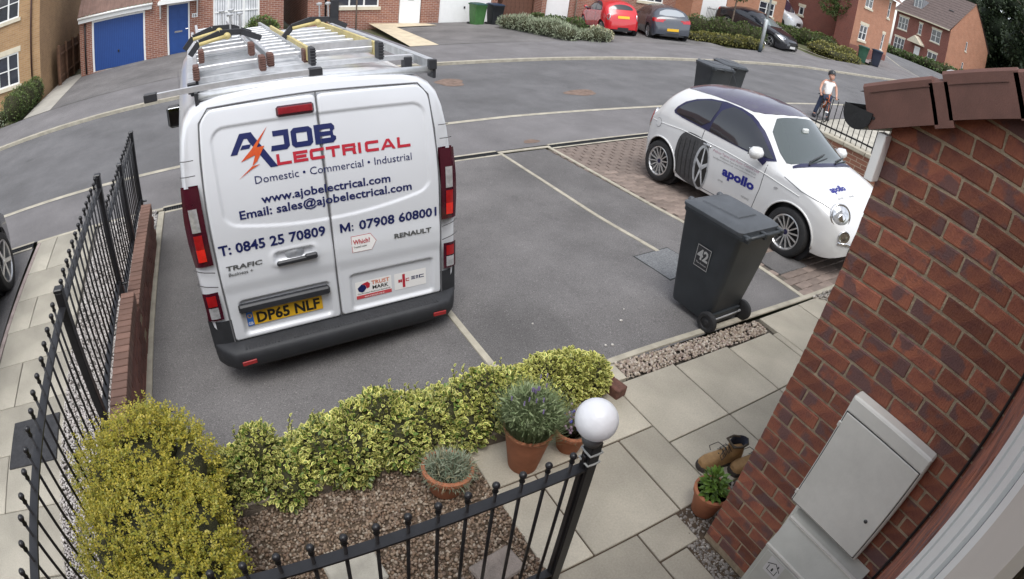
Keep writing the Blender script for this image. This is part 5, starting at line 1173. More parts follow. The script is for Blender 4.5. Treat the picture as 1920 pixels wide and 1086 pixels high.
MB().raw([(x+.33, y, B.topz(y, x+.33)+.004) for x, y in bt], [q[::-1] for q in f]).build('lettering', _m['apollo_blue'], t)
for wd, xo in (('GO THE', .415), ('DISTANCE', .185)):
    v, f = text2d(wd, .022, .10, .01); MB().raw([(xo-q[0]+.05, 1.50-q[1]*.9, B.topz(1.50-q[1]*.9, xo-q[0]+.05)+.004) for q in v], [q[::-1] for q in f]).build('lettering', GREYV, t)
for x0, x1, a in ((.38,-.10,.0),(-.18,-.56,0)):
    b = MB(); b.tube([(x0,.945,B.topz(.945,x0)+.02),(x0-.06,.90,B.topz(.90,x0-.06)+.03),(x1,.80,B.topz(.80,x1)+.025)], .010, 6); b.tube([(x0-.02,.93,B.topz(.93,x0)+.012),(x1-.04,.83,B.topz(.83,x1)+.012)], .006, 5); b.build('wiper', BLACKM, t)
MB().bev(-.05,.05,-.02,.03,-.03,.03,.012).build('rear_view_mirror', M('pale_tag', (.6,.62,.6), .4, .05), t, loc=(0,.50,B.topz(.50,0)-.03+.045))
MB().tube([(0,-.75,1.48),(0,-.95,1.72)], .004, 6).build('aerial', BLACKM, t)
B.sidepatch('fuel_flap_line', el(-1.30,.80,.065,.065), GAP, t, .003, 1, 0); B.sidepatch('fuel_flap', el(-1.30,.80,.060,.060), WHITE, t, .005, 1, 0)
MB().bev(-.01,.012,-.07,.07,-.012,.012,.006).build('door_handle', CHR, t, loc=(.805,-.30,.80))
# red car of the same shape across the road, tail towards us
def facing(o, f, slope=True):
    f = Vector((f[0], f[1], 0)).normalized(); z0 = tz(o[0], o[1]); e = .8
    fz = (tz(o[0]+f.x*e, o[1]+f.y*e)-tz(o[0]-f.x*e, o[1]-f.y*e))/(2*e); r = Vector((f.y, -f.x, 0)); rz_ = (tz(o[0]+r.x*e, o[1]+r.y*e)-tz(o[0]-r.x*e, o[1]-r.y*e))/(2*e)
    return frame((o[0], o[1], z0), (r.x, r.y, rz_), (f.x, f.y, fz))
REDP = M('car_red', (.50,.015,.022), .22, .03, 2, coat=.8)
rf = Vector((.30,.95)).normalized(); rr_ = Vector((rf.y,-rf.x))
fiat('small_car', 'small bright red hatchback parked tail out on the drive opposite', facing((16.64+rf.x*1.15, 19.36+rf.y*1.15), rf), REDP, REDP, (5, RIMS))
def hatch(name, label, mat, paint, spec, win, rearwin=True, wr=.32, rim=.235, spokes=5, rimm=None, plate_f=None, sc_=1., lights=True):
    t = thing(name, label, 'car', mat=mat @ Matrix.Scale(sc_, 4)); B = Body(**spec); B.mesh(paint, t); y0, y1 = B.y0, B.y1
    for nm, poly, m_ in win['top']: B.toppatch(nm, poly, m_, t, .006, 1)
    for sg in (1, -1):
        for nm, poly, m_ in win['side']: B.sidepatch(nm, poly, m_, t, .005, sg, 1)
        for pts in win['seams']: B.seam('door_seam', pts, GAP, t, .005, sg)
        MB().bev(-.05,.08,-.06,.06,-.05,.05,.03).build('mirror', paint, t, loc=(sg*(B.W(.6)+.08), win['mirror'], 1.0))
        for wy in B.wh:
            MB().lathe([(0,-.06),(B.ar-.01,-.06),(B.ar-.01,.06)], 28, T=Matrix.Translation((sg*(B.W(wy)-.18),wy,B.wz)) @ Matrix.Rotation(R(90),4,'Y')).build('wheel_well', BLACKM, t)
            wheel(t, (sg*(B.W(wy)-.10),wy,wr), wr, .2, rim, spokes, rimm or RIMS, .045, sg, dish=.025)
        B.sidepatch('tail_lamp', win['tail'], REDL, t, .008, sg, 1); B.sidepatch('headlight', win['head'], M('headlight_glass', (.55,.57,.60), .08, .25, 25, metal=.55, coat=.6), t, .008, sg, 1)
    hw = B.W(0)
    for sg in (1, -1): MB().grid([[(sg*x, B.endy(x, z, -1)-.008, z) for x in np.linspace(hw*.48, hw*.86, 7)] for z in (win.get('tz', .86)-.06, win.get('tz', .86), win.get('tz', .86)+.05)]).build('rear_lamp', M('rear_lamp_red', (.40,.02,.03), .2, .1, coat=.4), t, smooth=True)
    b = MB(); b.grid([[(x, y1+.012-.30*abs(x/hw)**3, z) for x in np.linspace(-hw*.5,hw*.5,11)] for z in (.42,.55,.66)]); b.build('grille', M('grille_dark', (.03,.03,.032), .4, .3, 60), t, smooth=True)
    MB().bev(-.26,.26,-.005,.006,-.055,.055,.002).build('front_plate', _m['plate_white'], t, loc=(0,y1+.02,.40)); MB().bev(-.26,.26,-.006,.005,-.055,.055,.002).build('rear_plate', YPL, t, loc=(0,y0-.012,win.get('rp',.55)))
    MB().grid([[(x, y0-.008+.25*abs(x/hw)**3, z) for x in np.linspace(-hw*.6,hw*.6,11)] for z in (.22,.30,.36)]).build('rear_valance', RUB, t, smooth=True)
    return t, B
GOLF = dict(top=[(-2.02,.62),(-1.98,.86),(-1.90,1.0),(-1.78,1.12),(-1.55,1.34),(-1.40,1.40),(-.9,1.455),(-.3,1.47),(.15,1.44),(.45,1.33),(1.0,1.02),(1.3,.97),(1.75,.86),(2.05,.72),(2.17,.60)],
            belt=[(-2.02,.58),(-1.9,.90),(-1.5,.96),(0,.92),(.9,.90),(1.5,.80),(2.17,.55)], half=[(-2.02,.70),(-1.95,.80),(-1.7,.87),(-1.0,.90),(.9,.90),(1.5,.88),(1.9,.80),(2.08,.68),(2.17,.55)], sill=.20, wheels=(-1.30,1.32), ar=.37, wz=.32, tumble=.20)
GWIN = dict(top=[('windscreen',[(-.55,.42),(.55,.42),(.74,.92),(0,1.0),(-.74,.92)],SCREEN),('rear_window',[(-.50,-1.56),(.50,-1.56),(.60,-1.83),(-.60,-1.83)],M('rear_glass_reflect', (.30,.32,.34), .06, 0, spec=.9))],  # rear glass colour lightened to stand in for a reflection
            side=[('door_window',[(.85,.96),(.5,1.22),(.2,1.35),(.05,1.37),(.0,.97)],SIDEG),('rear_door_window',[(-.04,.97),(.01,1.375),(-.5,1.385),(-.9,1.33),(-.95,.99)],SIDEG),('quarter_window',[(-.99,1.0),(-.94,1.32),(-1.25,1.2),(-1.32,1.06)],SIDEG)],
            seams=[[(.78,.92),(.72,.5),(.62,.25),(-.0,.24),(-.02,.95)],[(-.02,.95),(-.0,.24),(-.75,.24),(-.95,.6),(-1.0,.97)]], mirror=.72, tail=[(-1.72,.82),(-1.90,.80),(-1.97,.84),(-1.93,.95),(-1.72,.98)], head=[(1.62,.76),(1.95,.66),(2.0,.72),(1.7,.84)], rp=.50)
gf = Vector((.42,.90)).normalized()
GREYP = M('car_grey', (.055,.062,.078), .25, .06, 3, coat=.8)
hatch('hatchback', 'dark grey five door hatchback parked beside the red car', facing((18.68+gf.x*1.30, 18.50+gf.y*1.30), gf), GREYP, GOLF, GWIN, rimm=ALUD)
SAL = dict(top=[(-2.3,.60),(-2.25,.90),(-2.1,1.02),(-1.75,1.08),(-1.25,1.32),(-.9,1.42),(-.3,1.46),(.15,1.44),(.5,1.30),(1.05,1.02),(1.4,.98),(1.9,.88),(2.15,.74),(2.28,.58)],
           belt=[(-2.3,.56),(-2.1,.90),(-1.5,.95),(0,.92),(.9,.90),(1.6,.82),(2.28,.54)], half=[(-2.3,.68),(-2.2,.80),(-1.9,.88),(-1.2,.91),(1.0,.91),(1.6,.89),(2.0,.82),(2.18,.72),(2.28,.58)], sill=.20, wheels=(-1.36,1.38), ar=.37, wz=.32, tumble=.21)
SWIN = dict(top=[('windscreen',[(-.55,.46),(.55,.46),(.75,.97),(0,1.06),(-.75,.97)],M('screen_pale', (.16,.19,.19), .05, 0, spec=.9, coat=.6)),('rear_window',[(-.5,-1.22),(.5,-1.22),(.62,-1.68),(-.62,-1.68)],GLS)],
            side=[('door_window',[(.88,.95),(.5,1.22),(.2,1.35),(.05,1.37),(.0,.96)],SIDEG),('rear_door_window',[(-.04,.96),(.01,1.375),(-.5,1.37),(-.95,1.28),(-1.1,1.0)],SIDEG)], seams=[[(.8,.92),(.72,.5),(.62,.25),(0,.24),(-.02,.95)],[(0,.24),(-.8,.24),(-1.0,.6),(-1.1,.96)]], mirror=.75,
            tail=[(-2.0,.80),(-2.2,.80),(-2.2,.93),(-2.0,.95)], head=[(1.70,.78),(2.05,.66),(2.12,.74),(1.8,.86)], rp=.62)
BLKP = M('car_black', (.014,.015,.019), .22, .1, 3, coat=.8)
hatch('saloon_car', 'black saloon car parked nose to the road behind the lamp column', frame((25.52,19.05,.455), (-.995,-.08,.0), (-.12,-.985,-.115)), BLKP, SAL, SWIN)
# neighbour's dark car: only its near wheel and wing reach into view on the left
hatch('hatchback', 'dark car at the left edge with only its alloy wheel in view', frame((-3.30,4.62,tz(-3.3,4.62)-.0), (1,0,.05), (0,1,-.05)), M('car_charcoal', (.03,.031,.036), .25, .1, 3, coat=.7), GOLF, GWIN)
hatch('saloon_car', 'silvery white car just showing its roof above the brown verge', facing((37.8,11.6), (1,.25)), M('car_silver', (.55,.57,.58), .25, .04, 3, coat=.7), GOLF, GWIN)
# white van behind the hedge far right
TV = dict(top=[(-2.4,1.6),(-2.38,2.0),(-2.2,2.08),(.6,2.1),(.9,2.0),(1.3,1.6),(1.62,1.18),(2.0,1.05),(2.3,.92),(2.42,.72)], belt=[(-2.4,.9),(.6,1.15),(1.3,1.08),(2.0,.95),(2.42,.66)], half=[(-2.4,.90),(1.2,.95),(1.9,.93),(2.2,.86),(2.42,.66)], sill=.25, wheels=(-1.5,1.5), ar=.38, wz=.34, tumble=.08, m=8., n=3.)
TWIN = dict(top=[('windscreen',[(-.68,.98),(.68,.98),(.82,1.58),(0,1.66),(-.82,1.58)],M('screen_purple', (.03,.025,.05), .06, .1, spec=.9, coat=.5))], side=[('door_window',[(1.45,1.2),(1.0,1.65),(.5,1.75),(.45,1.2)],SIDEG)], seams=[[(1.3,1.1),(1.2,.4),(.4,.4),(.4,1.8)]], mirror=1.35, tail=[(-2.2,1.0),(-2.38,1.0),(-2.38,1.4),(-2.2,1.4)], head=[(1.9,.86),(2.25,.74),(2.32,.84),(1.98,1.0)], rp=.7)
t, B = hatch('delivery_van', 'white van parked nose out behind the black saloon', frame((32.95,24.0,1.12), (-.993,-.12,.0), (.12,-.99,-.04)), M('van_white', (.70,.71,.73), .28, .025, 1.2), TV, TWIN)
t['category'] = 'van'
# ------------------------------------------------------------------ wheelie bins
def bin_mesh(t, m, ml, full=True):
    """two wheeled bin; front towards -y, wheels and handle at +y, 1.06 m tall"""
    b = MB(); S = []
    for z, w, d0, d1 in ((.06,.215,-.235,.20),(.09,.222,-.245,.21),(.20,.228,-.26,.235),(.6,.255,-.305,.275),(.93,.275,-.335,.30),(.95,.285,-.35,.315),(.985,.285,-.35,.315)):
        r = .045; pts = []
        for cx, cy, a0 in ((w-r,d1-r,0),(-w+r,d1-r,90),(-w+r,d0+r,180),(w-r,d0+r,270)):
            pts += [(cx+r*math.cos(R(a0+k*22.5)), cy+r*math.sin(R(a0+k*22.5)), z) for k in range(5)]
        S.append(pts+[pts[0]])
    b.grid(S); b.face(S[0][:-1][::-1]); b.face(S[-1][:-1]); b.build('body', m, t, angle=35)
    b = MB(); S = []
    for z, k in ((.985,1.0),(1.0,1.02),(1.018,1.015),(1.03,.94),(1.045,.86),(1.05,.70)):
        w = .285*k; d0 = -.36*k; d1 = .30*(k if k < 1 else 1); r = .05; pts = []
        for cx, cy, a0 in ((w-r,d1-r,0),(-w+r,d1-r,90),(-w+r,d0+r,180),(w-r,d0+r,270)):
            pts += [(cx+r*math.cos(R(a0+q*22.5)), cy+r*math.sin(R(a0+q*22.5)), z) for q in range(5)]
        S.append(pts+[pts[0]])
    b.grid(S); b.face(S[-1][:-1]); ld = b.build('lid', ml, t, angle=30)
    if full:
        MB().prism([(-.18,-.25),(.18,-.25),(.13,.13),(-.13,.13)], lambda u, v: (u, v, 1.048), lambda u, v: (u*.93, v*.94, 1.062)).build('raised_panel', ml, ld)
        for s in (-1,1): MB().lathe([(0,.985),(.03,.985),(.032,1.03),(.02,1.045),(0,1.047)], 14).build('lid_knob', ml, ld, loc=(s*.20,-.345,0))
    MB().tube([(-.27,.345,.985),(.27,.345,.985)], .018, 10).build('handle', m, t, smooth=True)
    b = MB()
    for s in (-1,0,1): b.bev(s*.24-.018,s*.24+.018,.29,.36,.955,1.005,.006)
    b.build('hinge', m, t) if not full else [MB().bev(s*.24-.02,s*.24+.02,.29,.365,.95,1.008,.006).build('hinge', m, t) for s in (-1,0,1)]
    for s in (-1,1):
        Rm = Matrix.Translation((s*.255,.245,.10)) @ Matrix.Rotation(R(90)*s,4,'Y')
        w_ = MB().lathe([(.0,-.028),(.06,-.028),(.085,-.024),(.10,-.015),(.10,.015),(.085,.024),(.06,.022),(.055,.012),(.03,.014),(.022,.02),(0,.02)], 24, T=Rm).build('wheel', M('bin_wheel', (.015,.015,.016), .7, .2, 30), t, angle=35)
    MB().tube([(-.25,.245,.10),(.25,.245,.10)], .012, 8).build('axle', ALUD, t)
    b = MB()
    b.box(-.19,.19,.20,.25,.06,.16); b.build('rear_web', m, t)
def wbin(label, x, y, rz, m, ml, z=None, group='wheeled bins', tilt=None):
    t = thing('wheelie_bin', label, 'bin', (x, y, tz(x, max(y, 2.21)) if z is None else z), rz, group); bin_mesh(t, m, ml); return t
BING = M('bin_charcoal', (.024,.028,.032), .48, .18, 4, .05, 90); BINL = M('bin_lid_grey', (.060,.066,.074), .5, .15, 5, .06, 90)
BGRN = M('bin_green', (.055,.16,.045), .5, .15, 5); BGRL = M('bin_lid_green', (.02,.07,.06), .5, .15, 5); BBLK = M('bin_black', (.016,.018,.021), .5, .15, 5); BBLL = M('bin_lid_blue', (.015,.03,.06), .5, .15, 5)
t = wbin('dark wheeled bin numbered 42 standing at the edge of the drive', 3.66, 2.465, math.pi+.03, BING, BINL, 0.0); t.scale = (.91,.91,.905)
# number panel on its left side as seen from the house
def sx(z): return .228+.055*(z-.2)/.75
s_ = MB().raw([(sx(z)+.0035, y, z) for y, z in ((-.085,.52),(.07,.52),(.07,.73),(-.085,.73))], [(0,1,2,3)]).build('number_sticker', M('sticker_dark', (.03,.03,.033), .5, 0), t)
ln = lambda vf: MB().raw([(sx(z)+.006, y, z) for y, z in vf[0]], vf[1])
SILV = M('sticker_silver', (.36,.36,.35), .5, .1)
ln(text2d('42', .095, .125, .035, -.07, .60)).build('number', SILV, s_); ln(text2d('The Avenue', .018, .12, .01, -.068, .555)).build('street_name', SILV, s_)
ln((np.array([(-.085,.52),(.07,.52),(.07,.526),(-.085,.526),(-.085,.724),(.07,.724),(.07,.73),(-.085,.73),(-.085,.526),(-.08,.526),(-.08,.724),(-.085,.724),(.065,.526),(.07,.526),(.07,.724),(.065,.724)]), [(0,1,2,3),(4,5,6,7),(8,9,10,11),(12,13,14,15)])).build('border', SILV, s_)
wbin('charcoal bin on the pavement beyond the small white car', 9.72, 8.05, 2.9, BING, BINL); wbin('second charcoal bin, half hidden behind its twin on the pavement', 10.42, 8.22, 2.7, BING, BINL)
wbin('green bodied bin beside the white garage door opposite', 11.85, 23.0, .1, BGRN, BGRL, -.79); wbin('black bin right of the green one by the garage opposite', 12.62, 22.85, .05, BBLK, BBLL, -.76)
wbin('green bin at the corner of the orange brick house far right', 32.7, 16.35, .5, M('bin_green_dark', (.02,.075,.045), .5, .15, 5), BGRL); wbin('dark blue bin next to the green one by the orange brick house', 33.4, 15.75, .5, M('bin_navy', (.012,.016,.035), .5, .15, 5), BBLL)
# ------------------------------------------------------------------ houses across the street (x right along the front, y back, z up; origin at the front's left foot)
BR_RED = brickmat('brick_red', (.30,.125,.08), (.22,.085,.06), (.46,.40,.34)); BR_BUF = brickmat('brick_buff', (.40,.245,.12), (.33,.195,.095), (.40,.30,.20)); BR_ORG = brickmat('brick_orange', (.42,.19,.115), (.36,.155,.09), (.36,.25,.18), bump=.2); BR_DRK = brickmat('brick_dark_shaded', (.20,.062,.045), (.16,.05,.038), (.26,.16,.13), bump=.2)  # dark beside orange brick paints shaded and lit faces on the far right houses
CREAM = M('cream_stone', (.60,.54,.42), .8, .08, 5); PANE = M('window_pane', (.035,.04,.055), .05, .3, 1.5, spec=.9, coat=.4); TILEB = M('roof_tile_brown', (.17,.105,.085), .8, .15, 3, .2, 30, fine=.15, fscale=30); TIMB = M('timber_brown', (.16,.085,.05), .8, .25, 5, .3, 40); GUTB = BLACKM
BLUE = M('door_blue', (.018,.065,.24), .4, .04, 3)
def holes(b, u0, u1, v0, v1, hs, fn, mi=0, deep=.1):
    """wall rectangle with openings and their reveals; fn(u, v, d) -> point, d is depth into the wall"""
    us = sorted({u0, u1, *[h[0] for h in hs], *[h[1] for h in hs]}); vs = sorted({v0, v1, *[h[2] for h in hs], *[h[3] for h in hs]})
    us = [u for u in us if u0 <= u <= u1]; vs = [v for v in vs if v0 <= v <= v1]
    for a, c in zip(us, us[1:]):
        for p, q in zip(vs, vs[1:]):
            m_ = ((a+c)/2, (p+q)/2)
            if any(h[0] < m_[0] < h[1] and h[2] < m_[1] < h[3] for h in hs): continue
            b.face([fn(a,p,0), fn(c,p,0), fn(c,q,0), fn(a,q,0)], mi)
    for x0, x1, z0, z1 in [h[:4] for h in hs]:
        for (a, p), (c, q) in (((x0,z0),(x0,z1)), ((x0,z1),(x1,z1)), ((x1,z1),(x1,z0)), ((x1,z0),(x0,z0))): b.face([fn(a,p,0), fn(c,q,0), fn(c,q,deep), fn(a,p,deep)], mi)
def window(t, fn, x0, x1, z0, z1, cols=2, rows=2, sill=True, lintel=True, blinds=False, fw=.055, lint=CREAM, deep=.07):
    f = lambda u0, u1, v0, v1, d0, d1: MB().raw([fn(u, v, d) for d in (d0, d1) for u, v in ((u0,v0),(u1,v0),(u1,v1),(u0,v1))], [(0,1,2,3),(7,6,5,4),(0,4,5,1),(1,5,6,2),(2,6,7,3),(3,7,4,0)])
    w = MB()
    for a in ((x0,x0+fw,z0,z1),(x1-fw,x1,z0,z1),(x0+fw,x1-fw,z0,z0+fw),(x0+fw,x1-fw,z1-fw,z1)): w.raw(*[[fn(u,v,d) for d in (deep-.06,deep) for u, v in ((a[0],a[2]),(a[1],a[2]),(a[1],a[3]),(a[0],a[3]))], [(0,1,2,3),(7,6,5,4),(0,4,5,1),(1,5,6,2),(2,6,7,3),(3,7,4,0)]])
    win = w.build('window', UPVC, t)
    for k in range(1, cols):
        c = x0+(x1-x0)*k/cols; f(c-fw*.6, c+fw*.6, z0+fw, z1-fw, deep-.055, deep).build('mullion', UPVC, win)
    for k in range(1, rows):
        c = z0+(z1-z0)*k/rows; f(x0+fw, x1-fw, c-.018, c+.018, deep-.05, deep-.004).build('glazing_bar', UPVC, win)
    cw = (x1-x0)/cols; rh = (z1-z0)/rows
    for i in range(cols):
        for j in range(rows): MB().face([fn(x0+cw*i+.03, z0+rh*j+.02, deep-.02), fn(x0+cw*(i+1)-.03, z0+rh*j+.02, deep-.02), fn(x0+cw*(i+1)-.03, z0+rh*(j+1)-.02, deep-.02), fn(x0+cw*i+.03, z0+rh*(j+1)-.02, deep-.02)]).build('pane', M('blind_glass', (.66,.67,.68), .25, .15, 3, coat=.5) if blinds else PANE, win)
    if blinds:
        b = MB()
        for k in range(int((x1-x0)/.09)):
            u = x0+.07+k*.09
            if any(abs(u-(x0+cw*i)) < .09 for i in range(cols+1)): continue
            b.raw([fn(u+a, v, deep-.0225) for a, v in ((0,z0+.08),(.022,z0+.08),(.022,z1-.08),(0,z1-.08))], [(0,1,2,3)])
        b.build('blind_slats', M('blind_shade', (.20,.21,.24), .7, .1), win, kind='stuff')
    if sill: f(x0-.09, x1+.09, z0-.13, z0, -.06, deep).build('sill', CREAM if lint is CREAM else UPVC, win)
    if lintel: f(x0-.10, x1+.10, z1, z1+.20, -.012, deep).build('lintel', lint, win)
    return win
def slabz(t, name, fn, u0, u1, v0, v1, d0, d1, m, **k): return MB().raw([fn(u, v, d) for d in (d0, d1) for u, v in ((u0,v0),(u1,v0),(u1,v1),(u0,v1))], [(0,1,2,3),(7,6,5,4),(0,4,5,1),(1,5,6,2),(2,6,7,3),(3,7,4,0)]).build(name, m, t, **k)
FR = lambda u, v, d: (u, d, v)                              # front, facing -y
def SL(x): return lambda u, v, d: (x+d, u, v)               # left side, facing -x
def SR(x): return lambda u, v, d: (x-d, u, v)
# house with the blue garage
A = thing('brick_house', 'red brick house opposite with blue front door and blue garage door', 'house', (-4.35, 22.9, -1.40))
ox = 4.35
b = MB(); holes(b, 0, 2.97, -.4, 2.0, [(.52,2.69,0,1.98)], FR, 0, .12); holes(b, 2.97, 8.01, -.4, 5.2, [(3.55,4.43,0.02,2.07),(5.33,7.09,.78,2.20)], FR, 0, .10)
b.grid([[(0,0,-.4),(0,0,2.0)],[(0,8,-.4),(0,8,2.0)]]); b.grid([[(8.01,0,-.4),(8.01,0,5.2)],[(8.01,9,-.4),(8.01,9,5.2)]]); b.grid([[(2.97,0,2.0),(2.97,0,5.2)],[(2.97,8,2.0),(2.97,8,5.2)]]); b.build('wall', BR_RED, A)
gd = slabz(A, 'garage_door', FR, .60, 2.62, .02, 1.90, .06, .10, BLUE)
b = MB()
for k in range(27): u = .64+k*.0735; b.raw([(u,.0595,.05),(u+.018,.0595,.05),(u+.018,.0595,1.87),(u,.0595,1.87)], [(0,1,2,3)])
b.build('door_ribs', M('door_blue_groove', (.009,.04,.20), .45, .05), gd, kind='stuff'); MB().bev(-.03,.03,-.03,0,-.05,.05,.008).build('handle', BLACKM, gd, loc=(1.6,.05,.62))
b = MB()
for a in ((.52,.60,0,1.98),(2.62,2.69,0,1.98),(.60,2.62,1.90,1.98)): b.box(a[0],a[1],.02,.10,a[2],a[3])
b.build('garage_frame', UPVC, A)
slabz(A, 'fascia', FR, -.03, 2.97, 2.0, 2.20, -.16, .0, UPVC)
# pantile roof of the garage as a rippled surface
P = []
for i in range(90):
    u = -.05+3.04*i/89
    P.append([(u, -.22+.30*j*.5+(.0), 2.24+.30*j*.38+.035*(j % 1)+.028*math.sin(i*2*math.pi/4.6)+(.02 if j % 2 == 0 else 0)) for j in range(26)])
MB().grid(P).build('garage_roof', TILEB, A, angle=60)
MB().tube([(-.05,-.20,2.19),(3.0,-.20,2.19)], .05, 8).build('gutter', UPVC, A, smooth=True); MB().tube([(.24,-.06,-.0),(.24,-.06,1.95)], .035, 8).build('downpipe', BLACKM, A, smooth=True)
fd = slabz(A, 'front_door', FR, 3.62, 4.37, .06, 2.0, .05, .09, BLUE)
for u in (3.70,4.03):
    for z0, z1 in ((.18,.75),(.88,1.35),(1.48,1.88)): MB().bev(u,u+.26,.042,.052,z0,z1,.006).build('door_panel', BLUE, fd)
MB().bev(3.84,4.14,.035,.05,.92,.99,.004).build('letter_plate', CHR, fd); MB().tube([(4.28,.02,1.02),(4.36,.02,1.03)], .012, 6).build('handle', CHR, fd)
b = MB()
for a in ((3.55,3.62,.02,2.07),(4.37,4.43,.02,2.07),(3.62,4.37,2.0,2.07),(3.62,4.37,.02,.06)): b.box(a[0],a[1],.01,.10,a[2],a[3])
b.build('door_frame', UPVC, A); slabz(A, 'doorstep', FR, 3.26, 4.75, -.14, .0, -.55, .0, CREAM)
pc = MB().prism([(3.22,2.12),(4.80,2.12),(4.80,2.22),(4.01,2.62),(3.22,2.22)], lambda u, v: (u,-.62,v), lambda u, v: (u,.0,v)).build('porch_canopy', UPVC, A)
for u in (3.30,4.72): MB().bar((u,-.5,2.12),(u,-.03,1.62),.05,.06).bar((u,-.03,2.12),(u,-.03,1.55),.05,.05).build('bracket', UPVC, pc)
sg_ = MB().bev(4.52,4.74,-.02,0,1.42,1.58,.004).build('number_sign', UPVC, A); lay('number', text2d('16', .10, .13, .02, 4.565, 1.45), lambda u, v: (u,-.0225,v), PBL, sg_)
window(A, FR, 5.33, 7.09, .78, 2.20, 3, 2, True, True, True)
b = MB(); b.grid([[(2.9,-.4,5.2),(8.1,-.4,5.2)],[(2.9,4.4,8.4),(8.1,4.4,8.4)],[(2.9,9.2,5.2),(8.1,9.2,5.2)]]); b.build('roof', TILEB, A)
# buff block on the left
L = thing('brick_house', 'buff brick house at the left edge with white casement windows', 'house', (-5.5, 20.5, -1.45))
b = MB(); hs_ = [(-1.86,-.92,.78,1.92),(-1.86,-.90,3.15,4.3),(-4.5,-3.2,.78,1.92)]; holes(b, -9, 0, -.6, 5.6, hs_, FR); b.grid([[(0,0,-.6),(0,0,5.6)],[(0,10,-.6),(0,10,5.6)]]); b.build('wall', BR_BUF, L)
for h in hs_: window(L, FR, *h, 2, 2)
MB().tube([(-.36,-.05,-.2),(-.36,-.05,5.6)], .035, 8).build('downpipe', M('downpipe_brown', (.06,.025,.02), .5, .1), L, smooth=True)
MB().grid([[(-9.2,-.4,5.6),(.3,-.4,5.6)],[(-9.2,5,9),(.3,5,9)],[(-9.2,10.4,5.6),(.3,10.4,5.6)]]).build('roof', TILEB, L)
t = thing('timber_fence', 'brown timber side fence between the buff house and the blue garage', 'fence', (-5.2, 22.3, -1.55))
bm = MB().bev(-.01,.01,-.07,.07,0,1.5,.004).mesh('board', TIMB)
for k in range(34): put('board', bm, t, (random.uniform(-.008,.008), .15*k, -.007*k), (0,0,random.uniform(-.02,.02)))
for k in range(4): MB().bev(-.05,.05,-.05,.05,0,1.6,.008).build('post', TIMB, t, loc=(.06,1.5*k,-.07*k))
for z in (.35,1.2): MB().bar((.05,0,z),(.05,5,z-.24),.05,.08).build('rail', TIMB, t)
# next house: white door, white garage
Bh = thing('brick_house', 'red brick house opposite with white front door and white garage door', 'house', (4.79, 23.9, -.84))
b = MB(); hs_ = [(1.09,2.95,.74,2.0),(3.85,4.85,0,2.1),(5.68,8.20,0,2.05)]; holes(b, 0, 8.5, -.5, 5.2, hs_, FR); b.grid([[(0,0,-.5),(0,0,5.2)],[(0,9,-.5),(0,9,5.2)]]); b.grid([[(8.5,0,-.5),(8.5,0,5.2)],[(8.5,9,-.5),(8.5,9,5.2)]]); b.build('wall', BR_RED, Bh)
window(Bh, FR, *hs_[0], 3, 2)
fd = slabz(Bh, 'front_door', FR, 3.88, 4.82, .03, 2.08, .04, .08, M('door_white', (.80,.80,.79), .35, .02)); MB().bev(4.25,4.50,.03,.045,1.02,1.08,.004).build('letter_plate', DARKP, fd)
gd = slabz(Bh, 'garage_door', FR, 5.70, 8.18, .02, 2.03, .04, .08, _m['door_white']); MB().bev(6.85,6.93,.02,.045,.72,.82,.006).build('handle', BLACKM, gd)
MB().tube([(.72,-.05,0),(.72,-.05,5.2)], .04, 8).build('downpipe', BLACKM, Bh, smooth=True); MB().bev(.9,1.25,-.12,0,.1,1.05,.01).build('side_panel', DARKP, Bh)
MB().grid([[(-.3,-.4,5.2),(8.8,-.4,5.2)],[(-.3,4.4,8.4),(8.8,4.4,8.4)],[(-.3,9.4,5.2),(8.8,9.4,5.2)]]).build('roof', TILEB, Bh)
t = thing('timber_gate', 'dark brown boarded gate between the brick houses opposite', 'gate', (13.35, 23.6, -.72))
bm = MB().bev(-.11,.11,-.012,.012,0,1.8,.004).mesh('board', M('gate_brown', (.12,.055,.035), .75, .2, 5, .2, 40))
for k in range(7): put('board', bm, t, (.12+.225*k, 0, 0))
for z in (.02,.9,1.72): MB().bev(0,1.6,.012,.05,z,z+.09,.004).build('rail', _m['gate_brown'], t)
MB().bev(-.06,.06,-.06,.06,0,1.95,.01).build('post', _m['gate_brown'], t, loc=(1.68,0,0))
# third house behind the red and grey cars
Ch = thing('brick_house', 'red brick house behind the red and dark grey cars', 'house', (15.0, 23.0, -.35))
b = MB(); hs_ = [(.30,1.6,0,2.0),(5.72,7.45,1.45,2.6)]; holes(b, 0, 9.2, -.5, 5.6, hs_, FR); b.grid([[(0,0,-.5),(0,0,5.6)],[(0,9,-.5),(0,9,5.6)]]); b.build('wall', BR_RED, Ch)
slabz(Ch, 'garage_door', FR, .33, 1.57, .02, 1.97, .04, .08, _m['door_white']); window(Ch, FR, *hs_[1], 3, 1)
for u in (.10,1.95): slabz(Ch, 'brick_pier', FR, u-.11, u+.11, -.3, 2.2, -.12, 0, BR_RED)
MB().grid([[(-.3,-.4,5.6),(9.5,-.4,5.6)],[(-.3,4.4,8.6),(9.5,4.4,8.6)],[(-.3,9.4,5.6),(9.5,9.4,5.6)]]).build('roof', TILEB, Ch)
Dh = thing('brick_house', 'orange brick house with a white garage behind the black saloon', 'house', (23.4, 21.8, .55))
b = MB(); hs_ = [(.75,2.75,0,2.05),(5.65,7.20,1.10,1.92)]; holes(b, 0, 8.24, -.6, 5.6, hs_, FR); b.grid([[(8.24,0,-.6),(8.24,0,5.6)],[(8.24,9,-.6),(8.24,9,5.6)]]); b.grid([[(0,0,-.6),(0,0,5.6)],[(0,9,-.6),(0,9,5.6)]]); b.build('wall', BR_ORG, Dh)
gd = slabz(Dh, 'garage_door', FR, .78, 2.72, .02, 2.03, .04, .08, _m['door_white'])
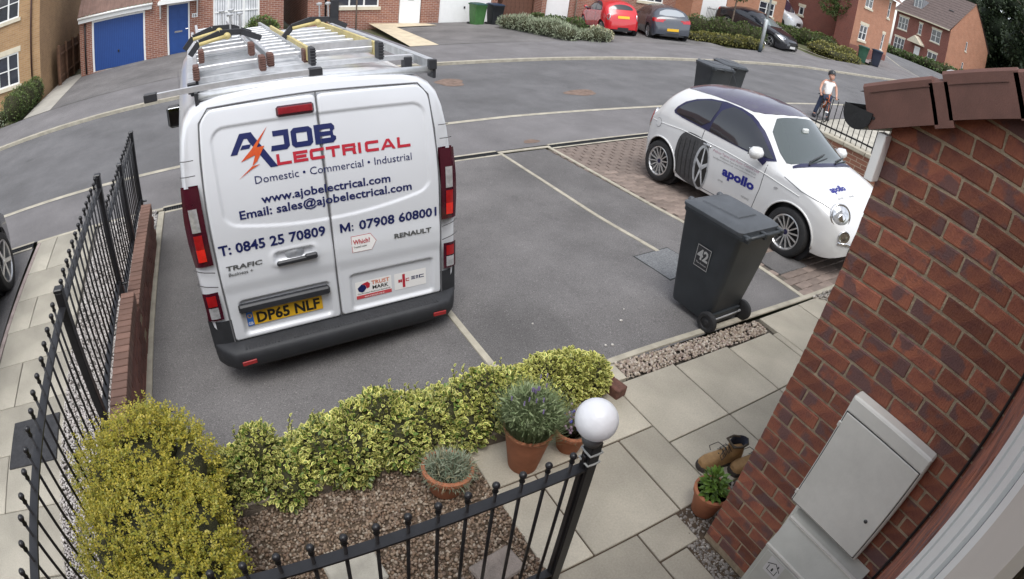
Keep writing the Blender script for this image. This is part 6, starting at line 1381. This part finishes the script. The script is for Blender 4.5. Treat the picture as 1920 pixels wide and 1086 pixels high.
window(Dh, FR, *hs_[1], 2, 2, True, True)
MB().grid([[(-.3,-.4,5.6),(8.5,-.4,5.6)],[(-.3,4.4,8.6),(8.5,4.4,8.6)],[(-.3,9.4,5.6),(8.5,9.4,5.6)]]).build('roof', TILEB, Dh)
t = thing('metal_gate', 'thin black bow topped gate in front of the white garage', 'gate', (24.3, 21.5, .55))
bm = MB().tube([(0,0,0),(0,0,.9)], .010, 6).mesh('bar', BLACKM)
for k in range(17): put('bar', bm, t, (.115*k, 0, .04*math.sin(k*1.3)))
for z in (.08,.82): MB().bar((0,0,z),(1.9,0,z),.012,.03).build('rail', BLACKM, t)
MB().bev(-.03,.03,-.03,.03,0,1.05,.005).build('post', BLACKM, t, loc=(.98,0,0))
# house far right; brick colours carry its lit front and shaded side
E1 = thing('brick_house', 'brick house far right with a lit orange front and a shaded dark red side wall', 'house', (32.75, 17.4, .85))
b = MB(); hs_ = [(.92,1.98,1.15,2.10),(4.35,4.72,.95,2.05),(.98,2.02,3.30,4.30),(4.45,4.82,3.25,4.38)]; holes(b, 0, 5.6, .72, 4.6, hs_, FR, 0); b.grid([[(5.6,0,-.4),(5.6,0,4.6)],[(5.6,8,-.4),(5.6,8,4.6)]], 0)
b.face([(0,0,-.4),(5.6,0,-.4),(5.6,0,.72),(0,0,.72)], 1); b.grid([[(0,0,-.4),(0,0,4.6)],[(0,1.2,-.4),(0,1.2,4.6)]], 1); holes(b, 1.2, 11, -.6, 6.5, [(4.88,5.28,1.42,1.98)], SL(1.85), 1); b.build('wall', [BR_ORG, BR_DRK], E1)
for h in hs_: window(E1, FR, *h, 2 if h[1]-h[0] > .6 else 1, 2, True, True)
window(E1, SL(1.85), 4.88, 5.28, 1.42, 1.98, 1, 1); MB().tube([(1.80,1.5,-.3),(1.80,1.5,6)], .04, 8).build('downpipe', BLACKM, E1, smooth=True)
b = MB(); b.grid([[(-.3,-.4,4.6),(5.9,-.4,4.6)],[(1.6,4,8.2),(5.9,4,8.2)],[(1.6,10,4.6),(5.9,10,4.6)]]); b.build('roof', TILEB, E1)
# gabled house closing the view; shaded front and lit gable put into brick colours
E2 = thing('brick_house', 'brick house with dormer roof, shaded dark red front and tall lit orange gable in front of the trees', 'house', mat=frame((64.95, 29.2, 1.0), (-.292,-.956,0), (.956,-.292,0)))
Wd, Dp, Ev, Rg = 8.4, 9.0, 5.65, 10.4
b = MB(); hs_ = [(.55,2.05,3.55,5.0),(3.75,4.25,3.75,5.0),(5.75,7.15,3.6,5.0),(.45,2.05,1.0,2.5),(5.75,7.15,.95,2.35),(3.65,4.55,.25,2.3)]
holes(b, 0, Wd, -.8, Ev, hs_, FR, 0); g0 = lambda u, v, d: (Wd-d, u, v)
hs2 = [(3.6,3.95,4.3,5.4),(3.5,3.85,1.7,2.9)]; holes(b, 0, Dp, -.8, Ev, hs2, g0, 1); b.face([(Wd,0,Ev),(Wd,Dp,Ev),(Wd,Dp/2,Rg)], 1); b.build('wall', [BR_DRK, BR_ORG], E2)
for h in hs_[:5]: window(E2, FR, *h, 3 if h[1]-h[0] > 1.45 else 2 if h[1]-h[0] > .6 else 1, 2)
for h in hs2: window(E2, g0, *h, 1, 1, True, False)
dd = slabz(E2, 'front_door', FR, 3.68, 4.52, .28, 2.27, .03, .07, _m['door_white']); pc = MB().prism([(3.1,2.55),(5.1,2.55),(5.1,2.68),(4.1,3.45),(3.1,2.68)], lambda u, v: (u,-.9,v), lambda u, v: (u,0,v)).build('porch_canopy', CREAM, E2)
b = MB()
for i in range(14):
    y0 = -.4+i*(Dp/2+.4)/14; y1 = -.4+(i+1)*(Dp/2+.4)/14; z = lambda y: Ev-.1+(y+.4)*(Rg-Ev)/(Dp/2+.4)
    b.face([(-.2,y0,z(y0)+.05),(Wd+.12,y0,z(y0)+.05),(Wd+.12,y1,z(y1)+.01),(-.2,y1,z(y1)+.01)]); b.face([(-.2,y0,z(y0)),(Wd+.12,y0,z(y0)),(Wd+.12,y0,z(y0)+.05),(-.2,y0,z(y0)+.05)])
b.grid([[(-.2,Dp/2,Rg),(Wd+.12,Dp/2,Rg)],[(-.2,Dp+.4,Ev-.1),(Wd+.12,Dp+.4,Ev-.1)]]); rf_ = b.build('roof', M('roof_tile_grey_brown', (.115,.085,.078), .85, .15, 4, fine=.1), E2)
MB().bar((-.2,-.45,Ev-.12),(Wd+.1,-.45,Ev-.12),.12,.14).build('fascia', CREAM, E2)
dm = MB().box(1.6,3.0,.9,3.2,6.6,8.0).build('dormer', M('dormer_lead', (.20,.21,.23), .6, .1), rf_); window(E2, lambda u, v, d: (u, .88+d, v), 1.75,2.85,6.8,7.85, 2, 2, False, False)
MB().bev(6.2,6.9,2.0,2.7,8.05,8.12,.01).build('roof_light', PANE, E2)
# slate chippings and cream path before the white door
strip('front_garden', [(2.0,17.3),(6.7,17.5)], [(2.0,23.9),(6.7,23.9)], M('slate_bed', (.15,.14,.15), .9, .4, 25, .6, 40, fine=.4, fscale=60), .02, 20, 10, 2.0, 6.7)
b = MB(); z = lambda x, y: tz(x,y)+.035
b.face([(6.75,17.45,z(6.75,17.45)),(7.72,17.45,z(7.72,17.45)),(8.15,22.7,z(8.15,22.7)+.03),(7.35,23.9,-.80)]); b.face([(8.15,22.7,z(8.15,22.7)+.031),(9.9,22.7,z(9.9,22.7)+.031),(9.9,23.88,-.80),(7.4,23.88,-.801)]); b.build('cream_path', M('cream_paving', (.55,.47,.34), .85, .1, 3, fine=.1), kind='structure')
strip('opposite_drive', [(7.6,17.48),(12.9,17.5)], [(8.1,23.9),(12.9,23.9)], TAR, .03, 20, 10, 7.7, 12.9)
strip('opposite_drive', [(13.2,17.4),(21.0,16.6)], [(13.2,23.4),(21,23.4)], TAR, .03, 24, 12, 13.2, 20.6)
strip('opposite_drive', [(-4.3,17.06),(1.2,17.1)], [(-4.3,22.95),(1.2,22.95)], TAR, .03, 20, 10, -4.35, 1.9)
strip('opposite_path', [(-5.35,17.06),(-4.36,17.06)], [(-5.35,24),(-4.36,24)], M('grey_path', (.36,.34,.30), .85, .1, 2, fine=.1), .034, 6, 14, -5.33, -4.36)
strip('opposite_drive', [(22.8,16.4),(28,15.8)], [(22.8,22),(28,22)], TAR, .03, 20, 12, 22.9, 27.4)
strip('shingle_corner', [(34.0,15.8),(36.6,16.6)], [(34.0,17.4),(38.5,17.4)], M('shingle', (.22,.19,.19), .9, .4, 30, .5, 40, fine=.4, fscale=60), .03, 10, 6, 34, 38)
ribbon('drive_edging', lin((27.9,19.0),(28.5,15.75),6), .10, CONC, .04)
# street lamp column
t = thing('street_lamp', 'pale grey street lamp column with dark foot on the far pavement', 'street lamp', (22.19,16.09,tz(22.19,16.09)))
MB().tube([(0,0,0),(0,0,.38)], .085, 14).build('base_band', M('column_foot', (.03,.045,.055), .6, .1), t, smooth=True); MB().tube([(0,0,.38),(0,0,1.5),(0,0,1.55)], [.082,.082,.055], 14).build('base', M('galvanised', (.52,.55,.55), .5, .1, 6, metal=.4), t, smooth=True); MB().tube([(0,0,1.55),(0,0,6.5)], [.055,.04], 12).build('column', _m['galvanised'], t, smooth=True)
MB().bar((0,0,6.5),(0,-1.0,6.7),.05,.05).build('arm', _m['galvanised'], t); MB().bev(-.12,.12,-1.5,-.95,6.64,6.78,.03).build('lantern', _m['galvanised'], t)
# estate sign on two short legs by the second tree
t = thing('street_sign', 'small pale sign plate on posts in front of the dark side wall', 'sign', (34.2,19.0,tz(34.2,19)+.0), -.6)
MB().bev(-.35,.35,-.02,.02,1.0,1.45,.01).build('plate', M('sign_plate', (.55,.58,.5), .5, .05), t)
for x in (-.25,.25): MB().tube([(x,.03,0),(x,.03,1.3)], .03, 8).build('leg', _m['galvanised'], t)
# neighbour's low wall and railing beyond the small white car
t = thing('boundary_wall', 'low brick wall with pale coping beyond the small white car', 'wall', (9.6, 2.5, 0))
z0 = .60
MB().box(-.1,.12,-.6,2.62,-.3,z0-.07).build('brickwork', brickmat('brick_boundary', (.23,.10,.065), (.18,.075,.05), (.34,.27,.2)), t)
cm = MB().bev(-.13,.15,-.22,.22,z0-.07,z0,.01).mesh('coping', CONC)
for k in range(7): put('coping', cm, t, (0, -.35+.45*k, 0))
t = thing('boundary_railing', 'thin black railing on the low wall beyond the small white car', 'railing', (9.6, 2.5, z0))
bm = MB().tube([(0,0,0),(0,0,.60)], .009, 6).mesh('bar', BLACKM)
for k in range(26): put('bar', bm, t, (0, .05+.112*k, 0))
for z in (.10,): MB().bar((0,0,z),(0,3.1,z),.012,.03).build('rail', BLACKM, t)
strip('neighbour_garden', [(8.7,2.0),(9.5,2.0)], [(8.7,6.9),(9.5,6.9)], M('neighbour_slabs', (.36,.34,.29), .9, .2, 3, .2), -.01, 6, 20, 8.66, 9.5)
strip('neighbour_path', [(9.7,2.0),(16,2.0)], [(9.7,7.06),(16,7.06)], _m['neighbour_slabs'], -.01, 14, 16, 9.7, 15)
# ------------------------------------------------------------------ child standing over a bicycle on the pavement
def skin(name, verts, edges, radii, m, parent, sub=2, root=0):
    me = bpy.data.meshes.new(name); me.from_pydata(verts, edges, []); o = bpy.data.objects.new(name, me); col.objects.link(o)
    sk = o.modifiers.new('skin', 'SKIN'); sk.use_smooth_shade = True
    for i, r_ in enumerate(radii): me.skin_vertices[0].data[i].radius = (r_, r_) if not isinstance(r_, tuple) else r_; me.skin_vertices[0].data[i].use_root = (i == root)
    ss_ = o.modifiers.new('sub', 'SUBSURF'); ss_.levels = sub; ss_.render_levels = sub
    dg = bpy.context.evaluated_depsgraph_get(); m2 = bpy.data.meshes.new_from_object(o.evaluated_get(dg)); bpy.data.objects.remove(o)
    m2.materials.clear(); m2.materials.append(m)
    for p in m2.polygons: p.use_smooth = True
    return put(name, m2, parent)
kx, ky = 13.0, 7.17; kz = tz(kx, ky)
SKIN = M('skin_tone', (.46,.25,.18), .6, .08, 8); JEAN = M('dark_jeans', (.025,.035,.07), .85, .2, 12); TEE = M('white_tee', (.75,.74,.73), .8, .05, 6); SHOE = M('dark_shoe', (.02,.02,.03), .7, .1)
kid = thing('person', 'child in white T-shirt, dark trousers and black helmet standing over a bicycle', 'person', (kx, ky, kz), -.80)
# local: faces -y
V = [(0,0,.60),(0,-.01,.74),(0,-.01,.88),(0,-.01,.955),(0,-.02,1.0),
     (.10,0,.93),(.185,-.02,.84),(.215,-.10,.70),(.20,-.22,.62),(-.10,0,.93),(-.185,-.02,.84),(-.215,-.10,.70),(-.20,-.22,.62),
     (.085,0,.57),(.12,-.02,.33),(.16,0,.06),(.17,-.09,.035),(-.085,0,.57),(-.12,.02,.33),(-.17,.03,.06),(-.18,-.06,.035)]
Ed = [(0,1),(1,2),(2,3),(3,4),(2,5),(5,6),(6,7),(7,8),(2,9),(9,10),(10,11),(11,12),(0,13),(13,14),(14,15),(15,16),(0,17),(17,18),(18,19),(19,20)]
Rd = [(.10,.085),(.095,.07),(.105,.075),.04,.042,.05,.035,.028,.022,.05,.035,.028,.022,.068,.046,.034,.028,.068,.046,.034,.028]
body = skin('body', V, Ed, Rd, SKIN, kid)
sh_ = skin('shirt', [(0,0,.575),(0,-.005,.70),(0,-.005,.86),(0,-.01,.915),(.09,0,.905),(.165,-.015,.85),(-.09,0,.905),(-.165,-.015,.85)], [(0,1),(1,2),(2,3),(2,4),(4,5),(2,6),(6,7)], [(.125,.105),(.115,.09),(.12,.09),.06,.062,.056,.062,.056], TEE, kid)
tr = skin('trousers', [(0,0,.60),(.085,0,.54),(.12,-.02,.33),(.16,0,.08),(-.085,0,.54),(-.12,.02,.33),(-.17,.03,.08)], [(0,1),(1,2),(2,3),(0,4),(4,5),(5,6)], [(.125,.10),.082,.06,.05,.082,.06,.05], JEAN, kid)
for x, y in ((.165,-.03),(-.175,0)): MB().bev(-.04,.04,-.12,.06,0,.075,.02).build('shoe', SHOE, kid, loc=(x,y,0))
b = MB(); Hd = []
for z, r_, y in ((-.105,.025,-.03),(-.09,.05,-.025),(-.06,.068,-.015),(-.02,.078,-.005),(.02,.082,0),(.06,.08,.005),(.10,.06,.01),(.12,.02,.01)): Hd.append([(r_*.88*math.cos(a), y+r_*1.05*math.sin(a), z) for a in np.linspace(0, 2*math.pi, 21)])
b.grid(Hd); b.lathe([(0,0),(.012,.005),(.01,.02),(0,.035)], 8, T=Matrix.Translation((0,-.085,-.035)))   # nose
for s in (-1,1): b.lathe([(0,-.012),(.012,-.01),(.016,0),(.012,.02),(0,.025)], 8, T=Matrix.Translation((s*.072,.005,-.02)) @ Matrix.Diagonal((.5,1,1,1)))
hd = b.build('head', SKIN, kid, smooth=True, loc=(.0,-.03,1.085), rot=(-.35,0,.25))
for s in (-1,1): MB().lathe([(0,-.008),(.009,0),(0,.008)], 8, T=Matrix.Translation((s*.03,-.080,-.005))).build('eye', BLACKM, hd)
MB().bev(-.022,.022,-.086,-.078,-.066,-.058,.002).build('mouth', M('lip', (.35,.12,.10), .6, 0), hd)
MB().lathe([(.094,.02),(.098,.04),(.092,.09),(.07,.125),(.03,.142),(0,.145)], 22, T=Matrix.Diagonal((.92,1.18,1,1)), cap=False).build('helmet', M('helmet_black', (.02,.022,.025), .35, .3, 30), hd, smooth=True)
b = MB()
for x in (-.05,0,.05): b.bar((x,-.075,.115),(x*.8,.085,.125),.014,.008)
b.build('helmet_vents', M('helmet_grey', (.22,.23,.24), .4, .1), hd); MB().tube([(-.085,-.0,.03),(-.05,-.05,-.09),(.05,-.05,-.09),(.085,0,.03)], .005, 5).build('helmet_strap', BLACKM, hd)
for s in (-1,1):   # hands closed on the bar
    hnd = MB().bev(-.022,.022,-.03,.03,-.022,.022,.009)
    for k in range(4): hnd.tube([(-.016+.011*k,-.02,.012),(-.016+.011*k,-.045,.004),(-.016+.011*k,-.04,-.022),(-.016+.011*k,-.02,-.028)], .0065, 5)
    hnd.tube([(s*-.018,.0,.0),(s*-.028,-.025,-.014),(s*-.014,-.04,-.02)], .0075, 5); hnd.build('hand', SKIN, kid, loc=(s*.20,-.235,.605), smooth=True)
# bicycle
ORG = M('bike_orange', (.42,.10,.03), .4, .15, 10)
bk = thing('bicycle', 'small orange bicycle held between the legs of the child', 'bicycle', (kx, ky, kz), -.80)
for y in (-.42,.34):
    w_ = MB(); w_.lathe([(.235+.014*math.cos(a), .014*math.sin(a)) for a in np.linspace(0, 2*math.pi, 9)], 28, T=Matrix.Rotation(R(90),4,'Y'), cap=False); wh_ = w_.build('wheel', TYRE, bk, smooth=True, loc=(0,y,.25))
    b = MB()
    for k in range(14): a = k*math.pi/7; b.tube([(.02*(-1)**k,0,0),(0,.225*math.cos(a),.225*math.sin(a))], .0016, 4)
    b.lathe([(.02,-.04),(.02,.04)], 10, T=Matrix.Rotation(R(90),4,'Y')); b.build('spokes', ALUD, wh_, kind='stuff')
b = MB()
for p, q, r_ in (((0,-.30,.52),(0,-.02,.27),.017),((0,-.31,.56),(0,.10,.50),.015),((0,.10,.54),(0,-.02,.27),.016),((.03,-.02,.27),(.03,.34,.25),.010),((-.03,-.02,.27),(-.03,.34,.25),.010),((.03,.10,.50),(.03,.34,.25),.009),((-.03,.10,.50),(-.03,.34,.25),.009),((.035,-.33,.50),(.035,-.42,.25),.012),((-.035,-.33,.50),(-.035,-.42,.25),.012),((0,-.28,.66),(0,-.33,.49),.018)): b.tube([p, q], r_, 8)
b.build('frame', ORG, bk, smooth=True); MB().tube([(-.27,-.24,.605),(-.12,-.25,.62),(0,-.28,.66),(.12,-.25,.62),(.27,-.24,.605)], .011, 8).build('handlebar', BLACKM, bk, smooth=True)
MB().bev(-.06,.06,.02,.22,.56,.60,.02).build('saddle', BLACKM, bk); MB().tube([(0,.10,.54),(0,.11,.57)], .012, 8).build('seat_post', ALUD, bk)
b = MB(); b.lathe([(.02,-.01),(.07,-.008),(.07,.008),(.02,.01)], 18, T=Matrix.Translation((.04,-.02,.27)) @ Matrix.Rotation(R(90),4,'Y')); b.bar((.05,-.02,.27),(.05,.09,.17),.016,.012); b.bar((-.05,-.02,.27),(-.05,-.13,.37),.016,.012); b.build('cranks', ALUD, bk)
# ------------------------------------------------------------------ trees, shrubs and hedges across the street
def crownblobs(c, r, n, sq=.8):
    out = []
    for k in range(n):
        d = rng.normal(size=3); d /= np.linalg.norm(d); q = rng.random()**.5*.75; s = r*(.28+.2*rng.random()); out.append((c[0]+d[0]*r*q, c[1]+d[1]*r*q, c[2]+d[2]*r*q*sq, s, s, s*.8))
    return out
LG = leafshape(.55, .1, .15)
def tree(label, x, y, h, r, trunk, n, leaf, m, cz=None, blobs=14, group='trees across the street', z=None, sq=.9, lean=(0,0), core_=False):
    z0 = tz(x, y) if z is None else z; t = thing('tree', label, 'tree', (x, y, z0), group=group); cz = cz or h-r
    b = MB(); b.tube([(0,0,-.1),(lean[0]*.3,lean[1]*.3,cz*.5),(lean[0],lean[1],cz),(lean[0]*1.1,lean[1]*1.1,cz+r*.5)], [trunk,trunk*.85,trunk*.6,trunk*.25], 8)
    for k in range(9):
        a = k*2.4; s = cz-.35*r+.12*r*k; b.tube([(lean[0]*.8,lean[1]*.8,s),(lean[0]+math.cos(a)*r*.4,lean[1]+math.sin(a)*r*.4,s+r*.3),(lean[0]+math.cos(a)*r*.8,lean[1]+math.sin(a)*r*.8,s+r*.45)], [trunk*.4,trunk*.25,trunk*.08], 5)
    b.build('trunk', M('bark', (.17,.13,.10), .9, .25, 10, .4, 40), t, smooth=True)
    cb_ = crownblobs((lean[0],lean[1],cz), r, blobs, sq)
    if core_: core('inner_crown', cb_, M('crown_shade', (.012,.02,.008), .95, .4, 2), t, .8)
    leafmass('crown', cb_ or crownblobs((0,0,0), 1, 1), n, leaf, LG, m, t, jit=.9, up=.1, kind='stuff'); return t
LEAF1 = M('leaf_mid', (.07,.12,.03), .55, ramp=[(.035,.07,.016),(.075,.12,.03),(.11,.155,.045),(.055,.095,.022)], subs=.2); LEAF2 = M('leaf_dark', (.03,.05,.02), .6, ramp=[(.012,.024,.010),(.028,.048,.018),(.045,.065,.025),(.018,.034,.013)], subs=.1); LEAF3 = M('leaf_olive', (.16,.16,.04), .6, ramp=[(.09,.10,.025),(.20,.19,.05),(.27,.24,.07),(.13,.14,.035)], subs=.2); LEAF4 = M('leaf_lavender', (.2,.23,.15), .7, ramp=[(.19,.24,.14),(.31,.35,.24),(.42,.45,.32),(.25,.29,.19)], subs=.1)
tree('slim young tree with a leafy crown in the hedge by the black saloon', 22.9, 18.58, 3.9, 1.15, .045, 4600, .11, LEAF1, 2.75, 16, lean=(.1,.05))
tree('young tree with a sparse crown before the dark red side wall', 33.07, 18.65, 5.0, 1.35, .05, 4600, .13, LEAF1, 2.9, 16)
tree('thin bare stemmed sapling in the slate chippings opposite', 6.18, 21.69, 3.3, .75, .035, 900, .09, M('leaf_purple', (.09,.04,.045), .6, ramp=[(.05,.02,.03),(.11,.045,.05)], subs=.1), 2.7, 9)
tree('thin stemmed sapling beside the red car', 14.45, 19.6, 3.6, .7, .03, 700, .08, LEAF1, 3.0, 8)
for k, (x, y, h, r, lb) in enumerate(((84,21,19,7.5,'tall dark tree directly behind the orange gable'),(73,10.5,16,6.5,'tall dark tree at the right edge above the verge'),(92,13,22,8,'tallest dark tree at the upper right corner'),(80,2,15,6,'dark tree furthest right, mostly out of view'),(98,27,15,7,'dark tree behind the dormer roof'))):
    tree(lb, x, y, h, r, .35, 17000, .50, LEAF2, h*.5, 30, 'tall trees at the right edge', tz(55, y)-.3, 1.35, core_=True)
for k, (x, y, r) in enumerate(((70,16,2.2),(73,14,2.6),(68,12.5,2.2),(70,20.5,2.0))):
    t = thing('shrub', ['dark bush at the foot of the orange gable','dark bush right of the orange gable','dark bush lowest at the right, above the verge','dark bush hidden beside the orange gable'][k], 'shrub', (x,y,1.2), group='bushes under the tall trees'); leafmass('foliage', crownblobs((0,0,r*.7),r,10), 4000, .28, LG, LEAF2, t, jit=.9, kind='stuff')
def hedge(name, label, cat, segs, leaf, n, m, group=None, shape=LG, up=.3, z=None, cores=True):
    x, y = segs[0][0], segs[0][1]; z0 = tz(x, y) if z is None else z; t = thing(name, label, cat, (x,y,z0), group=group); L_ = [(a-x, b_-y, tz(a,b_)-z0+c*.5, r_, r2, c*.55) for a, b_, r_, r2, c in segs]
    core('shade_core', L_, TWIG, t, .85); leafmass('foliage', L_, n, leaf, shape, m, t, jit=.7, up=up, kind='stuff'); return t
row = lambda a, c, n, r, h: [(a[0]+(c[0]-a[0])*k/(n-1)+rng.normal()*.06, a[1]+(c[1]-a[1])*k/(n-1)+rng.normal()*.05, r*(.9+.25*rng.random()), r*(.9+.25*rng.random()), h*(.85+.3*rng.random())) for k in range(n)]
HG = M('hedge_green', (.08,.12,.03), .55, ramp=[(.04,.075,.016),(.085,.13,.03),(.13,.17,.045),(.06,.10,.022)], subs=.15)
hedge('hedge', 'clipped green hedge running beside the pale path at left', 'hedge', row((-5.78,17.35),(-5.75,20.2),10,.36,.80), .055, 9000, HG)
hedge('shrub', 'pale ground shrub at the left edge by the far pavement', 'shrub', row((-7.6,17.5),(-6.4,17.4),5,.4,.5), .07, 2200, LEAF4)
hedge('shrub', 'round green bush under the wide window opposite', 'shrub', [(2.75,22.35,.62,.5,.95),(2.55,22.3,.45,.4,.8),(3.05,22.3,.4,.4,.75)], .075, 3600, M('bush_green', (.1,.16,.04), .55, ramp=[(.05,.10,.02),(.10,.17,.04),(.17,.22,.06),(.08,.14,.03)], subs=.15))
lv = leafshape(.16,.02,.05)
hedge('lavender_bed', 'silvery lavender mounds spilling over the far pavement edge', 'shrub', row((12.5,21.3),(13.0,17.9),9,.5,.58)+row((13.2,18.2),(14.0,17.4),4,.42,.42), .12, 9000, LEAF4, shape=lv, up=.8)
hedge('shrub', 'dark green shrubs behind the lavender beside the red car', 'shrub', row((13.7,21.0),(14.1,18.9),6,.4,.6), .09, 4200, LEAF1)
hedge('flower_clump', 'clump of pale cream flowers at the end of the lavender', 'flowers', [(14.15,17.65,.40,.35,.55),(14.45,17.5,.35,.3,.45)], .07, 1200, M('cream_petal', (.55,.5,.33), .6, ramp=[(.60,.56,.40),(.20,.23,.10),(.5,.44,.25),(.64,.60,.5)], subs=.1))
hedge('hedge', 'dark clipped hedge between the grey hatchback and the lamp column', 'hedge', row((20.9,19.6),(24.3,17.9),11,.45,.85), .08, 6500, HG)
hedge('shrub', 'dry yellowish planting along the far pavement by the lamp column', 'shrub', row((20.3,18.3),(22.9,16.95),9,.4,.42), .09, 3800, LEAF3)
hedge('hedge', 'dark green hedge behind the black saloon and below the white van', 'hedge', row((28.6,20.2),(32.4,18.6),10,.5,.75), .10, 5200, HG)
hedge('shrub', 'bright yellow green ground cover in front of the dark side wall', 'shrub', row((29.2,17.4),(32.0,16.9),8,.55,.6)+row((29.4,16.4),(30.6,15.9),4,.5,.45), .11, 4600, LEAF3)
hedge('shrub', 'low planting along the foot of the dark red house', 'shrub', row((60.5,27.0),(59.5,21.0),8,.9,.9), .22, 2600, LEAF1, z=1.1)
hedge('shrub', 'low bushes at the corner of the orange gable', 'shrub', row((60.5,20.0),(64.5,17.6),6,.9,1.2), .22, 2200, LEAF1, z=1.9)
